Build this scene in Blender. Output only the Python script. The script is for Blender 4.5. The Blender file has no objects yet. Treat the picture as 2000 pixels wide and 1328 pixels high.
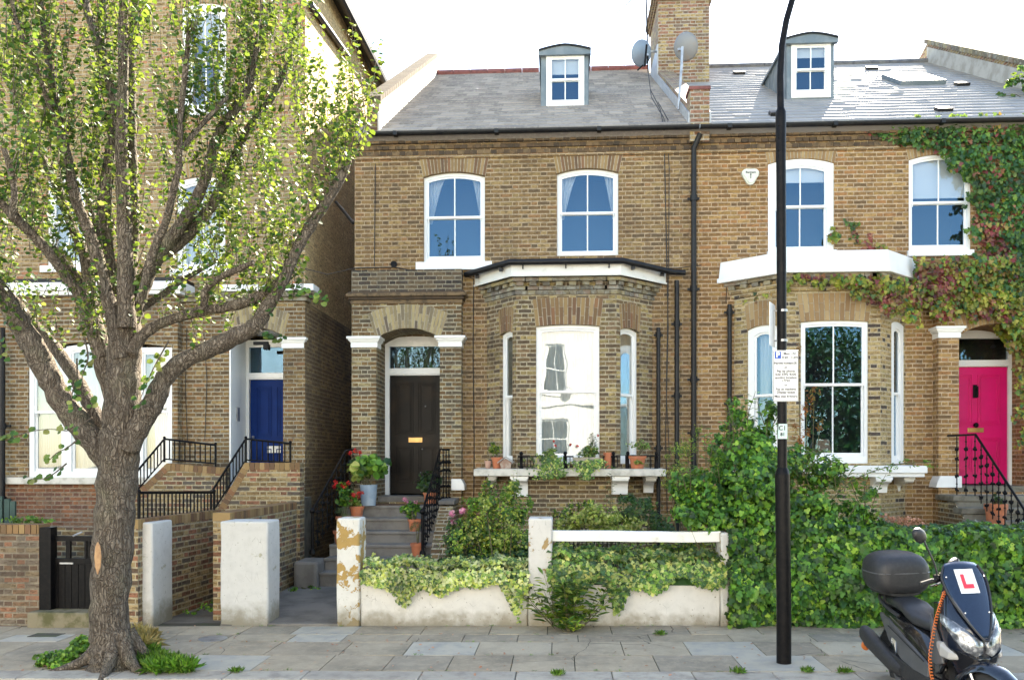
import bpy, bmesh, math, random
import numpy as np
from mathutils import Vector, Matrix
R = math.radians
random.seed(7); rng = np.random.default_rng(7)
scene = bpy.context.scene
COL = scene.collection

# ------------------------------------------------------------------ camera, world, sun, exposure
YAW = R(3.2); FPX = 1625.0; HZ = 900.0; EYE = 2.0
cam_d = bpy.data.cameras.new('camera'); cam = bpy.data.objects.new('camera', cam_d); COL.objects.link(cam)
cam.location = (0, 0, EYE); cam.rotation_euler = (R(90), 0, YAW)
cam_d.sensor_width = 36; cam_d.lens = 36*FPX/2000; cam_d.shift_y = (HZ-664)/2000; cam_d.clip_end = 2000
scene.camera = cam
SUN_EL, SUN_AZ = R(39), R(23)          # elevation; azimuth to the right of +Y
world = bpy.data.worlds.new('World'); scene.world = world; world.use_nodes = True
wn = world.node_tree.nodes; wl = world.node_tree.links
bg = wn['Background']; sky = wn.new('ShaderNodeTexSky'); sky.sky_type = 'NISHITA'; sky.sun_disc = False
sky.sun_elevation = SUN_EL; sky.sun_rotation = SUN_AZ; sky.dust_density = .4; sky.ozone_density = 1.0; sky.air_density = 1.1
wl.new(sky.outputs[0], bg.inputs[0]); bg.inputs[1].default_value = 0.08
sd = bpy.data.lights.new('sun', 'SUN'); sd.energy = 5.0; sd.angle = R(0.6); sd.color = (1, .95, .86)
sun = bpy.data.objects.new('sun', sd); COL.objects.link(sun)
sv = Vector((math.cos(SUN_EL)*math.sin(SUN_AZ), math.cos(SUN_EL)*math.cos(SUN_AZ), math.sin(SUN_EL)))
sun.rotation_euler = sv.to_track_quat('Z', 'Y').to_euler()
scene.view_settings.view_transform = 'Standard'; scene.view_settings.look = 'None'
scene.view_settings.exposure = 3.0; scene.view_settings.gamma = 1
scene.view_settings.use_white_balance = True; scene.view_settings.white_balance_temperature = 7350
scene.cycles.max_bounces = 8; scene.cycles.transparent_max_bounces = 12; scene.cycles.use_denoising = True

# ------------------------------------------------------------------ survey helpers: photo measurements to real positions
_c, _s = math.cos(YAW), math.sin(YAW)
def ray(px, py):
    xx = (px-1000)/FPX; return (_c*xx-_s, _s*xx+_c, (HZ-py)/FPX)
def P(px, py, Y):
    r = ray(px, py); t = Y/r[1]; return Vector((r[0]*t, Y, EYE+r[2]*t))
def PX(px, Y): return P(px, 900, Y).x
def PZ(px, py, Y): return P(px, py, Y).z
SL = 0.012
def G(x): return SL*x
def PGr(px, py, dz=0.0):
    r = ray(px, py); t = (EYE-dz)/-r[2]
    for _ in range(6): t = (EYE-dz-G(r[0]*t))/-r[2]
    return Vector((r[0]*t, r[1]*t, EYE+r[2]*t))
class Fr:
    """upright plane frame: a along the wall, v into the wall, z up"""
    def __init__(s, o, u):
        L = math.hypot(*u); s.o = o; s.u = (u[0]/L, u[1]/L); s.n = (s.u[1], -s.u[0])
    def pt(s, a, v, z): return Vector((s.o[0]+a*s.u[0]-v*s.n[0], s.o[1]+a*s.u[1]-v*s.n[1], z))
    def hit(s, px, py, v=0):
        r = ray(px, py); ox, oy = s.o[0]-v*s.n[0], s.o[1]-v*s.n[1]
        t = (ox*s.n[0]+oy*s.n[1])/(r[0]*s.n[0]+r[1]*s.n[1])
        x, y = r[0]*t-ox, r[1]*t-oy
        return x*s.u[0]+y*s.u[1], EYE+r[2]*t
    def A(s, px, v=0): return s.hit(px, 900, v)[0]
    def Z(s, px, py, v=0): return s.hit(px, py, v)[1]

# ------------------------------------------------------------------ mesh builder
class MB:
    def __init__(s): s.v = []; s.f = []; s.mi = []
    def add(s, vs, fs, mi=0):
        k = len(s.v); s.v += [Vector(p) for p in vs]
        for f in fs: s.f.append([k+i for i in f]); s.mi.append(mi)
        return s
    def hexa(s, p, mi=0):   # p: 4 bottom (ccw seen from above) + 4 top
        return s.add(p, [(3,2,1,0),(4,5,6,7),(0,1,5,4),(1,2,6,5),(2,3,7,6),(3,0,4,7)], mi)
    def box(s, x0, x1, y0, y1, z0, z1, mi=0):
        return s.hexa([(x0,y0,z0),(x1,y0,z0),(x1,y1,z0),(x0,y1,z0),(x0,y0,z1),(x1,y0,z1),(x1,y1,z1),(x0,y1,z1)], mi)
    def fbox(s, fr, a0, a1, v0, v1, z0, z1, mi=0):
        q = [(a0,v0),(a1,v0),(a1,v1),(a0,v1)]
        return s.hexa([fr.pt(a,v,z0) for a,v in q]+[fr.pt(a,v,z1) for a,v in q], mi)
    def prism(s, pts, off, mi=0):
        n = len(pts); a = [Vector(p) for p in pts]; b = [p+Vector(off) for p in a]
        return s.add(a+b, [tuple(range(n))[::-1], tuple(range(n, 2*n))]+[(i,(i+1)%n,n+(i+1)%n,n+i) for i in range(n)], mi)
    def face(s, pts, mi=0): return s.add(pts, [tuple(range(len(pts)))], mi)
    def ring(s, outer, inner, off, mi=0):
        n = len(outer); off = Vector(off)
        o = [Vector(p) for p in outer]; i_ = [Vector(p) for p in inner]
        V = o+i_+[p+off for p in o]+[p+off for p in i_]; F = []
        for k in range(n):
            j = (k+1)%n
            F += [(k,j,n+j,n+k), (2*n+k,3*n+k,3*n+j,2*n+j), (k,2*n+k,2*n+j,j), (n+k,n+j,3*n+j,3*n+k)]
        return s.add(V, F, mi)
    def tube(s, pts, r, n=8, caps=True, mi=0, ns=0.0):
        pts = [Vector(p) for p in pts]; m = len(pts)
        rr = r if isinstance(r, (list, tuple)) else [r]*m
        V = []; ref = None
        for i, p in enumerate(pts):
            d = (pts[min(i+1,m-1)]-pts[max(i-1,0)])
            d = d.normalized() if d.length > 1e-9 else Vector((0,0,1))
            if ref is None:
                ref = d.orthogonal().normalized()
            ref = (ref-d*ref.dot(d)); ref = ref.normalized() if ref.length > 1e-6 else d.orthogonal().normalized()
            b = d.cross(ref)
            for k in range(n):
                t = 2*math.pi*k/n; q = rr[i]*(1+ns*random.uniform(-1,1))
                V.append(p+ref*math.cos(t)*q+b*math.sin(t)*q)
        F = [(i*n+k, i*n+(k+1)%n, (i+1)*n+(k+1)%n, (i+1)*n+k) for i in range(m-1) for k in range(n)]
        if caps: F += [tuple(range(n))[::-1], tuple((m-1)*n+k for k in range(n))]
        return s.add(V, F, mi)
    def lathe(s, c, prof, n=16, mi=0, sx=1, sy=1, M=None):
        V = []; m = len(prof)
        for r, z in prof:
            for k in range(n):
                t = 2*math.pi*k/n; p = Vector((r*math.cos(t)*sx, r*math.sin(t)*sy, z))
                V.append((M@p if M else p)+Vector(c))
        F = [(i*n+k, i*n+(k+1)%n, (i+1)*n+(k+1)%n, (i+1)*n+k) for i in range(m-1) for k in range(n)]
        F += [tuple(range(n))[::-1], tuple((m-1)*n+k for k in range(n))]
        return s.add(V, F, mi)
    def loft(s, secs, caps=True, mi=0):   # secs: list of equal-length closed loops
        n = len(secs[0]); m = len(secs); V = [p for q in secs for p in q]
        F = [(i*n+k, i*n+(k+1)%n, (i+1)*n+(k+1)%n, (i+1)*n+k) for i in range(m-1) for k in range(n)]
        if caps: F += [tuple(range(n))[::-1], tuple((m-1)*n+k for k in range(n))]
        return s.add(V, F, mi)
    def ball(s, c, r, n=10, mi=0):
        r = r if isinstance(r, (list, tuple)) else (r, r, r)
        V = [Vector((c[0], c[1], c[2]-r[2]))]; m = max(4, n//2+1)
        for i in range(1, m):
            t = math.pi*i/m
            for k in range(n):
                u = 2*math.pi*k/n; V.append(Vector((c[0]+r[0]*math.sin(t)*math.cos(u), c[1]+r[1]*math.sin(t)*math.sin(u), c[2]-r[2]*math.cos(t))))
        V.append(Vector((c[0], c[1], c[2]+r[2]))); F = []
        for k in range(n):
            F.append((0, 1+(k+1)%n, 1+k)); F.append((len(V)-1, 1+(m-2)*n+k, 1+(m-2)*n+(k+1)%n))
        for i in range(m-2):
            for k in range(n): F.append((1+i*n+k, 1+i*n+(k+1)%n, 1+(i+1)*n+(k+1)%n, 1+(i+1)*n+k))
        return s.add(V, F, mi)
    def xf(s, M, start=0):
        for i in range(start, len(s.v)): s.v[i] = M@s.v[i]
        return s
    def build(s, name, mats, parent=None, base=None, smooth=None, bevel=0, loc=None):
        if not isinstance(mats, (list, tuple)): mats = [mats]
        me = bpy.data.meshes.new(name)
        b = Vector(base) if base is not None else (Vector(parent['_b']) if parent is not None and '_b' in parent else Vector((0,0,0)))
        bm = bmesh.new(); vs = [bm.verts.new(p-b) for p in s.v]
        for f, mi in zip(s.f, s.mi):
            try: q = bm.faces.new([vs[i] for i in f])
            except ValueError: continue
            q.material_index = mi
        bmesh.ops.recalc_face_normals(bm, faces=bm.faces)
        uv = bm.loops.layers.uv.new('UVMap')
        for f in bm.faces:
            n = f.normal
            if abs(n.z) > .7:
                for l in f.loops: p = l.vert.co+b; l[uv].uv = (p.x, p.y)
            else:
                t = Vector((-n.y, n.x, 0)); t = t.normalized() if t.length > 1e-6 else Vector((1,0,0))
                for l in f.loops: p = l.vert.co+b; l[uv].uv = (p.x*t.x+p.y*t.y, p.z)
        bm.to_mesh(me); bm.free()
        for m in mats: me.materials.append(m)
        if smooth:
            me.polygons.foreach_set('use_smooth', [True]*len(me.polygons)); me.set_sharp_from_angle(angle=R(smooth))
        o = bpy.data.objects.new(name, me); COL.objects.link(o)
        if parent is not None:
            o.parent = parent; o['_b'] = tuple(b)
            if base is not None: o.location = Vector(base)-Vector(parent['_b'])
        else: o.location = b; o['_b'] = tuple(b)
        if bevel:
            md = o.modifiers.new('bevel', 'BEVEL'); md.width = bevel; md.segments = 2; md.limit_method = 'ANGLE'; md.angle_limit = R(50)
        return o
def lbl(o, label=None, cat=None, group=None, kind=None):
    if label: o['label'] = label
    if cat: o['category'] = cat
    if group: o['group'] = group
    if kind: o['kind'] = kind
    return o
def T(name, label, cat, base, group=None, rot=0):
    o = bpy.data.objects.new(name, None); COL.objects.link(o); o.location = base; o['_b'] = tuple(base)
    o.empty_display_size = .1; o.rotation_euler = (0,0,rot)
    return lbl(o, label, cat, group)
def S(mb, name, mats, label, cat, base=None, group=None, **k):
    if base is None:
        xs = [p.x for p in mb.v]; ys = [p.y for p in mb.v]; base = ((min(xs)+max(xs))/2, (min(ys)+max(ys))/2, min(p.z for p in mb.v))
    return lbl(mb.build(name, mats, None, base, **k), label, cat, group)

# fast mesh from numpy: V (N,3), polygons all of size k given as (M,k)
def npmesh(name, V, F, mats, parent=None, base=None, mi=None):
    b = np.array(base if base is not None else (parent['_b'] if parent is not None else (0,0,0)), float)
    me = bpy.data.meshes.new(name); V = (V-b).astype(np.float32); M, k = F.shape
    me.vertices.add(len(V)); me.vertices.foreach_set('co', V.ravel())
    me.loops.add(M*k); me.loops.foreach_set('vertex_index', F.ravel().astype(np.int32))
    me.polygons.add(M); me.polygons.foreach_set('loop_start', (np.arange(M)*k).astype(np.int32))
    for m in (mats if isinstance(mats, (list, tuple)) else [mats]): me.materials.append(m)
    if mi is not None: me.polygons.foreach_set('material_index', mi.astype(np.int32))
    me.update(calc_edges=True); me.validate()
    o = bpy.data.objects.new(name, me); COL.objects.link(o); o['_b'] = tuple(b)
    if parent is not None: o.parent = parent
    else: o.location = b
    return o
# ------------------------------------------------------------------ materials
class NT:
    def __init__(s, name):
        s.m = bpy.data.materials.new(name); s.m.use_nodes = True; s.t = s.m.node_tree; s.t.nodes.clear()
        s.out = s.n('OutputMaterial')
    def n(s, typ, ins=None, **k):
        q = s.t.nodes.new('ShaderNode'+typ)
        for a, v in k.items(): setattr(q, a, v)
        if ins:
            for i, v in ins.items(): s.set(q.inputs[i], v)
        return q
    def set(s, sock, v):
        if hasattr(v, 'is_output') or isinstance(v, bpy.types.NodeSocket): s.t.links.new(v, sock)
        elif isinstance(v, bpy.types.Node): s.t.links.new(v.outputs[0], sock)
        else:
            if sock.type == 'RGBA' and len(v) == 3: v = (*v, 1)
            sock.default_value = v
    def math(s, op, a, b=None, c=None, clamp=False):
        q = s.n('Math', operation=op, use_clamp=clamp); s.set(q.inputs[0], a)
        if b is not None: s.set(q.inputs[1], b)
        if c is not None: s.set(q.inputs[2], c)
        return q.outputs[0]
    def mix(s, f, a, b, bt='MIX'):
        q = s.n('MixRGB', blend_type=bt); s.set(q.inputs[0], f); s.set(q.inputs[1], a); s.set(q.inputs[2], b); return q.outputs[0]
    def noise(s, vec, scale, detail=4, rough=.6, dist=0):
        q = s.n('TexNoise'); s.set(q.inputs['Vector'], vec); q.inputs['Scale'].default_value = scale
        q.inputs['Detail'].default_value = detail; q.inputs['Roughness'].default_value = rough; q.inputs['Distortion'].default_value = dist
        return q.outputs[0]
    def step(s, v, a, b, lo=0., hi=1.):
        q = s.n('MapRange', interpolation_type='SMOOTHSTEP'); s.set(q.inputs[0], v)
        q.inputs[1].default_value = a; q.inputs[2].default_value = b; q.inputs[3].default_value = lo; q.inputs[4].default_value = hi
        return q.outputs[0]
    def ramp(s, v, cols, const=False):
        q = s.n('ValToRGB'); cr = q.color_ramp; cr.interpolation = 'CONSTANT' if const else 'LINEAR'
        n = len(cols)
        for i, c in enumerate(cols):
            pos, col = c if len(c) == 2 else (i/n if const else i/max(1,n-1), c)
            e = cr.elements[i] if i < 2 else cr.elements.new(pos)
            e.position = pos; e.color = (*col, 1)
        s.set(q.inputs[0], v); return q.outputs[0]
    def bsdf(s, col, rough=.6, metal=0, bump=None, bstr=.3, bdist=.01, spec=.5, coat=0, **k):
        q = s.n('BsdfPrincipled'); s.set(q.inputs['Base Color'], col); s.set(q.inputs['Roughness'], rough)
        q.inputs['Metallic'].default_value = metal; q.inputs['Specular IOR Level'].default_value = spec; q.inputs['Coat Weight'].default_value = coat
        if bump is not None:
            b = s.n('Bump', {'Height': bump}); b.inputs['Strength'].default_value = bstr; b.inputs['Distance'].default_value = bdist
            s.t.links.new(b.outputs[0], q.inputs['Normal'])
        return q
    def done(s, sh): s.t.links.new(sh.outputs[0] if isinstance(sh, bpy.types.Node) else sh, s.out.inputs[0]); return s.m

def pm(name, c1, c2=None, scale=6, rough=.6, bump=.15, bscale=60, metal=0, spec=.5, coat=0, lo=.4, hi=.65):
    t = NT(name); co = t.n('TexCoord').outputs['Object']
    col = c1
    if c2: col = t.mix(t.step(t.noise(co, scale, 6), lo, hi), c1, c2)
    bp = t.noise(co, bscale, 4) if bump else None
    return t.done(t.bsdf(col, rough, metal, bp, bump or 0, .006, spec, coat))

def brick_mat(name, pal, mortar, soot=.35, seed=0, mw=.0092, sootc=(.045,.04,.033), stainz=None, header=True, soots=.9, blot=.75):
    t = NT(name); uv = t.n('UVMap').outputs[0]
    nz = t.n('TexNoise'); t.set(nz.inputs['Vector'], uv); nz.inputs['Scale'].default_value = 9; nz.inputs['Detail'].default_value = 3
    off = t.n('VectorMath', operation='SUBTRACT'); t.set(off.inputs[0], nz.outputs['Color']); off.inputs[1].default_value = (.5,.5,.5)
    sc = t.n('VectorMath', operation='SCALE'); t.set(sc.inputs[0], off.outputs[0]); sc.inputs['Scale'].default_value = .014
    ad = t.n('VectorMath', operation='ADD'); t.set(ad.inputs[0], uv); t.set(ad.inputs[1], sc.outputs[0])
    sp = t.n('SeparateXYZ', {0: ad.outputs[0]}); u, v = sp.outputs[0], sp.outputs[1]
    H = .0755; W = .336
    rv = t.math('DIVIDE', v, H); row = t.math('FLOOR', rv); fv = t.math('MULTIPLY', t.math('FRACT', rv), H)
    par = t.math('FLOORED_MODULO', row, 2.0)
    u2 = t.math('DIVIDE', t.math('ADD', t.math('ADD', u, 100.0), t.math('MULTIPLY', par, W/2)), W)
    cell = t.math('FLOOR', u2); fu = t.math('MULTIPLY', t.math('FRACT', u2), W)
    isH = t.math('GREATER_THAN', fu, .224)
    st = t.math('MINIMUM', fu, t.math('ABSOLUTE', t.math('SUBTRACT', .224, fu)))
    hd = t.math('SUBTRACT', W, fu)
    du = t.math('MINIMUM', st, hd)
    dv = t.math('MINIMUM', fv, t.math('SUBTRACT', H, fv))
    d = t.math('MINIMUM', t.math('MULTIPLY', du, 1.7), dv)
    idv = t.n('CombineXYZ', {0: t.math('ADD', t.math('MULTIPLY', cell, 2.0), isH), 1: row, 2: float(seed)})
    wn_ = t.n('TexWhiteNoise', noise_dimensions='3D'); t.set(wn_.inputs['Vector'], idv)
    rnd = t.n('SeparateColor', {0: wn_.outputs['Color']})
    bcol = t.ramp(wn_.outputs['Value'], pal, const=True)
    br = t.math('ADD', t.math('MULTIPLY', rnd.outputs[0], .34), .83)
    hsv = t.n('HueSaturation', {'Value': br, 'Color': bcol})
    inner = t.noise(uv, 55, 5, .7)
    bcol = t.mix(t.step(inner, .48, .75, 0, .45), hsv.outputs[0], (.06,.045,.035))
    mpb = t.n('Mapping', {0: uv}); mpb.inputs['Scale'].default_value = (11,30,1)
    bl = t.math('MULTIPLY', t.step(t.noise(mpb.outputs[0], 1.0, 3, .6), .47, .63, 0, blot), t.step(d, mw+.002, mw+.014))
    bcol = t.mix(bl, bcol, (.075,.045,.022))
    bcol = t.mix(t.step(t.noise(uv, 30, 3), .55, .8, 0, .3), bcol, tuple(min(1, c*1.15) for c in mortar))
    big = t.noise(uv, soots, 6, .65)
    mask = t.step(d, mw-.002, mw+.0055)
    mcol = t.mix(t.step(t.noise(uv, 14, 4), .35, .7), mortar, tuple(c*.55 for c in mortar))
    col = t.mix(mask, mcol, bcol)
    col = t.mix(t.step(big, .45, .75, 0, soot), col, sootc)
    mp = t.n('Mapping', {0: uv}); mp.inputs['Scale'].default_value = (2.6,.3,1)
    col = t.mix(t.step(t.noise(mp.outputs[0], 1.0, 5, .6), .5, .78, 0, soot*.8), col, tuple(c*1.6 for c in sootc))
    tint = t.noise(uv, .45, 3)
    col = t.mix(t.step(tint, .35, .7, 0, .3), col, (1.0,.82,.62), 'MULTIPLY')
    bh = t.math('ADD', mask, t.math('MULTIPLY', inner, .5))
    b = t.bsdf(col, .88, 0, bh, .55, .012, .3)
    return t.done(b)

STOCK = [(.30,.18,.07),(.25,.145,.058),(.32,.205,.08),(.2,.115,.05),(.28,.165,.066),(.23,.135,.056),(.14,.09,.046),(.29,.15,.062),(.34,.22,.09),(.21,.125,.054)]
MORT = (.43,.325,.21)
STOCK = [tuple(c*k for c, k in zip(p, (.90,.93,.97))) for p in STOCK]
M = {}
M['stock'] = brick_mat('stock_brick', STOCK, MORT, .38, 1)
M['stock2'] = brick_mat('stock_brick_warm', [tuple(min(1,c*k) for c, k in zip(p,(1.19,1.08,.95))) for p in STOCK], (.50,.37,.24), .2, 2, blot=.55)
M['sootb'] = brick_mat('blackened_brick', [(.045,.04,.036),(.09,.07,.05),(.15,.11,.065),(.065,.052,.042),(.11,.08,.05)], (.33,.29,.21), .5, 15, mw=.0075)
M['porch'] = brick_mat('stock_brick_sooty', [tuple(c*.86 for c in p) for p in STOCK[:6]]+[(.09,.075,.05),(.14,.11,.06),(.11,.085,.055),(.3,.24,.12)], (.44,.39,.28), .45, 3)
M['baybrick'] = brick_mat('bay_brick', [(.24,.17,.08),(.18,.12,.06),(.3,.23,.1),(.12,.085,.05),(.21,.14,.07),(.1,.075,.05),(.36,.27,.11),(.2,.13,.07)], (.46,.39,.27), .5, 4)
M['baybrick2'] = brick_mat('bay_brick_light', [(.42,.32,.14),(.38,.29,.13),(.46,.36,.17),(.3,.21,.1),(.4,.3,.14),(.06,.05,.045),(.36,.26,.12),(.44,.33,.16)], (.52,.44,.3), .2, 5)
M['redbrick'] = brick_mat('red_brick', [(.24,.095,.05),(.2,.085,.05),(.28,.12,.06),(.15,.07,.05),(.22,.12,.07),(.19,.11,.07)], (.3,.24,.18), .35, 6)
M['basement'] = brick_mat('basement_brick', [(.17,.095,.05),(.14,.085,.05),(.2,.12,.06),(.11,.07,.045),(.22,.14,.07),(.16,.09,.05)], (.3,.24,.17), .45, 7)
M['leftb'] = brick_mat('left_stock_brick', [tuple(c*.97 for c in p) for p in STOCK], (.4,.36,.27), .5, 8)
M['leftup'] = brick_mat('yellow_stock_brick', [(.36,.25,.115),(.32,.22,.10),(.39,.28,.135),(.25,.165,.08),(.36,.23,.12),(.3,.21,.1),(.36,.17,.09),(.34,.24,.12)], (.44,.36,.25), .2, 9, mw=.008)
M['tan'] = brick_mat('tan_side_brick', [(.62,.46,.24),(.58,.43,.22),(.65,.49,.26),(.55,.4,.21)], (.45,.33,.17), .12, 10, mw=.005)
M['wallr'] = brick_mat('red_brown_wall_brick', [(.17,.1,.06),(.13,.08,.055),(.2,.12,.07),(.11,.08,.06),(.18,.13,.08),(.25,.12,.07),(.15,.12,.09),(.2,.15,.09)], (.27,.23,.17), .6, 14)
M['wallb'] = brick_mat('garden_wall_brick', [(.25,.17,.08),(.21,.1,.06),(.13,.09,.065),(.3,.22,.11),(.22,.15,.07),(.1,.085,.07),(.27,.12,.07),(.33,.24,.12)], (.42,.36,.24), .4, 11)
M['sideb'] = brick_mat('dark_side_brick', [(.25,.17,.09),(.2,.135,.075),(.3,.21,.1),(.16,.11,.07)], (.36,.28,.17), .5, 12, mw=.0075)
M['chimb'] = brick_mat('chimney_brick', [(.32,.21,.1),(.28,.14,.08),(.36,.26,.13),(.22,.13,.08),(.3,.15,.1),(.38,.28,.13),(.17,.12,.09)], (.42,.38,.31), .3, 13)

def island_mat(name, cols, rough=.8, trans=0, bump=0, spec=.3, vein=0, nscale=30, dirt=None, dscale=3, const=False):
    t = NT(name); g = t.n('NewGeometry'); r = g.outputs['Random Per Island']
    col = t.ramp(r, cols, const); co = t.n('TexCoord').outputs['Object']
    if dirt: col = t.mix(t.step(t.noise(co, dscale, 7, .7), .4, .72), col, dirt)
    if vein: col = t.mix(t.step(t.noise(co, nscale, 3), .35, .7, 0, vein), col, (.62,.65,.3))
    if const:
        k = t.step(t.noise(co, 2.6, 4, .6), .36, .64, .55, 1.25); hv = t.n('HueSaturation', {'Value': k, 'Color': col}); col = hv.outputs[0]
    b = t.bsdf(col, rough, 0, t.noise(co, nscale*2, 4) if bump else None, bump, .006, spec)
    if trans:
        tr = t.n('BsdfTranslucent', {0: t.mix(.75, col, (1,1,.35), 'MULTIPLY') if False else t.mix(.35, col, (.5,.62,.05))})
        mx = t.n('MixShader', {0: trans}); t.t.links.new(b.outputs[0], mx.inputs[1]); t.t.links.new(tr.outputs[0], mx.inputs[2]); return t.done(mx)
    return t.done(b)
M['vous'] = island_mat('gauged_arch_brick', [(.24,.145,.065),(.15,.085,.05),(.3,.2,.09),(.19,.115,.055),(.09,.065,.045),(.24,.12,.06),(.34,.24,.12)], .88, 0, .4)
M['vousy'] = island_mat('yellow_arch_brick', [(.4,.32,.17),(.34,.26,.13),(.2,.16,.1),(.42,.34,.18),(.13,.1,.075),(.37,.29,.16)], .88, 0, .4)
M['vous2'] = island_mat('warm_arch_brick', [(.34,.22,.1),(.28,.17,.08),(.4,.29,.15),(.24,.145,.07),(.34,.24,.12)], .88, 0, .4)
M['dent'] = island_mat('weathered_cornice_brick', [(.16,.13,.09),(.08,.07,.055),(.24,.19,.1),(.3,.24,.12),(.12,.1,.08),(.22,.15,.1)], .92, 0, .4, dirt=(.3,.29,.24), dscale=9)
M['cope'] = island_mat('weathered_coping_brick', [(.06,.045,.034),(.075,.056,.04),(.045,.036,.028),(.09,.07,.05)], .95, 0, .4, .1, dirt=(.09,.078,.056), dscale=6)
M['mortar'] = pm('mortar', (.4,.35,.26), (.24,.2,.15), 12, .95)
M['slate'] = island_mat('roof_slate', [(.21,.19,.18),(.29,.26,.24),(.17,.155,.15),(.35,.31,.28),(.25,.225,.21),(.19,.17,.165)], .8, 0, 0, .15, nscale=14, dirt=(.34,.31,.27), dscale=16)
M['slate2'] = island_mat('smooth_roof_slate', [(.23,.215,.2),(.26,.24,.22),(.2,.19,.18),(.28,.26,.235)], .42, 0, 0, 1.0, nscale=14)
M['pave'] = island_mat('york_stone_slab', [(.27,.225,.165),(.33,.275,.205),(.24,.2,.15),(.36,.305,.23),(.3,.25,.185),(.255,.225,.18)], .9, 0, .5, .2, nscale=22, dirt=(.17,.14,.1), dscale=2.6)
def paving(name, cols, dirt):
    t = NT(name); g = t.n('NewGeometry'); co = t.n('TexCoord').outputs['Object']
    col = t.ramp(g.outputs['Random Per Island'], cols)
    col = t.mix(t.step(t.noise(co, 1.1, 6, .65), .42, .7, 0, .75), col, dirt)
    col = t.mix(t.step(t.noise(co, 7, 8, .75), .45, .62, 0, .35), col, tuple(min(1,c*1.5) for c in cols[0]))
    col = t.mix(t.step(t.noise(co, 60, 3, .7), .55, .7, 0, .35), col, tuple(c*.5 for c in cols[0]))
    vo = t.n('TexVoronoi'); t.set(vo.inputs['Vector'], co); vo.inputs['Scale'].default_value = 4.2
    sel = t.n('SeparateColor', {0: vo.outputs['Color']})
    col = t.mix(t.math('MULTIPLY', t.step(vo.outputs['Distance'], .05, .075, 1, 0), t.step(sel.outputs[0], .5, .52, 0, .6)), col, (.13,.12,.105))
    col = t.mix(t.math('MULTIPLY', t.step(vo.outputs['Distance'], .035, .05, 1, 0), t.step(sel.outputs[1], .78, .8, 0, .7)), col, (.5,.48,.43))
    cr = t.n('TexVoronoi', feature='DISTANCE_TO_EDGE'); t.set(cr.inputs['Vector'], t.mix(.12, co, t.n('TexNoise', {'Vector': co, 'Scale': 3.}).outputs['Color'])); cr.inputs['Scale'].default_value = .8
    col = t.mix(t.math('MULTIPLY', t.step(cr.outputs[0], .0, .006, 1, 0), t.step(t.noise(co, .9, 2), .5, .56, 0, .8)), col, (.06,.05,.04))
    return t.done(t.bsdf(col, .88, 0, t.noise(co, 45, 5, .7), .6, .006, .2))
M['pave'] = paving('york_stone_slab', [(.33,.27,.19),(.4,.33,.235),(.27,.22,.16),(.44,.37,.27),(.35,.285,.2),(.28,.24,.185)], (.18,.155,.115))
M['pavel'] = island_mat('light_concrete_slab', [(.44,.395,.315),(.4,.36,.285),(.47,.425,.34)], .85, 0, .2, .3, nscale=25, dirt=(.3,.29,.26), dscale=4)
M['kerb'] = island_mat('granite_kerb', [(.4,.36,.29),(.36,.32,.26),(.43,.385,.31)], .85, 0, .3, nscale=60, dirt=(.24,.21,.18), dscale=5)
M['joint'] = pm('paving_joint_dirt', (.07,.06,.045), (.06,.075,.03), 5, .95)
M['asphalt'] = pm('asphalt', (.055,.055,.055), (.08,.078,.072), 2, .9, .4, 120)
M['soil'] = pm('garden_soil', (.05,.036,.024), (.03,.024,.016), 8, .95, .6, 30)
M['white'] = pm('white_gloss_paint', (.80,.80,.78), (.72,.72,.69), 4, .35, .05, 30, lo=.5, hi=.9)
M['whitew'] = pm('weathered_white_paint', (.74,.73,.68), (.45,.42,.34), 6, .6, .2, 40, lo=.55, hi=.85)
M['wstone'] = pm('whitened_stone_shelf', (.6,.57,.5), (.38,.36,.3), 7, .75, .3, 60, lo=.42, hi=.75)
M['black'] = pm('black_gloss_ironwork', (.004,.004,.005), (.009,.008,.008), 20, .4, .2, 60, spec=.12)
M['dents'] = island_mat('soot_stained_eaves_brick', [(.12,.075,.045),(.07,.05,.035),(.17,.105,.055),(.2,.135,.075),(.09,.06,.04)], .92, 0, .4, dirt=(.05,.04,.03), dscale=7)
M['pipe'] = pm('black_painted_pipe', (.007,.007,.009), (.014,.014,.014), 8, .45, .1, 20, spec=.3)
M['lead'] = pm('zinc_cladding', (.13,.165,.185), (.19,.22,.235), 3, .5, .1, 20, metal=.2)
M['leadl'] = pm('lead_flashing', (.42,.43,.44), (.33,.34,.35), 7, .5, .2, 20)
M['concrete'] = pm('grey_painted_step', (.19,.175,.155), (.12,.11,.098), 3, .8, .3, 50)
M['path'] = pm('dark_path_concrete', (.18,.162,.14), (.1,.09,.078), 2.2, .8, .4, 40)
M['stonest'] = pm('worn_stone_step', (.2,.18,.14), (.11,.1,.075), 5, .9, .4, 40)
M['terra'] = pm('terracotta', (.5,.16,.07), (.38,.14,.075), 9, .8, .2, 60)
M['terrap'] = pm('pale_terracotta', (.5,.3,.22), (.38,.22,.16), 9, .85, .2, 60)
M['glaze'] = pm('pale_blue_glaze', (.25,.33,.41), (.33,.4,.46), 5, .25, .02, 30, coat=.4)
M['ltpot'] = pm('pale_stone_trough', (.34,.3,.24), (.24,.24,.16), 7, .85, .3, 60)
M['green'] = pm('dark_green_fence_paint', (.02,.05,.04), (.03,.07,.055), 8, .6)
M['redridge'] = pm('red_ridge_tile', (.22,.075,.065), (.14,.05,.045), 9, .8, .4, 30)
M['greyridge'] = pm('grey_ridge_tile', (.1,.1,.11), (.16,.155,.15), 9, .8, .4, 30)
M['wrender'] = pm('pale_render', (.42,.4,.36), (.3,.28,.24), 3, .85, .3, 40)
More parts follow.
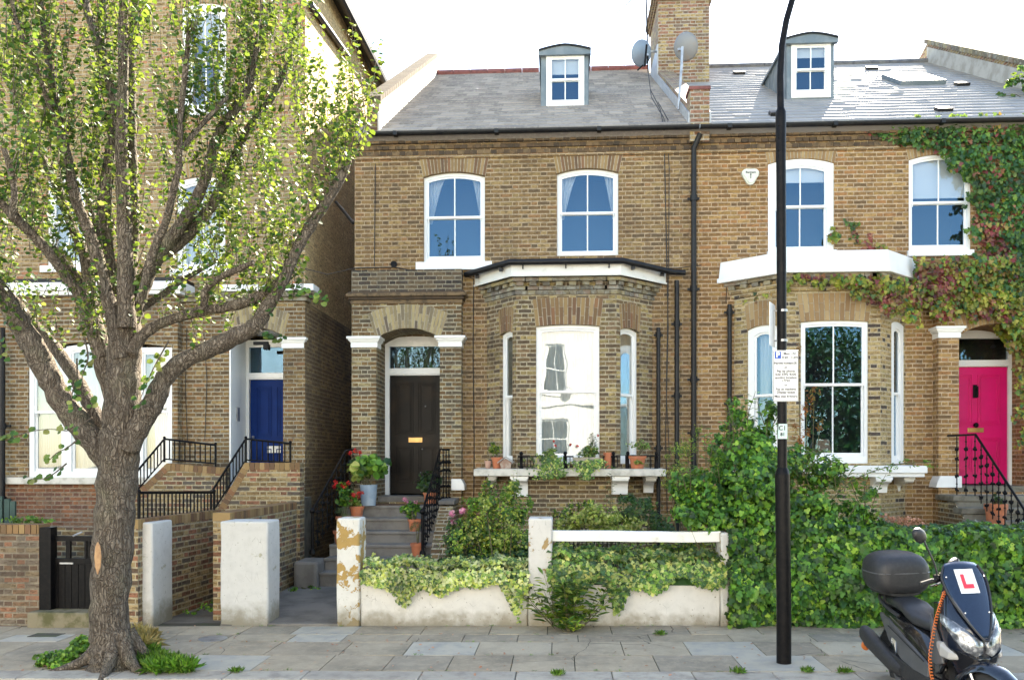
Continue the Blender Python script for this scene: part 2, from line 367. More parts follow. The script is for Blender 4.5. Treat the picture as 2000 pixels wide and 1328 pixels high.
M['bluedoor'] = pm('blue_door_paint', (.002,.022,.125), (.003,.028,.15), 2, .5, .05, 12, spec=.1)
M['pinkdoor'] = pm('pink_door_paint', (.72,.008,.15), (.64,.009,.13), 2, .4, .05, 12, spec=.3)
M['blackdoor'] = pm('worn_black_door_paint', (.004,.003,.003), (.022,.013,.007), 2.4, .38, .1, 12, lo=.45, hi=.75, spec=.16)
M['brass'] = pm('brass', (.62,.36,.14), (.5,.3,.12), 9, .35, .1, 30, metal=.9)
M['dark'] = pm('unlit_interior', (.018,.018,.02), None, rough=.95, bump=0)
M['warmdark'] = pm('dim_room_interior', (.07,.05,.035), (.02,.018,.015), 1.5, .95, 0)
M['cream'] = pm('cream_room_wall', (.55,.5,.42), None, rough=.9, bump=0)
M['net'] = None
M['moss'] = pm('mossy_stone', (.2,.17,.11), (.09,.085,.035), 6, .95, .5, 40)
M['steel'] = pm('galvanised_steel', (.42,.43,.44), (.3,.3,.31), 8, .4, .1, 40, metal=.7)
M['dish'] = pm('satellite_dish_paint', (.2,.21,.22), (.25,.19,.15), 4, .5, .1, 20, lo=.5, hi=.8)
M['dishb'] = pm('blue_grey_dish_paint', (.18,.24,.31), (.17,.2,.25), 4, .5, .1, 20)
M['cable'] = pm('black_cable', (.02,.018,.016), None, rough=.6, bump=0)
M['bell'] = pm('cream_bell_box', (.7,.7,.6), (.6,.6,.5), 9, .5, .05, 20)
M['deadl'] = island_mat('dried_bloom', [(.42,.19,.12),(.5,.27,.19),(.3,.13,.09),(.46,.22,.16)], .8, .2)
M['mat'] = pm('coir_doormat', (.12,.06,.03), (.07,.035,.02), 20, .95, .5, 90)
M['woodf'] = pm('weathered_bird_house_wood', (.3,.18,.13), (.4,.33,.27), 12, .85, .4, 50)

def peel(name, base, under, thr=(.52,.54), scale=3.2, cracks=True, xbias=None):
    t = NT(name); co = t.n('TexCoord').outputs['Object']; uv = t.n('UVMap').outputs[0]
    n = t.noise(co, scale, 9, .62, .3)
    f = t.step(n, *thr)
    col = t.mix(t.step(t.noise(co, 9, 5), .4, .75, 0, .5), base, tuple(c*.8 for c in base))
    vo = t.n('TexVoronoi', feature='DISTANCE_TO_EDGE'); mp = t.n('Mapping', {0: co}); mp.inputs['Scale'].default_value = (13,13,7)
    t.set(vo.inputs['Vector'], t.mix(.1, mp.outputs[0], t.n('TexNoise', {'Vector': co}).outputs['Color'])); vo.inputs['Scale'].default_value = 1
    cr = t.math('MULTIPLY', t.step(vo.outputs[0], 0, .02, 1, 0), t.step(t.noise(co, 5, 4), .52, .66))
    if cracks: col = t.mix(t.math('MULTIPLY', cr, .75), col, (.12,.11,.09))
    spk = t.step(t.noise(co, 22, 6, .7), .63, .67)
    col = t.mix(spk, col, tuple(c*.5 for c in under))
    col = t.mix(f, col, t.mix(t.noise(co, 20, 4), under, tuple(c*.7 for c in under)))
    sep = t.n('SeparateXYZ', {0: co})
    dz = t.step(t.math('ADD', sep.outputs[2], t.math('MULTIPLY', t.noise(co, 5, 5), .5)), .34, .62, .85, 0)
    col = t.mix(dz, col, (.2,.17,.11))
    b = t.bsdf(col, .75, 0, t.math('ADD', t.math('MULTIPLY', f, -1.0), t.math('MULTIPLY', t.noise(co, 40, 4), .2)), .5, .008, .3)
    return t.done(b)
M['peelA'] = peel('peeling_white_pier_paint', (.6,.585,.54), (.42,.27,.09), (.50,.512), 3.1)
M['peelB'] = peel('flaking_white_pier_paint', (.56,.54,.5), (.38,.26,.12), (.58,.6), 4.5)
M['rend'] = peel('white_rendered_low_wall', (.6,.58,.54), (.34,.3,.22), (.69,.73), 3.5)
M['pierw'] = peel('cracked_white_pier_paint', (.54,.53,.505), (.42,.4,.3), (.62,.66), 3.6)

def glass(name, fac, tint=(.9,.95,1), tr=(.75,.8,.82)):
    t = NT(name); fr = t.n('LayerWeight'); fr.inputs[0].default_value = .35
    co = t.n('TexCoord').outputs['Object']
    bp = t.n('Bump', {'Height': t.noise(co, 1.6, 1)}); bp.inputs['Strength'].default_value = .12; bp.inputs['Distance'].default_value = .02
    g = t.n('BsdfGlossy', {0: tint}); g.inputs['Roughness'].default_value = .0; t.t.links.new(bp.outputs[0], g.inputs['Normal'])
    tb = t.n('BsdfTransparent', {0: tr})
    mx = t.n('MixShader', {0: t.math('ADD', t.math('MULTIPLY', fr.outputs['Fresnel'], .3), fac, clamp=True)})
    t.t.links.new(tb.outputs[0], mx.inputs[1]); t.t.links.new(g.outputs[0], mx.inputs[2]); return t.done(mx)
M['glass'] = glass('window_glass', .105, (.36,.68,1.0), (.8,.84,.86))
M['glassb'] = glass('bay_window_glass', .13)
M['netc'] = None
def cloth(name, c, tr=.3, transp=0):
    t = NT(name); d = t.n('BsdfDiffuse', {0: c}); l = t.n('BsdfTranslucent', {0: c}); mx = t.n('MixShader', {0: tr})
    t.t.links.new(d.outputs[0], mx.inputs[1]); t.t.links.new(l.outputs[0], mx.inputs[2])
    if transp:
        b = t.n('BsdfTransparent'); m2 = t.n('MixShader', {0: transp}); t.t.links.new(mx.outputs[0], m2.inputs[1]); t.t.links.new(b.outputs[0], m2.inputs[2]); return t.done(m2)
    return t.done(mx)
M['curtain'] = cloth('white_curtain_cloth', (.75,.74,.7)); M['net'] = cloth('net_curtain', (.82,.8,.74), .3, .1)
M['blind'] = cloth('white_roller_blind', (.8,.8,.78))

# leaves: colour differs from leaf to leaf
def leafm(name, cols, trans=.35, rough=.42, vein=0, spec=.4, nscale=30): return island_mat(name, cols, rough, trans, 0, spec, vein, nscale, const=True)
M['treeleaf'] = leafm('tree_leaf', [(.03,.1,.022),(.09,.16,.032),(.16,.22,.05),(.024,.075,.02),(.065,.13,.028),(.26,.28,.09),(.04,.11,.028),(.11,.18,.04)], .27, .5, 0, .25)
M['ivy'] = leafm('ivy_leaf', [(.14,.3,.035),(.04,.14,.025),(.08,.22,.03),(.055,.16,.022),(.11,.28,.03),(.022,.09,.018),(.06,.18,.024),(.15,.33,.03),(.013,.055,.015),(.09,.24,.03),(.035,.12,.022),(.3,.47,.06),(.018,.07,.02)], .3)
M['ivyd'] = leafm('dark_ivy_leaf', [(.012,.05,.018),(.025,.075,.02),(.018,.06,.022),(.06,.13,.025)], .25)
M['varieg'] = leafm('variegated_ivy_leaf', [(.5,.54,.26),(.3,.42,.06),(.05,.14,.035),(.62,.62,.3),(.1,.22,.035),(.5,.54,.1),(.02,.08,.03),(.4,.5,.14)], .2, .5, .3, nscale=45)
M['varieg2'] = leafm('mixed_variegated_ivy_leaf', [(.03,.11,.03),(.08,.2,.03),(.36,.44,.14),(.02,.075,.03),(.15,.3,.04),(.55,.55,.16),(.03,.12,.04),(.2,.34,.05)], .22, .5, .15, nscale=45)
M['shrub'] = leafm('shrub_leaf', [(.36,.4,.07),(.03,.09,.015),(.07,.16,.02),(.17,.28,.03),(.04,.11,.02),(.3,.36,.04),(.05,.13,.02)], .3)
M['shruby'] = leafm('yellow_green_shrub_leaf', [(.25,.33,.05),(.36,.42,.1),(.12,.2,.03),(.42,.45,.14)], .3)
M['bright'] = leafm('bright_shrub_leaf', [(.07,.2,.03),(.13,.3,.04),(.04,.12,.02),(.22,.38,.05)], .4)
M['herb'] = leafm('grey_green_leaf', [(.12,.18,.07),(.2,.27,.12),(.08,.13,.05)], .3)
M['crg'] = leafm('green_creeper_leaf', [(.03,.1,.03),(.05,.14,.035),(.09,.2,.04),(.022,.075,.026),(.14,.24,.04)], .25)
M['cro'] = leafm('olive_creeper_leaf', [(.2,.24,.025),(.3,.31,.04),(.13,.18,.02),(.38,.35,.06),(.25,.14,.04)], .3)
M['crr'] = leafm('crimson_creeper_leaf', [(.2,.03,.035),(.27,.06,.055),(.15,.03,.035),(.3,.13,.07),(.26,.2,.05)], .25)
M['ora'] = leafm('rusty_creeper_leaf', [(.3,.07,.02),(.4,.14,.03),(.22,.05,.02),(.3,.2,.05)], .3)
M['grass'] = leafm('grass_blade', [(.07,.2,.02),(.13,.3,.03),(.05,.14,.02),(.2,.34,.05)], .35)
M['straw'] = leafm('dry_grass_blade', [(.5,.36,.14),(.6,.45,.2),(.4,.28,.1)], .3)
M['red'] = leafm('red_petal', [(.55,.012,.015),(.65,.03,.03),(.4,.005,.02)], .2)
M['pink'] = leafm('pink_petal', [(.7,.25,.42),(.6,.16,.34),(.75,.4,.5)], .3)
M['stem'] = pm('green_brown_stem', (.09,.09,.035), (.07,.05,.03), 20, .8, 0)

def bark():
    t = NT('grey_brown_bark'); co = t.n('TexCoord').outputs['Object']
    mp = t.n('Mapping', {0: co}); mp.inputs['Scale'].default_value = (1,1,.15)
    n1 = t.noise(mp.outputs[0], 44, 6, .7, .6); n2 = t.noise(co, 3, 5)
    vo = t.n('TexVoronoi', feature='DISTANCE_TO_EDGE'); t.set(vo.inputs['Vector'], t.mix(.12, mp.outputs[0], t.n('TexNoise', {'Vector': co, 'Scale': 7.}).outputs['Color'])); vo.inputs['Scale'].default_value = 40
    cr = t.step(vo.outputs[0], 0, .16)
    col = t.ramp(n1, [(.3,(.06,.05,.04)),(.5,(.145,.12,.094)),(.7,(.27,.23,.185))])
    col = t.mix(t.math('MULTIPLY', t.math('SUBTRACT', 1.0, cr), .6), col, (.06,.042,.03))
    col = t.mix(t.step(n2, .5, .75, 0, .35), col, (.2,.2,.12))
    return t.done(t.bsdf(col, .92, 0, t.math('ADD', cr, t.math('MULTIPLY', n1, 1.2)), .9, .02, .2))
M['bark'] = bark()
M['woodscar'] = pm('bare_wood', (.42,.25,.12), (.3,.16,.08), 10, .8, .3, 30)
# ------------------------------------------------------------------ building kit
YF = 14.9; YP = 14.68; YB = 14.27
FM = Fr((0, YF), (1, 0)); FP = Fr((0, YP), (1, 0)); FB = Fr((0, YB), (1, 0))
def arc(a0, a1, zc, rise, n=10, k=0):
    """left to right points (a,z) of a segmental arch whose crown is at zc"""
    w = (a1-a0)/2
    if rise <= 0: return [(a0, zc), (a1, zc)]
    Rr = (w*w+rise*rise)/(2*rise); th = math.asin(min(1, w/Rr)); c = (a0+a1)/2
    return [(c+Rr*math.sin(-th+2*th*i/n), zc-Rr+Rr*math.cos(-th+2*th*i/n)) for i in range(n+1)]
def wall_panel(mb, fr, a0, a1, z0, z1, holes=(), dp=.12, mi=0, v=0):
    As = sorted({a0, a1, *[h[0] for h in holes], *[h[1] for h in holes]}); Zs = sorted({z0, z1, *[h[2] for h in holes], *[h[3] for h in holes]})
    for i in range(len(As)-1):
        for j in range(len(Zs)-1):
            ca, cz = (As[i]+As[i+1])/2, (Zs[j]+Zs[j+1])/2
            if any(h[0] < ca < h[1] and h[2] < cz < h[3] for h in holes): continue
            mb.face([fr.pt(As[i],v,Zs[j]), fr.pt(As[i+1],v,Zs[j]), fr.pt(As[i+1],v,Zs[j+1]), fr.pt(As[i],v,Zs[j+1])], mi)
    for h in holes:
        x0, x1, y0, y1, rise = h[:5]; d = h[5] if len(h) > 5 else dp
        pts = arc(x0, x1, y1, rise)
        if rise > 0:
            m = len(pts)//2
            mb.face([fr.pt(x0,v,y1)]+[fr.pt(a,v,z) for a,z in pts[:m+1]], mi)
            mb.face([fr.pt(x1,v,y1)]+[fr.pt(a,v,z) for a,z in pts[m:][::-1]], mi)
        lp = [(x0,y0)]+pts+[(x1,y0)]
        for (pa,pz),(qa,qz) in zip(lp, lp[1:]+lp[:1]):
            mb.face([fr.pt(pa,v,pz), fr.pt(qa,v,qz), fr.pt(qa,v+d,qz), fr.pt(pa,v+d,pz)], mi)
def outline(fr, a0, a1, z0, z1, rise, v, n=10):
    return [fr.pt(a0,v,z0)]+[fr.pt(a,v,z) for a,z in arc(a0,a1,z1,rise,n)]+[fr.pt(a1,v,z0)]
def voussoirs(parent, fr, a0, a1, zc, rise, h, n, mat, proud=.005, skew=.35):
    """splayed bricks over an opening, flat-topped course above a segmental arch"""
    mb = MB(); pts = arc(a0, a1, zc, rise, n); top = zc+h; c = (a0+a1)/2; w = (a1-a0)/2
    up = [(a+(a-c)/w*skew*h, max(top-(rise if rise else 0)*.9*((a-c)/w)**2, z+.1)) for a, z in pts]
    for i in range(n):
        g = .0075
        q = [(pts[i][0]+g, pts[i][1]+.003), (pts[i+1][0]-g, pts[i+1][1]+.003), (up[i+1][0]-g, up[i+1][1]), (up[i][0]+g, up[i][1])]
        split = [(0, 1)] if h < .32 else ([(0,.32),(.34,1)] if i % 2 else [(0,.64),(.66,1)])
        for s0, s1 in split:
            L = lambda p, r, s: (p[0]+(r[0]-p[0])*s, p[1]+(r[1]-p[1])*s)
            qq = [L(q[0],q[3],s0), L(q[1],q[2],s0), L(q[1],q[2],s1), L(q[0],q[3],s1)]
            pr = proud+random.uniform(0,.005)
            mb.prism([fr.pt(a,-pr,z) for a,z in qq], fr.pt(0,.05,0)-fr.pt(0,0,0))
    o = mb.build('arch_bricks', mat, parent)
    m2 = MB(); lo = [fr.pt(a,-.002,z+.002) for a,z in pts]; hi = [fr.pt(a,-.002,z+.003) for a,z in up[::-1]]
    for i in range(n): m2.face([lo[i], lo[i+1], hi[n-i-1], hi[n-i]])
    b = m2.build('arch_mortar', M['mortar'], o)
    return o
def drape(mb, fr, tl, tr, bl, br, zt, zb, v, folds=7, amp=.02, cinch=None):
    nx, nz = folds*6, 8
    V = []
    for j in range(nz+1):
        s = j/nz
        l = tl+(bl-tl)*s**.8; r = tr+(br-tr)*s**.8
        for i in range(nx+1):
            a = l+(r-l)*i/nx; V.append(fr.pt(a, v+amp*math.sin(i/nx*folds*2*math.pi+.6*math.sin(3*s)), zt+(zb-zt)*s))
    mb.add(V, [(j*(nx+1)+i, j*(nx+1)+i+1, (j+1)*(nx+1)+i+1, (j+1)*(nx+1)+i) for j in range(nz) for i in range(nx)])
def window(house, fr, a0, a1, z0, z1, rise=.07, v=.09, fw=.06, fb=.07, cols=2, mid=.5, label=None, curtain=None, blind=0, glassm='glass', room='dark', rd=.6, sill=None, bars=True, frm='white', name='window'):
    mb = MB(); ia, ib, iz, it = a0+fw, a1-fw, z0+fb, z1-fw
    ri = rise*.9
    mb.ring(outline(fr,a0,a1,z0,z1,rise,v), outline(fr,ia,ib,iz,it,ri,v), fr.pt(0,.09,0)-fr.pt(0,0,0))
    w = lbl(mb.build(name, M[frm], house, bevel=.004), label)
    s = MB(); zm = iz+(it-iz)*mid; d = .034; e = .0025
    mb2 = MB(); mb2.ring(outline(fr,ia-.004,ib+.004,zm-.012,it+.004,ri,v+.02), outline(fr,ia+d,ib-d,zm+.03,it-d,ri*.9,v+.02), fr.pt(0,.03,0)-fr.pt(0,0,0))
    mb2.ring(outline(fr,ia-.004,ib+.004,iz-.004,zm+.012,0,v+.055), outline(fr,ia+d,ib-d,iz+.06,zm-.02,0,v+.055), fr.pt(0,.03,0)-fr.pt(0,0,0))
    for c in range(1, cols):
        a = ia+(ib-ia)*c/cols
        mb2.fbox(fr, a-.011, a+.011, v+.024, v+.045, zm+.028, it-.005-(0 if cols==2 else ri*.4)); mb2.fbox(fr, a-.011, a+.011, v+.058, v+.08, iz+.058, zm-.018)
    for a in (a0+fw+.02, a1-fw-.035): mb2.fbox(fr, a, a+.015, v+.012, v+.03, zm-.06, zm-.008)
    mb2.build('sash', M[frm], w, bevel=.002)
    p = MB(); p.face(outline(fr,ia+.01,ib-.01,zm,it-.01,ri*.9,v+.035)); p.face([fr.pt(ia+.01,v+.07,iz), fr.pt(ib-.01,v+.07,iz), fr.pt(ib-.01,v+.07,zm), fr.pt(ia+.01,v+.07,zm)])
    p.build('pane', M[glassm], w)
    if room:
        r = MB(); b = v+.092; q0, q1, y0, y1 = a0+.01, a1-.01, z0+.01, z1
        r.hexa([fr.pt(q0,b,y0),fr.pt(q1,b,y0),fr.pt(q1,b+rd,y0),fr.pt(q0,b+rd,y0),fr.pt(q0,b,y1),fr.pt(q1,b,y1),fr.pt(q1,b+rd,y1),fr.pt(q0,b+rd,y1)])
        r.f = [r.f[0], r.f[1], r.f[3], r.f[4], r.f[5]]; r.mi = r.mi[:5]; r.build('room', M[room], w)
    if curtain:
        c = MB(); wd = ib-ia; zt, zb = it-.01, iz+.01
        if curtain == 'tied':
            drape(c, fr, ia, ia+.3*wd, ia, ia+.07*wd, zt, zb+.45*(zt-zb), v+.15, 4, .02); drape(c, fr, ib-.2*wd, ib, ib-.04*wd, ib, zt, zb+.45*(zt-zb), v+.15, 3, .02)
            c.build('curtain', M['curtain'], w)
        elif curtain == 'sides':
            drape(c, fr, ia, ia+.2*wd, ia, ia+.2*wd, zt, zb, v+.17, 4, .02); drape(c, fr, ib-.16*wd, ib, ib-.16*wd, ib, zt, zb, v+.17, 3, .02); c.build('curtain', M['curtain'], w)
        elif curtain == 'left':
            drape(c, fr, ia, ia+.8*wd, ia, ia+.35*wd, zt, zb, v+.2, 4, .025); c.build('curtain', M['curtain'], w)
        elif curtain == 'net':
            drape(c, fr, ia-.02, ib+.02, ia-.02, ib+.02, zt-.05, zb, v+.16, 13, .014); c.build('net_curtain', M['net'], w)
    if blind:
        c = MB(); c.fbox(fr, ia, ib, v+.1, v+.105, it-(it-iz)*blind, it+.03); c.fbox(fr, ia, ib, v+.095, v+.11, it-(it-iz)*blind-.02, it-(it-iz)*blind); c.build('blind', M['blind'], w)
    if sill:
        c = MB(); o, h, ov = sill; c.fbox(fr, a0-o, a1+o, -ov, v+.02, z0-h, z0+.002); c.build('sill', M[frm], w, bevel=.006)
    return w
def panel_door(house, fr, a0, a1, z0, z1, v, mat, label=None):
    mb = MB(); mb.fbox(fr, a0, a1, v, v+.05, z0, z1); w = a1-a0; h = z1-z0
    st = .115; mr = .045; zs = z0+h*.40; zt = z0+h*.46
    c = (a0+a1)/2
    pan = []
    for (p, q) in ((a0+st, c-mr), (c+mr, a1-st)):
        pan += [(p, q, z0+.2, zs), (p, q, zt+.1, z1-.13)]
    d = lbl(mb.build('door', mat, house, bevel=.003), label)
    m = MB()
    for p, q, y0, y1 in pan:
        for k, (o, pr) in enumerate(((0,.016),(.03,.009),(.055,.013))):
            m.ring([fr.pt(a,v-pr,z) for a,z in ((p+o,y0+o),(q-o,y0+o),(q-o,y1-o),(p+o,y1-o))], [fr.pt(a,v-pr,z) for a,z in ((p+o+.018,y0+o+.018),(q-o-.018,y0+o+.018),(q-o-.018,y1-o-.018),(p+o+.018,y1-o-.018))], fr.pt(0,pr+.001,0)-fr.pt(0,0,0))
    m.build('panel_moulding', mat, d, bevel=.002)
    return d, c, zt
def door_frame(house, fr, a0, a1, z0, ztr, z1, rise, v, jw, da0, da1, zd, mat='white', gz=None):
    mb = MB()
    zg = z1 if gz is None else gz; o = outline(fr, a0, a1, z0, z1, rise, v); i = outline(fr, a0+jw, a1-jw, z0, zg, .0001, v)
    mb.ring(o, i, fr.pt(0,.1,0)-fr.pt(0,0,0)); mb.f = [f for f in mb.f]
    mb.fbox(fr, a0+jw-.002, a1-jw+.002, v-.008, v+.08, zd, ztr); mb.fbox(fr, a0+jw-.002, a1-jw+.002, v-.022, v+.02, zd+.02, zd+.045)
    f = mb.build('door_frame', M[mat], house, bevel=.004)
    p = MB(); p.face(outline(fr, a0+jw, a1-jw, ztr, zg, .0001, v+.05)); p.build('fanlight_pane', M['glass'], f)
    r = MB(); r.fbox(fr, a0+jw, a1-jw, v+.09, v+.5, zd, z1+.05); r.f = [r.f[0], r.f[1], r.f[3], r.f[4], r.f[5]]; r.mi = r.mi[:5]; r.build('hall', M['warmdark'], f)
    return f
def capital(mb, fr, a0, a1, z0, z1, v1=.3):
    h = z1-z0
    for k, (o, q0, q1) in enumerate(((.012,0,.5),(.03,.5,.62),(.05,.62,.78),(.075,.78,1))):
        mb.fbox(fr, a0-o, a1+o, -o-.01, v1, z0+h*q0, z0+h*q1)
def bayoff(pts, o):
    out = []; n = len(pts); nm = []
    for p, q in zip(pts, pts[1:]):
        L = math.hypot(q[0]-p[0], q[1]-p[1]); nm.append(((q[1]-p[1])/L, -(q[0]-p[0])/L))
    for i in range(n):
        if i in (0, n-1):
            k = 0 if i == 0 else n-2; p = (pts[i][0]+nm[k][0]*o, pts[i][1]+nm[k][1]*o); d = (pts[1][0]-pts[0][0], pts[1][1]-pts[0][1]) if i == 0 else (pts[-2][0]-pts[-1][0], pts[-2][1]-pts[-1][1])
            t = (YF-p[1])/d[1]; out.append((p[0]+d[0]*t, YF))
        else:
            a, b = nm[i-1], nm[i]; s_ = 1+a[0]*b[0]+a[1]*b[1]; out.append((pts[i][0]+(a[0]+b[0])/s_*o, pts[i][1]+(a[1]+b[1])/s_*o))
    return out
def bayprism(mb, pts, o, z0, z1, mi=0, o2=None):
    a = bayoff(pts, o); b = bayoff(pts, o2 if o2 is not None else o); n = len(a)
    mb.add([(x,y,z0) for x,y in a]+[(x,y,z1) for x,y in b], [tuple(range(n))[::-1], tuple(range(n,2*n))]+[(i,(i+1)%n,n+(i+1)%n,n+i) for i in range(n)], mi)

# roof plane common to the middle and right houses
RTH = math.atan(.602); RY0, RZ0 = 14.66, 7.86
def RP(x, s, h=0): return Vector((x, RY0+s*math.cos(RTH)-h*math.sin(RTH), RZ0+s*math.sin(RTH)+h*math.cos(RTH)))
RS = 7.15/math.cos(RTH)
def slates(parent, x0, x1, mat, rowh=.33, w=.26, lift=.02, jit=.012):
    V = []; F = []
    nr = int(RS/rowh)
    for j in range(nr+1):
        x = x0-(w/2 if j % 2 else 0)
        while x < x1:
            xa, xb = max(x0, x+.002), min(x1, x+w-.002); x += w
            if xb-xa < .02: continue
            s0 = j*rowh+random.uniform(-jit, jit)*.5; s1 = min(RS, (j+1)*rowh+.03); l = lift+random.uniform(0, .003); k = len(V)
            if random.random() < .05: s0 -= random.uniform(.01,.05)
            if random.random() < .02: l += .008
            V += [RP(xa,s0,l), RP(xb,s0,l), RP(xb,s1,.004), RP(xa,s1,.004), RP(xa,s0,0), RP(xb,s0,0)]
            F += [(k,k+1,k+2,k+3), (k+4,k+5,k+1,k)]
    return npmesh('slates', np.array([tuple(p) for p in V]), np.array(F), mat, parent)
def rwin(px, Y): return PX(px, Y)

def downpipe(house, x, y, z0, z1, r=.045, label=None, kick=None, top=None, joints=(.3,.6)):
    mb = MB(); pts = [(x,y,z0), (x,y,z1)]
    if top: pts += top
    mb.tube(pts, r, 10)
    for q in joints:
        z = z0+(z1-z0)*q; mb.tube([(x,y,z-.05),(x,y,z+.05)], r*1.35, 10)
        mb.box(x-r*2.2, x+r*2.2, y+r*.5, y+r*1.2, z-.02, z+.02)
    return lbl(mb.build('drainpipe', M['pipe'], house, smooth=40), label)
def bracket(mb, x0, x1, yb, yf, z0, z1):
    pr = [(yb,z1),(yf,z1),(yf,z1-.07),(yf+.03,z1-.09)]
    for i in range(7):
        t = i/6; yy = yf+.05+(yb-.12-yf-.05)*(1-(1-t)**2)**.5 if False else yf+.06+(yb-.1-yf-.06)*math.sin(t*math.pi/2); zz = z1-.1-(z1-z0-.16)*(1-math.cos(t*math.pi/2)); pr.append((yy, zz))
    pr += [(yb-.09, z0), (yb, z0)]
    mb.prism([(x0,y,z) for y,z in pr], (x1-x0,0,0))
    mb.box(x0-.015, x1+.015, yf-.012, yb, z1-.045, z1-.001)

# ================================================================== middle house
XL, XM, XR = -3.69, 2.46, 9.75
H2 = T('terraced_house', 'middle brown brick terraced house with a black front door and a bay window', 'house', (0, YF, 0))
mb = MB()
a0, _ = FM.hit(827, 400); a1, _ = FM.hit(947, 400); w1 = (a0, a1, FM.Z(885,513), FM.Z(885,336), .085)
b0, _ = FM.hit(1088, 400); b1, _ = FM.hit(1208, 400); w2 = (b0, b1, FM.Z(1148,499), FM.Z(1148,329), .085)
DX0, DX1 = PX(735, YP), PX(859, YP); DZ0 = PZ(800,966,15.43); DZC = FP.Z(800, 641)
wall_panel(mb, FM, XL, XM, -.3, 7.82, [w1, w2, (DX0, DX1, DZ0-.1, DZC, 0, .02), (-1.1,1.45,1.96,4.6,0,.01)], .16)
mb.face([(XL,YF,-.3),(XL,YF,7.82),(XL,28.9,7.82),(XL,28.9,-.3)]); mb.face([(XL,28.9,-.3),(XR,28.9,-.3),(XR,28.9,7.8),(XL,28.9,7.8)])
mb.build('wall', M['stock'], H2)
# corbelled eaves course: two rows of projecting bricks
mb = MB()
for row, (z, pr, off) in enumerate(((7.50,.035,0),(7.60,.06,.06),(7.70,.09,0),(7.775,.115,.06))):
    x = XL+off
    while x < XR-.1:
        mb.box(x, min(x+.108, XR), YF-pr-random.uniform(0,.012), YF+.02, z, z+(.07 if row != 1 else .065)); x += .118
eo = mb.build('corbel_course', M['dents'], H2)
mb = MB(); mb.box(XL-.0, XR, YF-.03, YF+.01, 7.44, 7.82); mb.build('eaves_band', M['stock'], H2)
for (q0,q1,_z,zt,rs) in (w1, w2): voussoirs(H2, FM, q0-.01, q1+.01, zt+.002, rs, .31, 20, M['vous'], skew=.2)
W = window(H2, FM, *w1, v=.07, fw=.055, fb=.085, curtain='tied', label='first floor sash window above the black door, white curtain tied at its left side', sill=(.13,.14,.07), room='dark')
W = window(H2, FM, *w2, v=.07, fw=.055, fb=.05, curtain='tied', label='first floor sash window above the bay roof', room='dark')
# porch block
PX0, PX1 = XL, PX(901, YP); PZT = FP.Z(790, 527)
mb = MB(); dh = (DX0, DX1, DZ0-.1, DZC, .18, .74)
wall_panel(mb, FP, PX0, PX1, -.2, PZT, [dh], .74)
mb.face([(PX1,YP,-.2),(PX1,YF,-.2),(PX1,YF,PZT),(PX1,YP,PZT)]); mb.face([(PX0,YP,-.2),(PX0,YF,-.2),(PX0,YF,PZT),(PX0,YP,PZT)]); mb.face([(PX0,YP,PZT),(PX1,YP,PZT),(PX1,YF,PZT),(PX0,YF,PZT)])
mb.build('porch', M['porch'], H2)
voussoirs(H2, FP, DX0-.01, DX1+.01, DZC+.002, .18, .42, 22, M['vousy'], skew=.33)
mb = MB(); zc = FP.Z(790, 580)
for z, h, o in ((zc-.12,.07,.02),(zc-.05,.05,.05),(zc,.06,.09),(zc+.06,.03,.06)): mb.fbox(FP, PX0-o, PX1+o, -o, .2, z, z+h)
mb.build('porch_cornice', M['dents'], H2, bevel=.01)
mb = MB(); mb.box(PX0-.003,PX1+.004,YP-.004,YF-.003,zc+.091,PZT+.003); mb.build('porch_parapet', M['sootb'], H2)
mb = MB(); zz = FP.Z(800, 678); z2 = FP.Z(800, 657)
capital(mb, FP, PX0, DX0+.012, zz, z2); lbl(mb.build('pier_capital', M['white'], H2, bevel=.003))
mb = MB(); capital(mb, FP, DX1-.012, PX1, zz, z2); mb.build('pier_capital', M['white'], H2, bevel=.003)
mb = MB(); x0, x1 = PX(882,YP), PX(905,YP); zb = FP.Z(890,957)
mb.prism([(x0,YP-.07,zb),(x1+.03,YP-.07,zb),(x1+.03,YP-.07,zb+.09),(x1-.03,YP-.07,zb+.2),(x0,YP-.07,zb+.2)], (0,.3,0)); mb.build('pier_base_stone', M['white'], H2, bevel=.01)
FD = Fr((0, 15.42), (1, 0))
zt1 = PZ(800,733,15.42); zt0 = PZ(800,719,15.42)
door_frame(H2, FD, DX0, DX1, DZ0, zt0, PZ(800,657,15.42), .05, 0, .085, 0, 0, zt1, gz=PZ(800,677,15.42))
mb = MB(); zq = PZ(800,657,15.42)-.06; mb.face([FP.pt(DX0,.742,zq),FP.pt(DX1,.742,zq)]+[FP.pt(a,.742,z) for a,z in arc(DX0,DX1,DZC,.18)[::-1]]); mb.build('arch_infill', M['porch'], H2)
dr, c, zl = panel_door(H2, FD, DX0+.087, DX1-.087, DZ0+.02, zt1-.003, .045, M['blackdoor'], 'worn black panelled door')
mb = MB(); mb.fbox(FD, c-.13, c+.13, .03, .046, zl-.055, zl+.035); mb.fbox(FD, c-.095, c+.095, .022, .032, zl-.03, zl+.012); mb.build('letterbox', M['brass'], dr, bevel=.003)
mb = MB(); mb.ball(tuple(FD.pt(c+.13,.03,zl-.18)), .013, 8); mb.ball(tuple(FD.pt(c+.19,.03,zl+.62)), .015, 8); mb.ball(tuple(FD.pt(c+.1,.03,zl-.62)), .012, 8); mb.build('lock', M['steel'], dr, smooth=60)
mb = MB(); mb.box(DX0, DX1, YF-.1, 15.5, DZ0-.13, DZ0); mb.build('doorstep', M['concrete'], H2, bevel=.012)
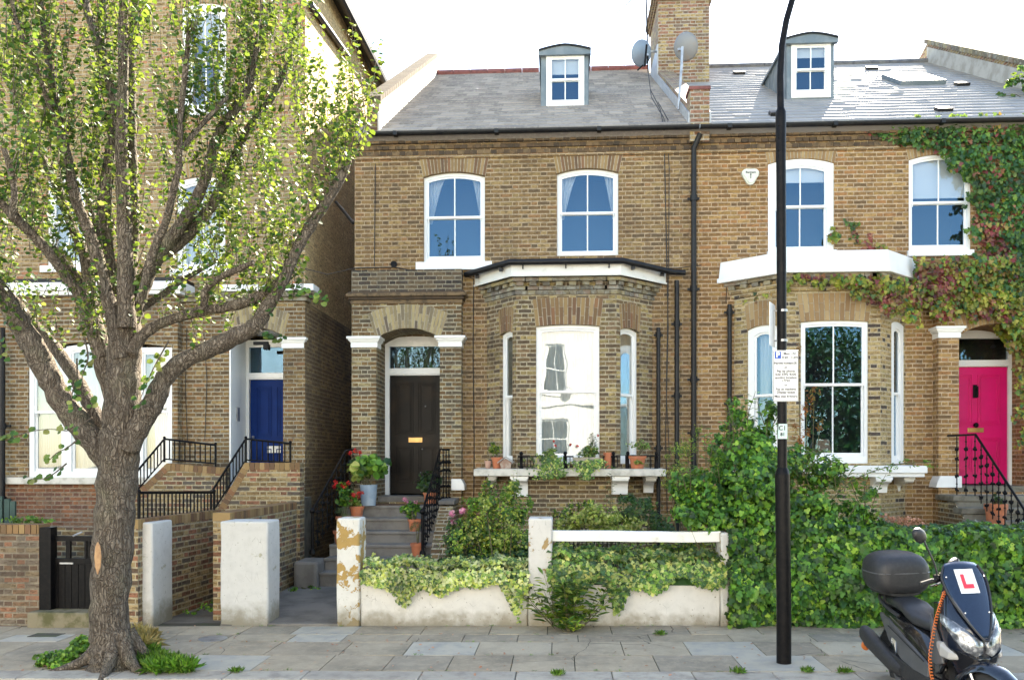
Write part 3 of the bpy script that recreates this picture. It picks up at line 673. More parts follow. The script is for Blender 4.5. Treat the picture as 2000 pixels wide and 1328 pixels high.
# bay
BP = [(-1.285,YF), (-.727,YB), (.987,YB), (1.663,YF)]
FBL = Fr(BP[0], (BP[1][0]-BP[0][0], BP[1][1]-BP[0][1])); FBR = Fr(BP[2], (BP[3][0]-BP[2][0], BP[3][1]-BP[2][1]))
LL = math.dist(BP[0], BP[1]); LR = math.dist(BP[2], BP[3])
bz1 = 5.14; c0, c1 = FB.A(1047), FB.A(1171); cz0, cz1 = FB.Z(1108,905), FB.Z(1108,634)
lw = (FBL.A(976), LL-.1, 1.95, FBL.Z(984,648), .05); rw = (.1, FBR.A(1249), 1.95, FBR.Z(1237,642), .05)
mb = MB(); wall_panel(mb, FB, BP[1][0], BP[2][0], -.1, bz1, [(c0,c1,cz0,cz1,.03)], .14); wall_panel(mb, FBL, 0, LL, -.1, bz1, [lw], .14); wall_panel(mb, FBR, 0, LR, -.1, bz1, [rw], .14)
mb.build('bay', M['baybrick'], H2)
voussoirs(H2, FB, c0-.01, c1+.01, cz1+.002, .03, .46, 16, M['vous'], skew=.12)
voussoirs(H2, FBL, lw[0], lw[1], lw[3]+.002, .05, .42, 8, M['vous'], skew=.1); voussoirs(H2, FBR, rw[0], rw[1], rw[3]+.002, .05, .42, 8, M['vous'], skew=.1)
window(H2, FB, c0, c1, cz0, cz1, .03, v=.05, fw=.06, fb=.09, cols=1, mid=.51, curtain='net', label='wide sash window with net curtain at the front of the bay', glassm='glassb', room='cream', rd=.45)
window(H2, FBL, *lw, v=.07, fw=.055, fb=.08, cols=1, label='narrow sash window in the angled left side of the bay', room='cream', rd=.12, glassm='glassb')
window(H2, FBR, *rw, v=.07, fw=.055, fb=.08, cols=1, label='narrow sash window in the angled right side of the bay', room='cream', rd=.12, glassm='glassb')
mb = MB()
def dentils(mb, pts, o, z0, z1, step=.225, wd=.11, back=.0):
    q = bayoff(pts, o); r = bayoff(pts, back)
    for (p0, p1) in zip(q, q[1:]):
        L = math.dist(p0, p1); u = ((p1[0]-p0[0])/L, (p1[1]-p0[1])/L); n = (u[1], -u[0]); k = int(L/step)
        for i in range(k+1):
            a = (L-k*step)/2+i*step-wd/2; a = max(0, min(L-wd, a)); dd = o-back+.04
            x, y = p0[0]+u[0]*a, p0[1]+u[1]*a
            pts4 = [(x,y),(x+u[0]*wd,y+u[1]*wd),(x+u[0]*wd-n[0]*dd,y+u[1]*wd-n[1]*dd),(x-n[0]*dd,y-n[1]*dd)]
            mb.hexa([(a_,b_,z0) for a_,b_ in pts4]+[(a_,b_,z1) for a_,b_ in pts4])
for k, z in enumerate((4.845,)): dentils(mb, BP, .03, z, z+.07, .118, .11)
dentils(mb, BP, .05, 4.925, 4.985, .235, .22); dentils(mb, BP, .085, 4.99, 5.055, .225, .115); dentils(mb, BP, .115, 5.06, 5.12, .235, .225)
mb.build('bay_cornice', M['dent'], H2)
mb = MB(); bayprism(mb, BP, .165, 5.125, 5.36); bayprism(mb, BP, .19, 5.125, 5.16); mb.build('bay_fascia', M['whitew'], H2, bevel=.004)
mb = MB(); bayprism(mb, BP, .2, 5.362, 5.375); bayprism(mb, BP, .24, 5.375, 5.5, o2=-.3); mb.build('bay_roof', M['leadl'], H2)
mb = MB(); q = bayoff(BP, .235); pts = [(q[0][0]-.09,q[0][1]+.05)]+q[1:3]+[(q[3][0]+.3, q[3][1]-.1)]
gp = [(q[0][0]-.06, YF-.06, 5.335), (q[1][0],q[1][1],5.355), (q[2][0],q[2][1],5.355), (q[3][0], YF-.12, 5.32), (q[3][0]+.22, YF-.12, 5.31)]
mb.tube(gp, .05, 10)
for t in (.12,.5,.88):
    x = q[1][0]+(q[2][0]-q[1][0])*t; mb.box(x-.01,x+.01,q[1][1]+.0,q[1][1]+.07,5.25,5.33)
for (A_,B_) in ((q[0],q[1]),(q[3],q[2])):
    for t in (.2,.8):
        x, y = A_[0]+(B_[0]-A_[0])*t, A_[1]+(B_[1]-A_[1])*t; mb.box(x-.03,x+.03,y-.02,y+.06,5.25,5.32)
mb.build('bay_gutter', M['pipe'], H2, smooth=40)
mb = MB(); x0, x1 = PX(925,13.93), PX(1301,13.93)
for xa, xb in ((x0, x1),):
    mb.add([(x0,13.93,1.745),(x1,13.93,1.745),(x1+.05,YF,1.745),(x0-.02,YF,1.745),(x0,13.93,1.865),(x1,13.93,1.865),(x1+.05,YF,1.875),(x0-.02,YF,1.875)], [(3,2,1,0),(4,5,6,7),(0,1,5,4),(1,2,6,5),(2,3,7,6),(3,0,4,7)])
sh = mb.build('window_shelf', M['wstone'], H2, bevel=.012)
mb = MB()
for pa, pb, yb, yf, pz in ((954,968,YF,14.3,966),(998,1030,YB,13.98,970),(1196,1228,YB,13.98,966),(1262,1282,YF-.15,14.2,964)):
    mb = MB(); bracket(mb, PX(pa,yf), PX(pb,yf), yb, yf, PZ(pa,pz,yf), 1.744); mb.build('shelf_bracket', M['white'], sh, bevel=.004)
# roof
mb = MB()
roofpoly = [(RY0+.02,RZ0-.06),(RY0+.02,RZ0-.005),(RP(0,RS).y,RP(0,RS).z-.005),(28.9,RZ0-.01),(28.9,RZ0-.2),(RY0+.3,RZ0-.2)]
mb.prism([(XL+.05,y,z) for y,z in roofpoly], (XM-XL-.05,0,0)); rf = mb.build('roof', M['slate'], H2)
slates(rf, -3.2, 2.3, M['slate'])
mb = MB(); rt = RP(0,RS)
x = -3.2
while x < 2.3:
    mb.tube([(x,rt.y,rt.z+.03),(min(2.3,x+.44),rt.y,rt.z+.03)], .1, 8); x += .45
mb.build('ridge_tiles', M['redridge'], rf)
mb = MB()   # left gable parapet with rendered inner face
pp = [(YF-.1,7.7),(YF-.1,8.45),(RP(0,RS).y+.05,12.68),(RP(0,RS).y+.6,12.5),(RP(0,RS).y+.6,7.7)]
mb.prism([(-3.44,y,z) for y,z in pp], (.22,0,0)); gb = mb.build('gable_parapet', M['basement'], H2)
mb = MB(); L0 = Vector((0,YF-.12,8.45)); L1 = Vector((0,RP(0,RS).y+.1,12.7)); k = 34
for i in range(k):
    p, q = L0.lerp(L1, (i+.05)/k), L0.lerp(L1, (i+.95)/k)
    mb.hexa([(-3.47,p.y,p.z),(-3.19,p.y,p.z),(-3.19,q.y,q.z),(-3.47,q.y,q.z),(-3.47,p.y,p.z+.1),(-3.19,p.y,p.z+.1),(-3.19,q.y,q.z+.1),(-3.47,q.y,q.z+.1)])
mb.build('parapet_coping', M['cope'], gb)
mb = MB(); mb.prism([(-3.218,RP(0,0).y,RZ0+.0),(-3.218,RP(0,0).y,RZ0+.34),(-3.218,RP(0,RS).y,RP(0,RS).z+.34),(-3.218,RP(0,RS).y,RP(0,RS).z)], (.028,0,0)); mb.build('parapet_flashing', M['wrender'], gb)
# shared party parapet and chimney
mb = MB(); mb.prism([(2.3,y,z) for y,z in ((14.74,7.6),(14.74,8.5),(15.1,8.5),(15.1,8.42),(19.4,11.0),(19.4,9.5),(15.1,7.6))], (.34,0,0)); pg = mb.build('party_parapet', M['chimb'], H2)
mb = MB(); mb.box(2.28,2.66,14.72,15.12,8.5,8.56); mb.build('parapet_cap_tile', M['redridge'], pg, bevel=.006)
for xa, xb in ((2.272,2.298),(2.642,2.67)):
    mb = MB(); mb.prism([(xa,RP(0,.1,0).y,RP(0,.1).z),(xa,RP(0,.1).y,RP(0,.1).z+.2),(xa,19.4,RP(0,(19.4-RY0)/math.cos(RTH)).z+.22),(xa,19.4,RP(0,(19.4-RY0)/math.cos(RTH)).z)], (xb-xa,0,0)); mb.build('flashing', M['leadl'], pg)
mb = MB(); mb.box(2.3,3.47,19.4,21.0,9.8,12.62)
for i, o in enumerate((.04,.08,.12)): mb.box(2.3-o,3.47+o,19.4-o,21.0+o,12.621+i*.08,12.70+i*.08)
mb.box(2.301,3.469,19.401,20.999,12.861,14.2); ch = mb.build('chimney', M['chimb'], H2)
mb = MB()
z0 = RP(0,(19.4-RY0)/math.cos(RTH)).z
mb.box(2.27,2.3,19.37,21.0,z0-.1,z0+.9)
mb.box(2.27,2.66,19.36,19.398,z0-.12,z0+.18); mb.add([(2.27,19.36,z0+.18),(2.66,19.36,z0+.18),(2.66,19.2,z0-.12),(2.27,19.2,z0-.12)], [(0,1,2,3)]); mb.build('chimney_flashing', M['leadl'], ch)
# dormers
def dormer(house, xa, xb, yf, z0, z1, label, glassm='glass', blind=.3, ws=None):
    zroof = lambda y: RP(0,(y-RY0)/math.cos(RTH)).z
    yb = RY0+(z1-RZ0)/math.tan(RTH); zf = zroof(yf)
    wa, wb, wz0, wz1 = ws
    mb = MB(); fr = Fr((0,yf),(1,0))
    wall_panel(mb, fr, xa, xb, zf-.05, z1, [(wa,wb,wz0,wz1,0)], .05)
    for x in (xa, xb): mb.face([(x,yf,zf-.05),(x,yf,z1),(x,yb,z1),(x,yf+.05,zf-.05)])
    d = lbl(mb.build('dormer', M['lead'], house), label)
    m = MB()
    for i in range(6):
        y = yf+.12+i*.3
        if y < yb-.2:
            for x in (xa-.012, xb-.006): m.box(x, x+.018, y, y+.02, zroof(y)+.01, z1-.02)
    m.build('standing_seam', M['lead'], d)
    m = MB(); n = 10; top = [(xa-.05+(xb-xa+.1)*i/n, z1+.10*(1-abs((i/n-.5)*2)**1.5)) for i in range(n+1)]
    m.prism([(x,yf-.1,z) for x,z in top]+[(xb+.05,yf-.1,z1-.09),(xa-.05,yf-.1,z1-.09)], (0,.09,0)); 
    m.prism([(x,yf-.02,z+.015) for x,z in top]+[(x,yf-.02,z-.04) for x,z in top[::-1]], (0,yb-yf+.3,0))
    m.build('dormer_roof', M['lead'], d)
    m = MB(); m.prism([(x,yf-.13,z+.022) for x,z in top]+[(x,yf-.13,z-.012) for x,z in top[::-1]], (0,.1,0)); m.build('dormer_edge', M['pipe'], d)
    return d, fr
dx0, dx1 = PX(1057,16.75), PX(1149,16.75); zz0 = PZ(1100,212,16.75)
d1, fr = dormer(H2, dx0, dx1, 16.75, zz0, PZ(1100,103,16.75), 'grey clad dormer with a white four-pane window', ws=(PX(1067,16.75),PX(1141,16.75),PZ(1100,210,16.75),PZ(1100,106,16.75)))
w = window(H2, fr, PX(1067,16.75),PX(1141,16.75),PZ(1100,210,16.75),PZ(1100,106,16.75), 0, v=-.03, fw=.08, fb=.1, cols=2, mid=.5, blind=.32, name='dormer_window', label='white dormer window with a blind half down')
mb = MB(); mb.fbox(fr, PX(1060,16.75), PX(1148,16.75), -.07, .0, zz0-.07, zz0-.015); mb.build('sill', M['white'], w, bevel=.006)
# gutter along the eaves
def gutter(house, x0, x1, dz=0):
    mb = MB(); n = 8; y0, z0, r = RY0-.02, RZ0-.03+dz, .06
    prof = [(y0+r*math.cos(math.pi+math.pi*i/n), z0+r*math.sin(math.pi+math.pi*i/n)) for i in range(n+1)]
    prof += [(y+ (.006 if y < y0 else -.006), z+.006) for y, z in prof[::-1]]
    mb.prism([(x0,y,z) for y,z in prof], (x1-x0,0,0))
    mb.box(x0, x1, YF-.12, YF-.05, z0-.075, z0+.02)
    x = x0+.5
    while x < x1-.1:
        mb.box(x-.035, x+.035, y0-r-.01, y0+r, z0-r-.008, z0+.004); x += 1.8
    return mb.build('gutter', M['pipe'], house)
gutter(H2, XL+.3, 2.44)
downpipe(H2, PX(1355,YF-.09), YF-.09, .1, 7.35, .048, 'full height black drainpipe at the party wall', top=[(PX(1355,YF-.09),YF-.1,7.5),(PX(1368,YF-.2),YF-.2,7.72)], joints=(.33,.46,.68,.9))
downpipe(H2, PX(1322,YF-.08), YF-.08, .1, PZ(1322,548,YF-.08), .042, 'black drainpipe running down from the bay gutter', joints=(.2,.6,.85))
downpipe(H2, 1.76, YF-.09, .1, PZ(1281,640,YF-.09), .036, 'short thin drainpipe beside the bay', joints=(.5,.97))
def cable(house, pts, r=.008, label=None):
    mb = MB(); mb.tube(pts, r, 5); return lbl(mb.build('cable', M['cable'], house), label)
y = YF-.015
cable(H2, [P(a,b,y) for a,b in ((733,320),(732,440),(731,520))])
cable(H2, [P(a,b,y) for a,b in ((690,524),(770,522),(810,530),(880,528),(925,545),(924,700),(926,870),(925,1000))], .009)
cable(H2, [P(a,b,y) for a,b in ((1297,255),(1300,400),(1305,640),(1300,850),(1303,1000))], .009)
cable(H2, [P(a,b,y) for a,b in ((1303,255),(1307,330),(1306,520),(1301,760),(1308,900))], .007)
cable(H2, [P(a,b,y) for a,b in ((1297,524),(1322,524),(1370,518))], .006)
mb = MB(); mb.lathe((0,0,0), [(.055,0),(.055,.02)], 14, M=Matrix.Rotation(R(90),4,'X')); mb.v = [p+P(769,516,YF-.005) for p in mb.v]; mb.ring([P(769,516,YF-.02)+Vector((.06*math.cos(t*.5236),0,.06*math.sin(t*.5236))) for t in range(12)],[P(769,516,YF-.02)+Vector((.042*math.cos(t*.5236),0,.042*math.sin(t*.5236))) for t in range(12)],(0,.015,0)); mb.build('wall_tie', M['black'], H2)

# ================================================================== right house
H3 = T('terraced_house', 'right brown brick terraced house with a pink front door and a creeper', 'house', (6, YF, 0))
mb = MB()
w3 = (FM.A(1500), FM.A(1629), FM.Z(1560,492), FM.Z(1560,310), .09); w4 = (FM.A(1775), FM.A(1896), FM.Z(1835,490), FM.Z(1835,302), .09)
EX0, EX1 = PX(1873,YP), 8.13; EZ0 = PZ(1920,947,15.42); EZC = FP.Z(1930, 632)
wall_panel(mb, FM, XM, XR, -.3, 7.82, [w3, w4, (EX0,EX1,EZ0-.1,EZC,0,.02), (3.35,5.85,1.96,4.6,0,.01)], .12)
mb.face([(XR,YF,-.3),(XR,YF,7.82),(XR,28.9,7.82),(XR,28.9,-.3)])
mb.build('wall', M['stock2'], H3)
for (q0,q1,_z,zt,rs) in (w3, w4): voussoirs(H3, FM, q0-.01, q1+.01, zt+.002, rs, .27, 20, M['vous2'], skew=.2)
window(H3, FM, *w3, v=.02, fw=.12, fb=.05, blind=.17, label='first floor sash window above the white bay roof, behind the lamp post', mid=.51)
window(H3, FM, *w4, v=.02, fw=.05, fb=.06, blind=.42, label='first floor sash window at the edge of the creeper', sill=(.03,.1,.07), mid=.5)
wz = MB(); r0, r1 = w4[0]+.06, w4[1]-.06; zz = w4[2]+(w4[3]-w4[2])*.5
B2 = [(3.1,YF), (3.83,YB), (5.39,YB), (6.05,YF)]
GBL = Fr(B2[0], (B2[1][0]-B2[0][0], B2[1][1]-B2[0][1])); GBR = Fr(B2[2], (B2[3][0]-B2[2][0], B2[3][1]-B2[2][1])); L2 = math.dist(B2[0],B2[1]); R2 = math.dist(B2[2],B2[3])
g0, g1 = FB.A(1564), FB.A(1696); gz0, gz1 = FB.Z(1630,905), FB.Z(1630,626)
lw2 = (GBL.A(1459), L2-.12, 1.95, GBL.Z(1482,636), .06); rw2 = (GBR.A(1741), GBR.A(1766), 1.95, GBR.Z(1750,628), .05)
mb = MB(); wall_panel(mb, FB, B2[1][0], B2[2][0], -.1, bz1, [(g0,g1,gz0,gz1,.025)], .14); wall_panel(mb, GBL, 0, L2, -.1, bz1, [lw2], .14); wall_panel(mb, GBR, 0, R2, -.1, bz1, [rw2], .14)
mb.build('bay', M['baybrick2'], H3)
voussoirs(H3, FB, g0-.01, g1+.01, gz1+.002, .025, .46, 14, M['vous2'], skew=.12); voussoirs(H3, GBL, lw2[0], lw2[1], lw2[3]+.002, .06, .42, 8, M['vous2'], skew=.1)
window(H3, FB, g0, g1, gz0, gz1, .025, v=.03, fw=.055, fb=.12, cols=2, mid=.54, label='wide four-pane sash window at the front of the right bay', rd=.8)
window(H3, GBL, *lw2, v=.03, fw=.12, fb=.08, cols=1, curtain='left', label='narrow sash window with a drawn curtain in the left side of the right bay', rd=.25)
window(H3, GBR, *rw2, v=.01, fw=.12, fb=.08, cols=1, label='narrow white framed window in the right side of the right bay', rd=.12)
mb = MB(); lsx = PX(1607,14.75); bx = MB()
bx.prism([(lsx-.14,14.7,gz0+.13),(lsx+.14,14.7,gz0+.13),(lsx+.09,14.7,gz0+.42),(lsx-.09,14.7,gz0+.42)], (0,.18,0)); bx.build('lampshade', M['woodf'], H3)
mb = MB(); bayprism(mb, B2, .03, 4.86, 4.93); bayprism(mb, B2, .06, 4.93, 5.0); mb.build('bay_cornice', M['baybrick2'], H3)
mb = MB(); dentils(mb, B2, .1, 5.001, 5.07, .225, .115); dentils(mb, B2, .12, 5.072, 5.13, .235, .225); mb.build('bay_dentils', M['dent'], H3)
mb = MB(); bayprism(mb, B2, .2, 5.132, 5.22); bayprism(mb, B2, .18, 5.221, 5.5, o2=.16)
q = bayoff(B2,.16); mb.box(w3[0]-.02, w3[1]+.02, YF-.09, YF+.02, 5.45, w3[2]+.01)
mb.build('bay_roof', M['white'], H3, bevel=.01)
mb = MB(); x0, x1 = PX(1560,13.95), PX(1812,13.95)
mb.add([(x0-.9,13.95,1.80),(x1,13.95,1.80),(x1+.05,YF,1.80),(x0-.9,YF,1.80),(x0-.9,13.95,1.92),(x1,13.95,1.92),(x1+.05,YF,1.93),(x0-.9,YF,1.93)], [(3,2,1,0),(4,5,6,7),(0,1,5,4),(1,2,6,5),(2,3,7,6),(3,0,4,7)])
mb.box(x0-.88,x1-.03,13.985,YF-.05,1.735,1.799)
sh2 = mb.build('window_shelf', M['white'], H3, bevel=.01)
mb = MB(); bracket(mb, PX(1712,13.98), PX(1742,13.98), YB, 13.98, PZ(1725,963,13.98), 1.734); mb.build('shelf_bracket', M['white'], sh2, bevel=.004); mb = MB(); bracket(mb, PX(1765,14.2), PX(1783,14.2), YF-.1, 14.15, PZ(1775,961,14.2), 1.734); mb.build('shelf_bracket', M['white'], sh2, bevel=.004)
# porch of the pink door
QX0, QX1 = PX(1833,YP), 8.6; QZT = FP.Z(1900, 540)
mb = MB(); wall_panel(mb, FP, QX0, QX1, -.2, QZT, [(EX0,EX1,EZ0-.1,EZC,.2,.74)], .74)
for x in (QX0,QX1): mb.face([(x,YP,-.2),(x,YF,-.2),(x,YF,QZT),(x,YP,QZT)])
mb.face([(QX0,YP,QZT),(QX1,YP,QZT),(QX1,YF,QZT),(QX0,YF,QZT)])
mb.build('porch', M['stock2'], H3)
voussoirs(H3, FP, EX0-.01, EX1+.01, EZC+.002, .2, .4, 22, M['vous2'], skew=.33)
zz = FP.Z(1855,660); z2 = FP.Z(1855,638)
mb = MB(); capital(mb, FP, QX0, EX0+.012, zz, z2); mb.build('pier_capital', M['white'], H3, bevel=.003)
mb = MB(); capital(mb, FP, EX1-.012, QX1, zz, z2); mb.build('pier_capital', M['white'], H3, bevel=.003)
zb = FP.Z(1850,952); mb = MB(); mb.prism([(QX0-.07,YP-.07,zb),(EX0+.02,YP-.07,zb),(EX0+.02,YP-.07,zb+.2),(QX0-.0,YP-.07,zb+.2),(QX0-.05,YP-.07,zb+.09)], (0,.3,0)); mb.build('pier_base_stone', M['white'], H3, bevel=.01)
et0, et1 = PZ(1920,703,15.42), PZ(1920,716,15.42)
door_frame(H3, FD, EX0, EX1+.02, EZ0, et0, PZ(1920,645,15.42), .05, 0, .075, 0, 0, et1, gz=PZ(1920,661,15.42))
mb = MB(); zq = PZ(1920,645,15.42)-.06; mb.face([FP.pt(EX0,.742,zq),FP.pt(EX1,.742,zq)]+[FP.pt(a,.742,z) for a,z in arc(EX0,EX1,EZC,.2)[::-1]]); mb.build('arch_infill', M['stock2'], H3)
dr, c, zl = panel_door(H3, FD, EX0+.08, EX1-.06, EZ0+.02, et1-.003, .045, M['pinkdoor'], 'bright pink panelled door')
mb = MB(); mb.fbox(FD, c-.13, c+.15, .03, .046, zl-.04, zl+.04); mb.fbox(FD, c-.09, c+.11, .024, .032, zl-.02, zl+.018); mb.build('letterbox', M['brass'], dr, bevel=.003)
mb = MB(); zz = PZ(1911,765,15.42); mb.fbox(FD, c-.035,c+.035,.03,.05,zz-.11,zz+.13); mb.ring([FD.pt(c+p*.045,.0,zz+q*.1) for p,q in ((-1,-1),(1,-1),(1,1),(-1,1))],[FD.pt(c+p*.025,.0,zz+q*.075) for p,q in ((-1,-1),(1,-1),(1,1),(-1,1))],(0,.03,0)); mb.build('door_knocker', M['black'], dr, bevel=.004)
mb = MB(); zz = PZ(1911,830,15.42); mb.ball(tuple(FD.pt(c,.0,zz)), .045, 10); mb.tube([FD.pt(c,0,zz), FD.pt(c,.05,zz)], .02, 8); mb.build('door_knob', M['black'], dr, smooth=60)
mb = MB(); mb.box(EX0, EX1, YF-.1, 15.5, EZ0-.13, EZ0); mb.build('doorstep', M['stonest'], H3, bevel=.012)
# roof of the right house
mb = MB(); mb.prism([(XM+.001,y,z) for y,z in roofpoly], (XR-XM,0,0)); rf3 = mb.build('roof', M['slate2'], H3)
slates(rf3, 2.66, 9.4, M['slate2'], lift=.010, jit=.004)
mb = MB(); x = 3.5
while x < 9.4: mb.tube([(x,rt.y,rt.z+.02),(min(9.4,x+.44),rt.y,rt.z+.02)], .085, 8); x += .45
mb.build('ridge_tiles', M['greyridge'], rf3)
mb = MB(); mb.prism([(9.42,y,z) for y,z in pp], (.3,0,0)); gb = mb.build('gable_parapet', M['chimb'], H3)
mb = MB()
for i in range(k):
    p, q = L0.lerp(L1, (i+.03)/k), L0.lerp(L1, (i+.97)/k)
    mb.hexa([(9.36,p.y,p.z),(9.78,p.y,p.z),(9.78,q.y,q.z),(9.36,q.y,q.z),(9.36,p.y,p.z+.12),(9.78,p.y,p.z+.12),(9.78,q.y,q.z+.12),(9.36,q.y,q.z+.12)])
mb.build('parapet_coping', M['dent'], gb)
mb = MB(); mb.prism([(9.39,RP(0,0).y,RZ0),(9.39,RP(0,0).y,RZ0+.4),(9.39,RP(0,RS).y,RP(0,RS).z+.4),(9.39,RP(0,RS).y,RP(0,RS).z)], (.028,0,0)); mb.build('parapet_flashing', M['wrender'], gb)
Yd = 16.85; ez0 = PZ(1585,192,Yd); ez1 = PZ(1585,80,Yd)
d2, fr = dormer(H3, PX(1537,Yd), PX(1629,Yd), Yd, ez0, ez1, 'grey clad dormer with a white sash window beside the lamp post', ws=(PX(1545,Yd),PX(1622,Yd),PZ(1585,192,Yd),PZ(1585,80,Yd)-.03))
w = window(H3, fr, PX(1545,Yd),PX(1622,Yd),PZ(1585,192,Yd),PZ(1585,80,Yd)-.03, 0, v=-.03, fw=.08, fb=.12, cols=2, mid=.48, blind=.2, name='dormer_window', label='white four-pane dormer window behind the lamp post')
gutter(H3, 2.46, XR, 0)
downpipe(H3, PX(1425,YF-.08), YF-.08, .4, PZ(1425,595,YF-.08), .04, 'short black drainpipe with an open head beside the right bay', joints=(.2,.6,.97))
cable(H3, [P(a,b,YF-.015) for a,b in ((1418,590),(1420,520),(1500,517))], .007)
mb = MB()     # skylight, roof vents
def roofbox(mb, px, py, w, l, h, tilt=0):
    r = ray(px, py); t = None
    m = .602; t = (RZ0-m*RY0-EYE)/(r[2]-m*r[1]); x, yy = r[0]*t, r[1]*t; s = (yy-RY0)/math.cos(RTH)
    a = [RP(x-w/2,s-l/2,0),RP(x+w/2,s-l/2,0),RP(x+w/2,s+l/2,0),RP(x-w/2,s+l/2,0)]; b = [RP(x-w/2,s-l/2,h),RP(x+w/2,s-l/2,h),RP(x+w/2,s+l/2,h+tilt),RP(x-w/2,s+l/2,h+tilt)]
    mb.hexa(a+b); return x, s
for px_, py_ in ((1443,146),(1702,137),(1878,168),(1842,218),(1517,226)):
    mb = MB(); roofbox(mb, px_, py_, .26, .22, .07); mb.build('roof_vent', M['pipe'], rf3, bevel=.01)
mb = MB(); x, s = roofbox(mb, 1782, 160, .95, 1.25, .1); sk = mb.build('skylight', M['lead'], rf3, bevel=.01)
mb = MB(); mb.face([RP(x-.4,s-.55,.103),RP(x+.4,s-.55,.103),RP(x+.4,s+.55,.103),RP(x-.4,s+.55,.103)]); mb.build('pane', M['glass'], sk)

# ================================================================== left house
H1 = T('terraced_house', 'tall yellow brick house with a blue front door, partly behind the tree', 'house', (-8, YF, 0))
HX0, HX1 = -14.5, -4.60
mb = MB()
lw1 = (FM.A(92), FM.A(166), FM.Z(128,520), FM.Z(128,343), .08); lw2b = (FM.A(345), FM.A(440), FM.Z(390,527), FM.Z(390,345), .08); lw3 = (FM.A(355), FM.A(442), FM.Z(398,215), FM.Z(398,6), .08); lw4 = (FM.A(92), FM.A(166), FM.Z(128,215), FM.Z(128,6), .08)
BX0, BX1 = PX(447,YP), PX(553,YP); BZC = FP.Z(500, 640)
zmid = FM.Z(300, 575)
wall_panel(mb, FM, HX0, HX1, -.3, zmid, [(BX0,BX1,1.2,BZC,0,.02)], .15); mb.build('wall', M['leftb'], H1)
mb = MB(); wall_panel(mb, FM, HX0, HX1, zmid, 11.5, [lw1, lw2b, lw3], .15); mb.build('upper_wall', M['leftup'], H1)
mb = MB(); mb.face([(HX1,YF,4.85),(HX1,24,4.85),(HX1,24,11.5),(HX1,YF,11.5)]); mb.face([(HX0,YF,11.5),(HX1,YF,11.5),(HX1,24,11.5),(HX0,24,11.5)]); mb.face([(HX0,24,-.3),(HX1,24,-.3),(HX1,24,11.5),(HX0,24,11.5)]); mb.face([(HX0,YF,-.3),(HX0,24,-.3),(HX0,24,11.5),(HX0,YF,11.5)]); mb.build('side_wall', M['tan'], H1)
for w_ in (lw1, lw2b, lw3): voussoirs(H1, FM, w_[0]-.01, w_[1]+.01, w_[3]+.002, .08, .3, 18, M['vous2'], skew=.2)
window(H1, FM, *lw1, v=.04, fw=.1, glassm='glassb', label='first floor sash window left of the tree trunk', sill=(.1,.12,.07), blind=.3, curtain='net')
window(H1, FM, *lw2b, v=.04, fw=.1, glassm='glassb', label='first floor sash window behind the middle of the tree', sill=(.1,.12,.07), curtain='net')
window(H1, FM, *lw3, v=.03, fw=.13, glassm='glassb', label='second floor sash window behind the top of the tree', sill=(.1,.12,.07), blind=.25)
mb = MB(); mb.tube([(-4.36,YF-.3,11.2),(-4.36,24,11.62)], .09, 10); mb.hexa([(-4.65,YF-.35,11.3),(-4.3,YF-.35,11.3),(-4.3,24,11.7),(-4.65,24,11.7),(-4.65,YF-.35,11.5),(-4.3,YF-.35,11.38),(-4.3,24,11.8),(-4.65,24,11.9)]); mb.build('roof_edge', M['pipe'], H1)
mb = MB(); mb.tube([(-4.53,15.0,10.35),(-4.53,17.7,10.7)], .06, 10); mb.build('drainpipe', M['pipe'], H1, smooth=40)
# lower side wall and porch block
SX = -4.535; zt = 4.86
mb = MB(); mb.box(SX-.3, SX, YP+.01, 24, -.3, zt); mb.build('lower_side_wall', M['sideb'], H1)
mb = MB(); X0p = PX(335,YP+.1)
wall_panel(mb, FP, -6.9, SX+.0, -.2, zt, [(BX0,BX1,1.25,BZC,.16,.74)], .74)
mb.face([(-6.9,YP,zt),(SX,YP,zt),(SX,YF,zt),(-6.9,YF,zt)]); mb.face([(-6.9,YP,-.2),(-6.9,YF,-.2),(-6.9,YF,zt),(-6.9,YP,zt)]); mb.face([(SX,YP,-.2),(SX,YP+.01,-.2),(SX,YP+.01,zt),(SX,YP,zt)])
mb.build('porch', M['leftb'], H1)
mb = MB(); mb.box(-6.9, SX+.05, YP-.06, YF, zt, zt+.07); mb.box(-6.9, SX+.1, YP-.1, YF, zt+.07, zt+.16); mb.build('porch_cornice', M['dent'], H1, bevel=.01)
voussoirs(H1, FP, BX0-.01, BX1+.01, BZC+.002, .16, .38, 20, M['vousy'], skew=.3)
zz = FP.Z(574,680); z2 = FP.Z(574,660)
mb = MB(); capital(mb, FP, BX1-.012, SX-.03, zz, z2, .03); mb.build('pier_capital', M['white'], H1, bevel=.003)
bz0 = 1.36; bt0, bt1 = PZ(515,728,15.42), PZ(515,741,15.42)
mb = MB(); mb.box(BX0+.001, BX0+.03, YP+.012, 15.42, bz0, BZC-.12); mb.build('door_reveal', M['white'], H1)
mb = MB(); mb.face([(BX0,YP+.1,BZC-.03),(BX1,YP+.1,BZC-.03),(BX1,15.5,BZC-.03),(BX0,15.5,BZC-.03)]); mb.build('porch_soffit', M['white'], H1)
FDL = FD
door_frame(H1, FD, BX0+.03, BX1+.1, bz0, bt0, PZ(515,664,15.42), .0001, 0, .06, 0, 0, bt1, gz=PZ(515,678,15.42))
dr, c, zl = panel_door(H1, FD, BX0+.1, BX1+.02, bz0, bt1-.003, .045, M['bluedoor'], 'blue panelled door')
mb = MB(); mb.fbox(FD, c-.13,c+.13,.03,.046,PZ(520,884,15.42),PZ(520,876,15.42)+.05); mb.build('letterbox', M['whitew'], dr)
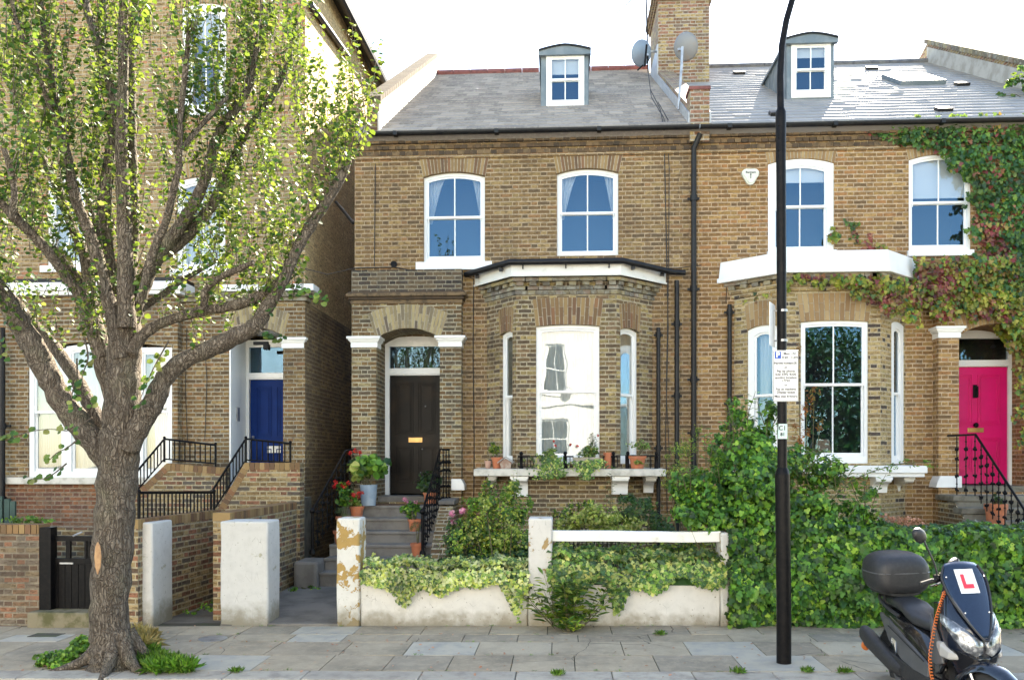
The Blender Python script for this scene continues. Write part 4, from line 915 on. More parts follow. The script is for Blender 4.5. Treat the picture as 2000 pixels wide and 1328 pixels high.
mb = MB(); mb.ball(tuple(FD.pt(BX0+.17,.0,2.45)), .03, 8); mb.build('door_knob', M['steel'], dr, smooth=60)
mb = MB(); z0 = PZ(473,822,15.0); mb.box(BX0+.03,BX0+.05,14.95,15.08,z0,z0+.25); mb.build('entry_phone', M['steel'], H1, bevel=.004)
mb = MB(); q = Vector(((BX0+BX1)/2+.05, YP+.12, PZ(515,670,YP+.12))); mb.box(q.x-.15,q.x+.13,q.y,q.y+.06,q.z-.03,q.z+.03); mb.box(q.x+.05,q.x+.15,q.y-.05,q.y+.08,q.z-.12,q.z-.02); mb.build('porch_light', M['black'], H1, bevel=.01)
# projecting ground floor window with white cornice
FL = Fr((0,14.5),(1,0)); l0, l1 = FL.A(6), FL.A(347); t0, t1 = FL.A(55), FL.A(336); tz0, tz1 = FL.Z(200,932), FL.Z(200,668)
mb = MB(); wall_panel(mb, FL, l0, l1, 1.66, 4.95, [(t0,t1,tz0,tz1,.1)], .15)
for x in (l0,l1): mb.face([(x,14.5,1.66),(x,YF,1.66),(x,YF,4.95),(x,14.5,4.95)])
mb.build('bay', M['leftb'], H1)
mb = MB(); wall_panel(mb, FL, l0+.01, l1-.01, -.2, 1.66, [], 0); mb.face([(l1-.01,14.5,-.2),(l1-.01,YF,-.2),(l1-.01,YF,1.66),(l1-.01,14.5,1.66)]); mb.build('basement_wall', M['redbrick'], H1)
mb = MB(); mb.box(l0-.1,l1+.1,14.38,YF,4.96,5.03); mb.box(l0-.14,l1+.14,14.34,YF,5.03,5.18); mb.build('bay_cornice', M['white'], H1, bevel=.01)
mb = MB(); mb.box(l0-.12,l1+.12,14.36,YF,5.18,5.25); mb.build('bay_roof', M['pipe'], H1)
mb = MB(); mb.box(-6.9+.9,SX+.2,YP-.16,YF,zt+.161,zt+.28); mb.build('white_cornice', M['white'], H1, bevel=.01)
ws = (t1-t0)
q0, q1 = t0+ws*.26, t0+ws*.76
window(H1, FL, t0, q0, tz0, tz1-.1, 0, v=.03, fw=.09, fb=.1, cols=1, curtain='net', glassm='glassb', label='left light of the wide ground floor window', rd=.3)
window(H1, FL, q0+.002, q1, tz0, tz1-.03, .04, v=.028, fw=.09, fb=.1, cols=2, curtain='net', glassm='glassb', label='middle light of the wide ground floor window, behind the tree', rd=.3)
window(H1, FL, q1+.002, t1, tz0, tz1-.1, 0, v=.03, fw=.09, fb=.1, cols=1, curtain='net', glassm='glassb', label='right light of the wide ground floor window beside the tree trunk', rd=.3)
mb = MB(); mb.box(l0-.05,l1+.05,14.36,14.56,tz0-.12,tz0+.002); mb.build('sill', M['wstone'], H1, bevel=.01)
downpipe(H1, PX(3,14.3), 14.3, 0, PZ(0,640,14.3), .06, 'dark drainpipe at the left edge')
cable(H1, [P(a,b,YP-.02) for a,b in ((365,640),(362,760),(366,860))], .006); cable(H1, [P(a,b,YP-.02) for a,b in ((398,650),(404,740),(400,860))], .006)
mb = MB(); mb.tube([P(656,395,15.9),P(690,436,14.93)], .03, 8); mb.build('overflow_pipe', M['pipe'], H1)
mb = MB(); pts = [P(575,500,YF-.02), P(592,524,YF-.02), P(640,536,YF-.02), P(692,524,YF-.02)]; mb.tube(pts, .008, 5); mb.build('cable', M['cable'], H1)
# back fence added to close off the dark alley end
mb = MB(); mb.box(SX, XL, 18.6, 18.7, -.2, 3.0); S(mb, 'alley_end_fence', M['green'], 'added back fence closing the dark alley between the left and middle houses', 'gate')
# ================================================================== ground, pavement, road
def sheet(name, y0, y1, dz, mat, kind='structure', xs=(-200,-20,-10,0,10,20,200), z0=None):
    mb = MB(); g = lambda x: G(max(-20, min(20, x)))+dz
    for a, b in zip(xs, xs[1:]): mb.face([(a,y0,g(a)),(b,y0,g(b)),(b,y1,g(b)),(a,y1,g(a))])
    return lbl(mb.build(name, mat), kind=kind)
sheet('ground', -300, 300, -.4, M['soil'])
sheet('road', -4.5, 7.66, -.12, M['asphalt'])
sheet('pavement_bed', 7.9, 10.4, -.012, M['joint'], xs=(-40,-20,-10,0,10,20,40))
sheet('far_pavement', -7.2, -4.5, 0, M['path'])
sheet('garden_ground', 10.3, 14.95, .04, M['soil'], xs=(-2.45,0,10,14))
sheet('yard', 10.35, 14.95, -.008, M['path'], xs=(-16,-10,-4.2))
lights = [PGr(*q) for q in ((818,1254),(1368,1267),(1505,1292),(448,1296),(610,1238),(30,1245),(120,1245),(1960,1262))]
sl, sll = MB(), MB()
rows = [(7.945,8.58),(8.588,9.22),(9.228,9.62),(9.628,10.12)]
for ri, (ya, yb) in enumerate(rows):
    x = -13+ri*.37
    while x < 14:
        w = random.choice((.62,.75,.9,.68,.8)); xa, xb = x+.004, x+w-.006; x += w
        isl = any(xa-.05 < p.x < xb+.05 and ya-.03 < p.y < yb+.03 for p in lights)
        t = [random.uniform(-.003,.003) for _ in range(4)]
        cut = []
        q = [(xa,ya),(xb,ya),(xb,yb),(xa,yb)]
        (sll if isl else sl).hexa([(a,b,G(a)-.04) for a,b in q]+[(a,b,G(a)+k) for (a,b),k in zip(q,t)])
lbl(sl.build('pavement', M['pave']), kind='structure'); lbl(sll.build('pale_pavement_slabs', M['pavel']), kind='structure')
mb = MB(); x = -14
while x < 14:
    w = random.choice((.9,1.1,.75)); xa, xb = x+.003, x+w-.003; x += w
    q = [(xa,7.62),(xb,7.62),(xb,7.937),(xa,7.937)]; mb.hexa([(a,b,G(a)-.2) for a,b in q]+[(a,b,G(a)+random.uniform(-.002,.003)) for a,b in q])
lbl(mb.build('kerb', M['kerb'], bevel=.012), kind='structure')
mb = MB(); pts = [(-4.2,10.12,.0),(-2.68,10.12,.0),(-2.2,12.9,.05),(-4.2,12.9,.05)]
mb.hexa([(x,y,-.3) for x,y,z in pts]+[(x,y,G(x)+z+.03) for x,y,z in pts]); lbl(mb.build('garden_path', M['path'], bevel=.01), kind='structure')
mb = MB(); c = PGr(416,1247)
mb.lathe((c.x,c.y,G(c.x)-.02), [(.16,0),(.16,.026)], 20); o = S(mb, 'manhole_cover', M['steel'], 'small round metal cover set in the pavement left of the path', 'cover')
mb = MB(); c = PGr(95,1240); mb.box(c.x-.2,c.x+.15,c.y-.1,c.y+.1,G(c.x)-.01,G(c.x)+.005); S(mb, 'drain_cover', M['joint'], 'dark rectangular cover set in the pale paving at the far left', 'cover')

# ================================================================== garden walls, piers, gate
def pier(px0, px1, pyt, name, label, mat, y=10.12, dep=.36, cat='gate pier', group=None, zb=-.1):
    x0, x1 = PX(px0,y), PX(px1,y); zt = PZ((px0+px1)/2, pyt, y); mb = MB()
    n = 7; V = []
    for i in range(n+1):
        z = zb+(zt-zb)*i/n; j = .006
        V.append([Vector((x+random.uniform(-j,j), yy+random.uniform(-j,j), z)) for x,yy in ((x0,y),(x1,y),(x1,y+dep),(x0,y+dep))])
    mb.loft(V); return S(mb, name, M[mat], label, cat, bevel=.022, group=group, smooth=30)
GP = 'white painted gate piers'
pier(657, 702, 1012, 'gate_pier', 'white pier with large patches of ochre under peeling paint, right of the dark path', 'peelA', group=GP)
pier(1032, 1079, 1012, 'gate_pier', 'narrow flaking white pier in the middle of the front garden wall', 'peelB', group=GP)
pier(430, 523, 1018, 'gate_pier', 'broad cracked white pier at the left side of the dark path', 'pierw', dep=.45, group=GP)
pier(205, 298, 1020, 'gate_pier', 'white pier just right of the tree trunk with iron hinge pins', 'pierw', dep=.55, group=GP)
pier(1408, 1425, 1040, 'gate_pier', 'thin flaking white post swallowed by the ivy hedge', 'peelB', group=GP)
mb = MB()
for zz in (.82,.12): 
    x = PX(300,10.5); mb.tube([(x-.02,10.45,zz),(x+.1,10.42,zz),(x+.1,10.42,zz+.06)], .008, 6)
S(mb, 'hinge_pins', M['black'], 'pair of small black hinge pins on the side of the pier by the tree', 'hinge')
def lowwall(pa, pb, zt, name, label):
    mb = MB(); x0, x1 = PX(pa,10.17), PX(pb,10.17); n = 14; V = []
    for i in range(n+1):
        x = x0+(x1-x0)*i/n; j = lambda: random.uniform(-.005,.005)
        V.append([Vector((x,10.17+j(),-.15)), Vector((x,10.40,-.15)), Vector((x,10.40,zt+j()*2)), Vector((x,10.17+j(),zt+j()*2))])
    mb.loft(V); return S(mb, name, M['rend'], label, 'garden wall', bevel=.02, smooth=30)
lowwall(703, 1031, .50, 'garden_wall', 'low white rendered wall between the ochre patched pier and the middle pier')
lowwall(1080, 1407, .52, 'garden_wall', 'low white rendered wall under the white timber rail')
lowwall(1426, 2300, .6, 'garden_wall', 'low wall almost wholly hidden under the ivy hedge at the right')
mb = MB(); x0, x1 = PX(1078,10.2), PX(1409,10.2); V = []
for i in range(9):
    x = x0+(x1-x0)*i/8; j = random.uniform(-.006,.006); V.append([Vector((x,10.2,1.015+j)),Vector((x,10.3,1.015+j)),Vector((x,10.3,1.145+j)),Vector((x,10.2,1.145+j))])
mb.loft(V); S(mb, 'fence_rail', M['whitew'], 'white horizontal timber rail above the low wall, right of the middle pier', 'rail', bevel=.01)
mb = MB(); x1 = PX(76,10.2); mb.box(-13,x1,10.2,10.43,-.1,PZ(40,1042,10.2)); w = T('brick_wall', 'low red brown brick wall at the far left beside the black gate', 'garden wall', (-9,10.3,-.1)); mb.build('wall', M['wallr'], w)
mb = MB(); x = -13; z = PZ(40,1042,10.2)
while x < x1: mb.box(x,min(x1,x+.07),10.195,10.435,z+.002,z+.115); x += .08
mb.build('coping', M['vous'], w)
gz0, gz1 = PZ(140,1188,10.3), PZ(140,1046,10.3); ga, gb_ = PX(101,10.3), PX(205,10.3)
gt = T('garden_gate', 'black boarded garden gate with small openings at the top, left of the tree trunk', 'gate', ((ga+gb_)/2,10.3,gz0))
mb = MB(); mb.box(PX(76,10.2)+.002, PX(99,10.2), 10.2, 10.34, -.1, PZ(88,1030,10.2)); lbl(S(mb, 'gate_post', M['black'], 'square black gate post at the end of the far left brick wall', 'gate post', bevel=.006))
mb = MB(); g3 = gz0+(gz1-gz0)*.63
n = 8
for i in range(n): a = ga+(gb_-ga)*i/n; mb.box(a+.003, a+(gb_-ga)/n-.003, 10.3, 10.32, gz0, g3)
mb.build('boards', M['black'], gt, bevel=.002)
mb = MB(); mb.box(ga,gb_,10.285,10.335,gz1-.07,gz1); mb.box(ga,gb_,10.285,10.335,g3-.02,g3+.06)
for t in (0,.27,.31,.62,.68,.93): a = ga+(gb_-ga)*t; mb.box(a,a+(.05 if t in (0,.93) else .03),10.29,10.33,g3+.06,gz1-.07)
mb.build('frame', M['black'], gt, bevel=.003)
mb = MB(); mb.box(ga+.12,ga+.3,10.272,10.285,g3-.015,g3+.005); mb.build('letter_slot', M['steel'], gt); mb = MB(); mb.ball((ga+.0,10.27,gz1+.03),(.025,.02,.02),8); mb.tube([(ga+.3,10.27,gz1),(ga+.42,10.27,gz1+.05)],.012,6); mb.build('latch', M['steel'], gt)
mb = MB(); mb.box(PX(50,10.0), PX(205,10.0), 10.02, 10.6, -.12, PZ(120,1196,10.02)); S(mb, 'gate_step', M['moss'], 'mossy stone step under the black gate', 'step', bevel=.02)
mb = MB(); 
for a in (2,16,27): x = PX(a,13.0); mb.box(x,x+.085,12.9,12.94,.2,PZ(a,968+a*.4,12.9))
mb.box(PX(0,12.9),PX(30,12.9),12.94,12.97,.9,1.0); S(mb, 'picket_fence', M['green'], 'dark green pickets behind the far left brick wall', 'fence')
mb = MB(); mb.box(PX(20,11.8),PX(200,11.8),11.8,12.0,0,PZ(100,1030,11.8)); S(mb,'inner_wall',M['wallb'],'low brick wall behind the black gate, carrying ground cover plants','garden wall')
# angled wall with plain railing
A_ = Vector((PX(322,10.62),10.62,0)); B_ = Vector((PX(437,12.2),12.2,0)); fa = Fr((A_.x,A_.y),(B_.x-A_.x,B_.y-A_.y)); LA = (B_-A_).length
zt = 1.16; w = T('brick_wall', 'brick wall running back at an angle behind the two left white piers', 'garden wall', (A_.x,A_.y,-.1))
mb = MB(); mb.fbox(fa,-.6,LA,0,.22,-.1,zt); mb.build('wall', M['wallb'], w)
mb = MB(); a = -.6
while a < LA-.05: mb.fbox(fa, a, a+.068, -.004, .224, zt+.002, zt+.115); a += .078
mb.build('coping', M['vous'], w)
mb = MB(); mb.box(-4.47,-4.25,10.55,13.32,-.1,1.22); w = T('brick_wall', 'dark brick wall along the left of the dark path behind the broad white pier', 'garden wall', (-4.3,12,-.1)); mb.build('wall', M['wallb'], w)
mb = MB(); a = 10.55
while a < 13.3: mb.box(-4.475,-4.245,a,a+.068,1.222,1.33); a += .078
mb.build('coping', M['vous'], w)
# stair string walls of the left house
def string_wall(pts_px, y, th, label, bottom=-.1, mat='wallb'):
    pts = [P(a,b,y) for a,b in pts_px]; w = T('stair_wall', label, 'stair wall', (pts[0].x,y,bottom)); mb = MB()
    poly = [Vector((pts[0].x,y,bottom))]+pts+[Vector((pts[-1].x,y,bottom))]; mb.prism(poly[::-1], (0,th,0)); mb.build('wall', M[mat], w)
    mb = MB()
    for si, (p, q) in enumerate(zip(pts, pts[1:])):
        yo = -.006-.003*si; L = (q-p).length; d = (q-p)/L; up = Vector((-d.z,0,d.x)); k = max(1, int(L/.078))
        for i in range(k):
            a, b = p+d*(L*i/k+.004), p+d*(L*(i+1)/k-.004)
            mb.prism([a-up*.11+Vector((0,yo,0)), b-up*.11+Vector((0,yo,0)), b+up*(.004+.002*si)+Vector((0,yo,0)), a+up*(.004+.002*si)+Vector((0,yo,0))], (0,th-2*yo,0))
    mb.build('coping', M['vous'], w); return w
YS = 13.3
string_wall([(405,1030),(478,904),(586,904)], YS, .23, 'yellow brick stair wall below the blue door with a sloping top')
string_wall([(262,966),(326,905),(440,914)], 13.9, .22, 'mossy brick stair wall behind the tree trunk, below the far railing')
mb = MB(); mb.box(PX(470,YS),-4.42,YS+.23,YP,-.1,1.36); S(mb,'stair_landing',M['stonest'],'stone landing in front of the blue door behind its brick wall','landing')
mb = MB(); c = P(488,1012,YS-.004); mb.prism([c+Vector((.13*math.cos(t*math.pi/8),0,.1*math.sin(t*math.pi/8))) for t in range(9)], (0,.003,0)); S(mb,'arch_shade_patch',M['dark'],'dark patch standing for the shaded arched hole in the yellow stair wall','dark_patch')  # flat dark piece on the brick stands for the shade inside the hole
def plain_rail(pts, hs, label, sp=.095, r=.011, post=True):
    """pts: 3-D points of the handrail; hs: drop to the bottom rail at each point"""
    t = T('stair_railing', label, 'railing', (pts[0].x,pts[0].y,pts[0].z-hs[0])); mb = MB()
    mb.tube(pts, .02, 6); mb.tube([p-Vector((0,0,h*.86)) for p,h in zip(pts,hs)], .014, 6); mb.build('handrail', M['black'], t); mb = MB()
    for i in range(len(pts)-1):
        p, q = pts[i], pts[i+1]; L = (q-p).length; k = max(2, round(L/sp))
        for j in range(k+(i==len(pts)-2)):
            s = j/k; a = p.lerp(q,s); h = hs[i]+(hs[i+1]-hs[i])*s
            if j == 0 or (i == len(pts)-2 and j == k): mb.tube([a,a-Vector((0,0,h))], r*1.9, 6); mb.ball(tuple(a+Vector((0,0,.02))), .028, 6)
            else: mb.tube([a,a-Vector((0,0,h*.86))], r, 5)
    mb.build('balusters', M['black'], t); return t
plain_rail([P(412,962,YS+.1),P(480,857,YS+.1),P(567,866,YS+.1)], [.42,.40,.36], 'plain black railing rising over the sloping wall in front of the blue door')
plain_rail([P(268,920,14.0),P(321,857,14.0),P(421,869,14.0)], [.38,.4,.37], 'plain black railing between the tree trunk and the blue door')
a = fa.pt(-.42,.1,zt); b = fa.pt(LA-.1,.1,zt)
plain_rail([Vector((a.x,a.y,PZ(270,962,a.y))),Vector((b.x,b.y,PZ(415,961,b.y)))], [.42,.42], 'plain black level railing on the angled brick wall right of the tree trunk')

# ================================================================== steps and ornate railings of the middle house
st = T('front_steps', 'grey painted steps up to the black front door', 'steps', (-2.9,12.8,0))
sy = [12.85+.28*k for k in range(6)]; sz = [.257,.449,.638,.833,1.03,1.229]
for k in range(6):
    mb = MB(); x0 = -3.74; y1 = YP+.1 if k == 5 else sy[k+1]+.02
    mb.box(x0, -2.02, sy[k], y1, -.1, sz[k]); mb.box(x0-.0, -2.02, sy[k]-.025, sy[k]+.02, sz[k]-.05, sz[k]+.001); mb.build('step' if k < 5 else 'landing', M['concrete'], st, bevel=.01)
mb = MB(); mb.box(-4.12,-3.742,12.72,13.3,-.1,.44); mb.build('side_block', M['concrete'], st, bevel=.05)
mb = MB(); mb.prism([(-2.018,y,z) for y,z in ((12.83,-.1),(12.83,.3),(13.25,.72),(13.6,.98),(14.0,1.24),(YP,1.26),(YP,-.1))], (.24,0,0)); mb.build('side_wall', M['porch'], st)
mb = MB(); mb.prism([(-2.03,y,z) for y,z in ((13.98,1.262),(13.98,1.33),(YP,1.35),(YP,1.262))], (.27,0,0)); mb.build('side_coping', M['concrete'], st, bevel=.01)
def orn(mb, p, h, s=1):
    x, y, z = p; mb.tube([(x,y,z),(x,y,z+h)], .010*s, 5)
    for q, r, l in ((.10,.030,.06),(.2,.02,.03),(.33,.026,.05),(.5,.02,.03),(.62,.028,.05),(.78,.036,.08),(.9,.02,.03)):
        mb.lathe((x,y,z+h*q-l/2), [(.006,0),(r*s,l*.35),(r*s*.8,l*.6),(.006,l)], 6)
        if r > .025:
            for a in range(4):
                t = a*math.pi/2+.5; mb.ball((x+math.cos(t)*.028,y+math.sin(t)*.028,z+h*q+random.uniform(-.02,.02)), (.012,.012,.02), 5)
def orn_rail(label, pts, hs, counts, newel=True, grey=False):
    t = T('stair_railing', label, 'railing', tuple(pts[0]-Vector((0,0,hs[0])))); mb = MB()
    mb.tube(pts, .019, 8); mb.build('handrail', M['steel'] if grey else M['black'], t, smooth=40)
    if newel:
        mb = MB(); p = pts[0]; h = hs[0]; mb.tube([p,p-Vector((0,0,h))], .024, 8); mb.ball(tuple(p), .05, 8); mb.lathe(tuple(p-Vector((0,0,h))), [(.05,0),(.05,.04),(.03,.08)], 10); mb.build('newel_post', M['black'], t, smooth=50)
    for i in range(len(pts)-1):
        for j in range(counts[i]):
            s = (j+1)/(counts[i]+(0 if i==len(pts)-2 else 0)); a = pts[i].lerp(pts[i+1], min(.98,s)); h = hs[i]+(hs[i+1]-hs[i])*s
            mb = MB(); orn(mb, (a.x,a.y,a.z-h), h-.01); mb.build('baluster', M['black'], t)
    return t
V3 = Vector
orn_rail('ornate cast iron railing on the left of the grey steps', [V3((-3.85,12.84,1.22)),V3((-3.72,14.35,2.17)),V3((-3.66,14.66,2.2))], [.68,.9,.95], [7,2])
orn_rail('ornate cast iron railing on the right of the grey steps', [V3((-2.12,12.9,1.21)),V3((-2.06,14.42,2.2)),V3((-1.93,14.62,2.2))], [.68,.93,.95], [8,3])
r3 = orn_rail('ornate cast iron railing in front of the pink door', [V3((6.65,14.62,2.43)),V3((6.65,13.68,2.42)),V3((6.66,12.3,1.30))], [1.02,.98,.75], [3,8], newel=False, grey=False)
s3 = T('front_steps', 'worn stone steps with brick side leading up to the pink door', 'steps', (7.2,12.6,0))
for k in range(7):
    z = 1.43-.19*(6-k); y0 = 14.1-.29*(6-k); mb = MB(); mb.box(6.5,8.3,y0,YP+.1 if k==6 else y0+.31,z-.1 if k<6 else 1.33,z); mb.box(6.53,8.27,y0+.02,y0+.3,-.1,z-.1 if k < 6 else 1.33); mb.build('step', M['stonest'], s3, bevel=.015)
mb = MB(); mb.prism([(6.515,y,z) for y,z in ((12.4,-.1),(12.4,.18),(13.0,.55),(13.6,.93),(14.1,1.3),(YP,1.3),(YP,-.1))], (.02,0,0)); mb.build('side_wall', M['porch'], s3)
mb = MB(); p = PX(775,14.45); mb.box(PX(722,14.5),PX(800,14.5),14.33,14.6,1.23,1.245); S(mb, 'doormat', M['mat'], 'small brown doormat on the top grey step', 'doormat')
# low railings against the basement wall in the front garden
t = T('basement_railing', 'thin dark bars in front of the basement below the window shelf', 'railing', (.3,13.5,0)); mb = MB()
x0, x1 = PX(1080,13.5), PX(1210,13.5); n = 16
for i in range(n+1): x = x0+(x1-x0)*i/n; mb.tube([(x,13.5,.2),(x,13.5,1.12)], .008, 5)
mb.tube([(x0,13.5,1.1),(x1,13.5,1.1)], .011, 5); mb.build('bars', M['black'], t)
mb = MB(); c = P(1340,975,13.6); mb.box(c.x-.1,c.x+.08,13.6,13.8,c.z-.2,c.z+.1); S(mb, 'meter_box', M['pipe'], 'dark utility box on the wall behind the tall shrub', 'box', bevel=.03)

# ================================================================== roof-top fittings
def dish(px, py, Y, r, tilt, az, mat, label, mast):
    t = T('satellite_dish', label, 'satellite dish', tuple(P(px,py,Y))); c = P(px,py,Y); mb = MB()
    Mx = Matrix.Rotation(az,4,'Z')@Matrix.Rotation(tilt,4,'X')
    prof = [(r*k/8, .35*r*(k/8)**2) for k in range(1,9)]; n = 28
    V = [(Mx@V3((a*math.cos(2*math.pi*i/n), a*math.sin(2*math.pi*i/n)*1.08, z)))+c for a,z in prof for i in range(n)]
    F = [(i*n+k,i*n+(k+1)%n,(i+1)*n+(k+1)%n,(i+1)*n+k) for i in range(7) for k in range(n)]+[tuple(range(n))]
    mb.add(V, F); o = mb.build('reflector', M[mat], t, smooth=60); md = o.modifiers.new('s','SOLIDIFY'); md.thickness = .012
    mb = MB(); mb.tube([c+Mx@V3((0,-r,.3*r)), c+Mx@V3((0,-r*.6,r*1.25))], .012, 6); mb.ball(tuple(c+Mx@V3((0,-r*.6,r*1.3))), .04, 8); mb.build('receiver_arm', M['steel'], t)
    mb = MB(); mb.tube(mast, .024, 8); mb.box(c.x-.12,c.x+.12,c.y+.04,c.y+.1,c.z-.04,c.z+.0); mb.build('mast', M['steel'], t, smooth=40); return t
q = 15.6
dish(1337, 92, q+.2, .235, R(-65), R(-28), 'dish', 'grey satellite dish on a pale pole in front of the chimney', [P(1333,92,q),P(1331,130,q),P(1325,215,q)])
q = 19.2
dish(1257, 104, q, .27, R(-70), R(30), 'dishb', 'pale blue satellite dish fixed to the left side of the chimney', [P(1262,100,q+.1),P(1285,102,q+.3)])
mb = MB()
mb.tube([P(1256,128,19.1),P(1245,138,19.1)],.02,5); mb.tube([P(1263,88,19.1),P(1259,130,19.1)],.025,5)
aer = T('tv_aerial', 'thin tall television aerial mast left of the chimney', 'aerial', tuple(P(1266,140,19.3))); mb.tube([P(1266,142,19.3),P(1262,0,19.3),P(1261,-60,19.3)], .018, 6); mb.build('mast', M['black'], aer)
mb = MB(); a, b = P(1203,29,19.3), P(1262,-28,19.3); mb.tube([a,b], .012, 5)
for i in range(16): p = a.lerp(b,i/16+.02); mb.tube([p-V3((.03,.1,.05)),p+V3((.03,.1,.05))], .006, 4)
mb.build('antenna_boom', M['steel'], aer)
for pts in ([(1266,142),(1272,190),(1296,230),(1303,252)],[(1270,175),(1290,215),(1297,255)],[(1285,200),(1305,235),(1300,252)]):
    m = MB(); m.tube([P(a,b,YF-.2+(252-b)*.0145) for a,b in pts], .009, 4); cb = m.build('cable', M['cable'], H2)
mb = MB(); c = P(1466,343,YF-.06); rr = .14
pr = []
for i in range(24):
    t = i*math.pi/12; ff = 1+.16*math.cos(3*(t-math.pi/2)+math.pi); pr.append(c+V3((rr*ff*math.cos(t), 0, rr*ff*math.sin(t)*1.02)))
bb = T('alarm_box', 'cream shield shaped alarm box on the wall left of the lamp post', 'alarm box', tuple(c)); mb.prism(pr, (0,.06,0)); mb.prism([c+(p-c)*.82+V3((0,-.015,0)) for p in pr], (0,.02,0)); mb.build('casing', M['bell'], bb, bevel=.012)
M['ink'] = pm('black_lettering', (.03,.03,.035), None, rough=.6, bump=0); M['bluei'] = pm('blue_sign_ink', (.01,.08,.42), None, rough=.5, bump=0); M['redi'] = pm('red_sign_ink', (.6,.03,.06), None, rough=.5, bump=0)
M['signw'] = pm('white_sign_face', (.74,.74,.72), None, rough=.4, bump=0); M['sticker'] = pm('pale_green_sticker', (.5,.66,.6), (.6,.7,.66), 30, .5, 0)
def text(parent, s, size, mat, Mx, name='lettering', bold=0, sx=1):
    cu = bpy.data.curves.new(name, 'FONT'); cu.body = s; cu.size = size; cu.align_x = 'CENTER'; cu.align_y = 'CENTER'; cu.extrude = .0008; cu.offset = bold; cu.resolution_u = 3
    tmp = bpy.data.objects.new('tmp', cu); COL.objects.link(tmp); me = bpy.data.meshes.new_from_object(tmp); bpy.data.objects.remove(tmp)
    me.transform(Mx@Matrix.Diagonal((sx,1,1,1))); me.transform(Matrix.Translation(-V3(parent['_b']))); me.materials.clear(); me.materials.append(mat); me.name = name
    o = bpy.data.objects.new(name, me); COL.objects.link(o); o.parent = parent; o['_b'] = tuple(parent['_b']); return o
def face_m(c, u, up=V3((0,0,1))):
    u = V3(u).normalized(); up = V3(up).normalized(); n = u.cross(up)
    m = Matrix((( u.x,up.x,n.x,c[0]),(u.y,up.y,n.y,c[1]),(u.z,up.z,n.z,c[2]),(0,0,0,1))); return m
text(bb, 'Banham', .055, M['ink'], face_m(c+V3((0,-.018,.05)), (1,0,0)), bold=.001)
mb = MB(); mb.box(c.x-.006,c.x+.006,c.y-.018,c.y-.012,c.z-.06,c.z+.015); mb.ball((c.x,c.y-.015,c.z+.015),(.014,.004,.014),8); mb.build('key_emblem', M['ink'], bb)

# ================================================================== lamp post with parking plates
b = PGr(1531,1294); Yl = b.y; lx = lambda px, py: P(px,py,Yl).x
lp = T('lamp_post', 'tall black street lamp post on the pavement in front of the right house', 'lamp post', (b.x,b.y,G(b.x)-.05))
z1 = PZ(1527,920,Yl); x1 = lx(1528,920); z2 = PZ(1526,232,Yl); x2 = lx(1525,232)
mb = MB(); mb.tube([(b.x,b.y,G(b.x)-.05),(b.x,b.y,G(b.x)+.5),(x1,b.y,z1-.03)], .07, 24); mb.tube([(x1,b.y,z1-.031),(x1,b.y,z1+.0),(x1,b.y,z1+.035)], [.07,.062,.048], 24, caps=False)
mb.build('base_column', M['black'], lp, smooth=40)
mb = MB(); mb.tube([(x1,b.y,z1+.02),(x2,b.y,z2)], .046, 20); mb.tube([(x2,b.y,z2-.42),(x2,b.y,z2-.0),(x2,b.y,z2+.06),(x2,b.y,z2+.1)], [.048,.05,.05,.036], 20)
for i in range(3): mb.ball((x2-.03,b.y-.04,z2-.08-i*.12), .01, 6)
mb.build('shaft', M['black'], lp, smooth=40)
mb = MB(); pts = [P(a,b_,Yl) for a,b_ in ((1525,225),(1524,150),(1527,90),(1536,40),(1549,-5),(1566,-50),(1592,-95),(1640,-140),(1700,-165))]; mb.tube(pts, [.034,.033,.032,.031,.03,.03,.03,.03,.03], 14); mb.build('arm', M['black'], lp, smooth=60)
mb = MB(); e = pts[-1]; mb.loft([[V3((e.x+dx,e.y+wy*math.cos(t*.5236),e.z+hz*math.sin(t*.5236)-.02)) for t in range(12)] for dx,wy,hz in ((-.1,.04,.04),(.1,.12,.07),(.4,.14,.08),(.6,.07,.04))]); mb.build('lantern', M['steel'], lp, smooth=40)
mb = MB(); mb.box(b.x-.02,b.x+.02,b.y-.077,b.y-.07,.35,1.5); 
sa, sb = P(1510,684,Yl-.07), P(1559,784,Yl-.07)
sg = T('parking_sign', 'white parking permit plate with a blue P, strapped to the lamp post', 'sign', ((sa.x+sb.x)/2,Yl-.07,sb.z)); mb = MB(); mb.box(sa.x,sb.x,Yl-.075,Yl-.071,sb.z,sa.z); mb.build('plate', M['signw'], sg, bevel=.001)
mb = MB(); Wd = sb.x-sa.x; Hh = sa.z-sb.z; cx = (sa.x+sb.x)/2
e_ = .006; ys = Yl-.0765
mb.ring([(sa.x+e_*.5,ys,sb.z+e_*.5),(sb.x-e_*.5,ys,sb.z+e_*.5),(sb.x-e_*.5,ys,sa.z-e_*.5),(sa.x+e_*.5,ys,sa.z-e_*.5)],[(sa.x+e_,ys,sb.z+e_),(sb.x-e_,ys,sb.z+e_),(sb.x-e_,ys,sa.z-e_),(sa.x+e_,ys,sa.z-e_)],(0,.001,0))
bx0 = sa.x+Wd*.83; mb.ring([(bx0,ys,sa.z-Hh*.285),(bx0+.022,ys,sa.z-Hh*.285),(bx0+.022,ys,sa.z-Hh*.225),(bx0,ys,sa.z-Hh*.225)],[(bx0+.003,ys,sa.z-Hh*.28),(bx0+.019,ys,sa.z-Hh*.28),(bx0+.019,ys,sa.z-Hh*.23),(bx0+.003,ys,sa.z-Hh*.23)],(0,.001,0))
mb.build('border', M['ink'], sg)
mb = MB(); pb0 = sa.x+Wd*.06; mb.box(pb0,pb0+Wd*.25,ys,ys+.001,sa.z-Hh*.165,sa.z-Hh*.03); mb.build('blue_panel', M['bluei'], sg)
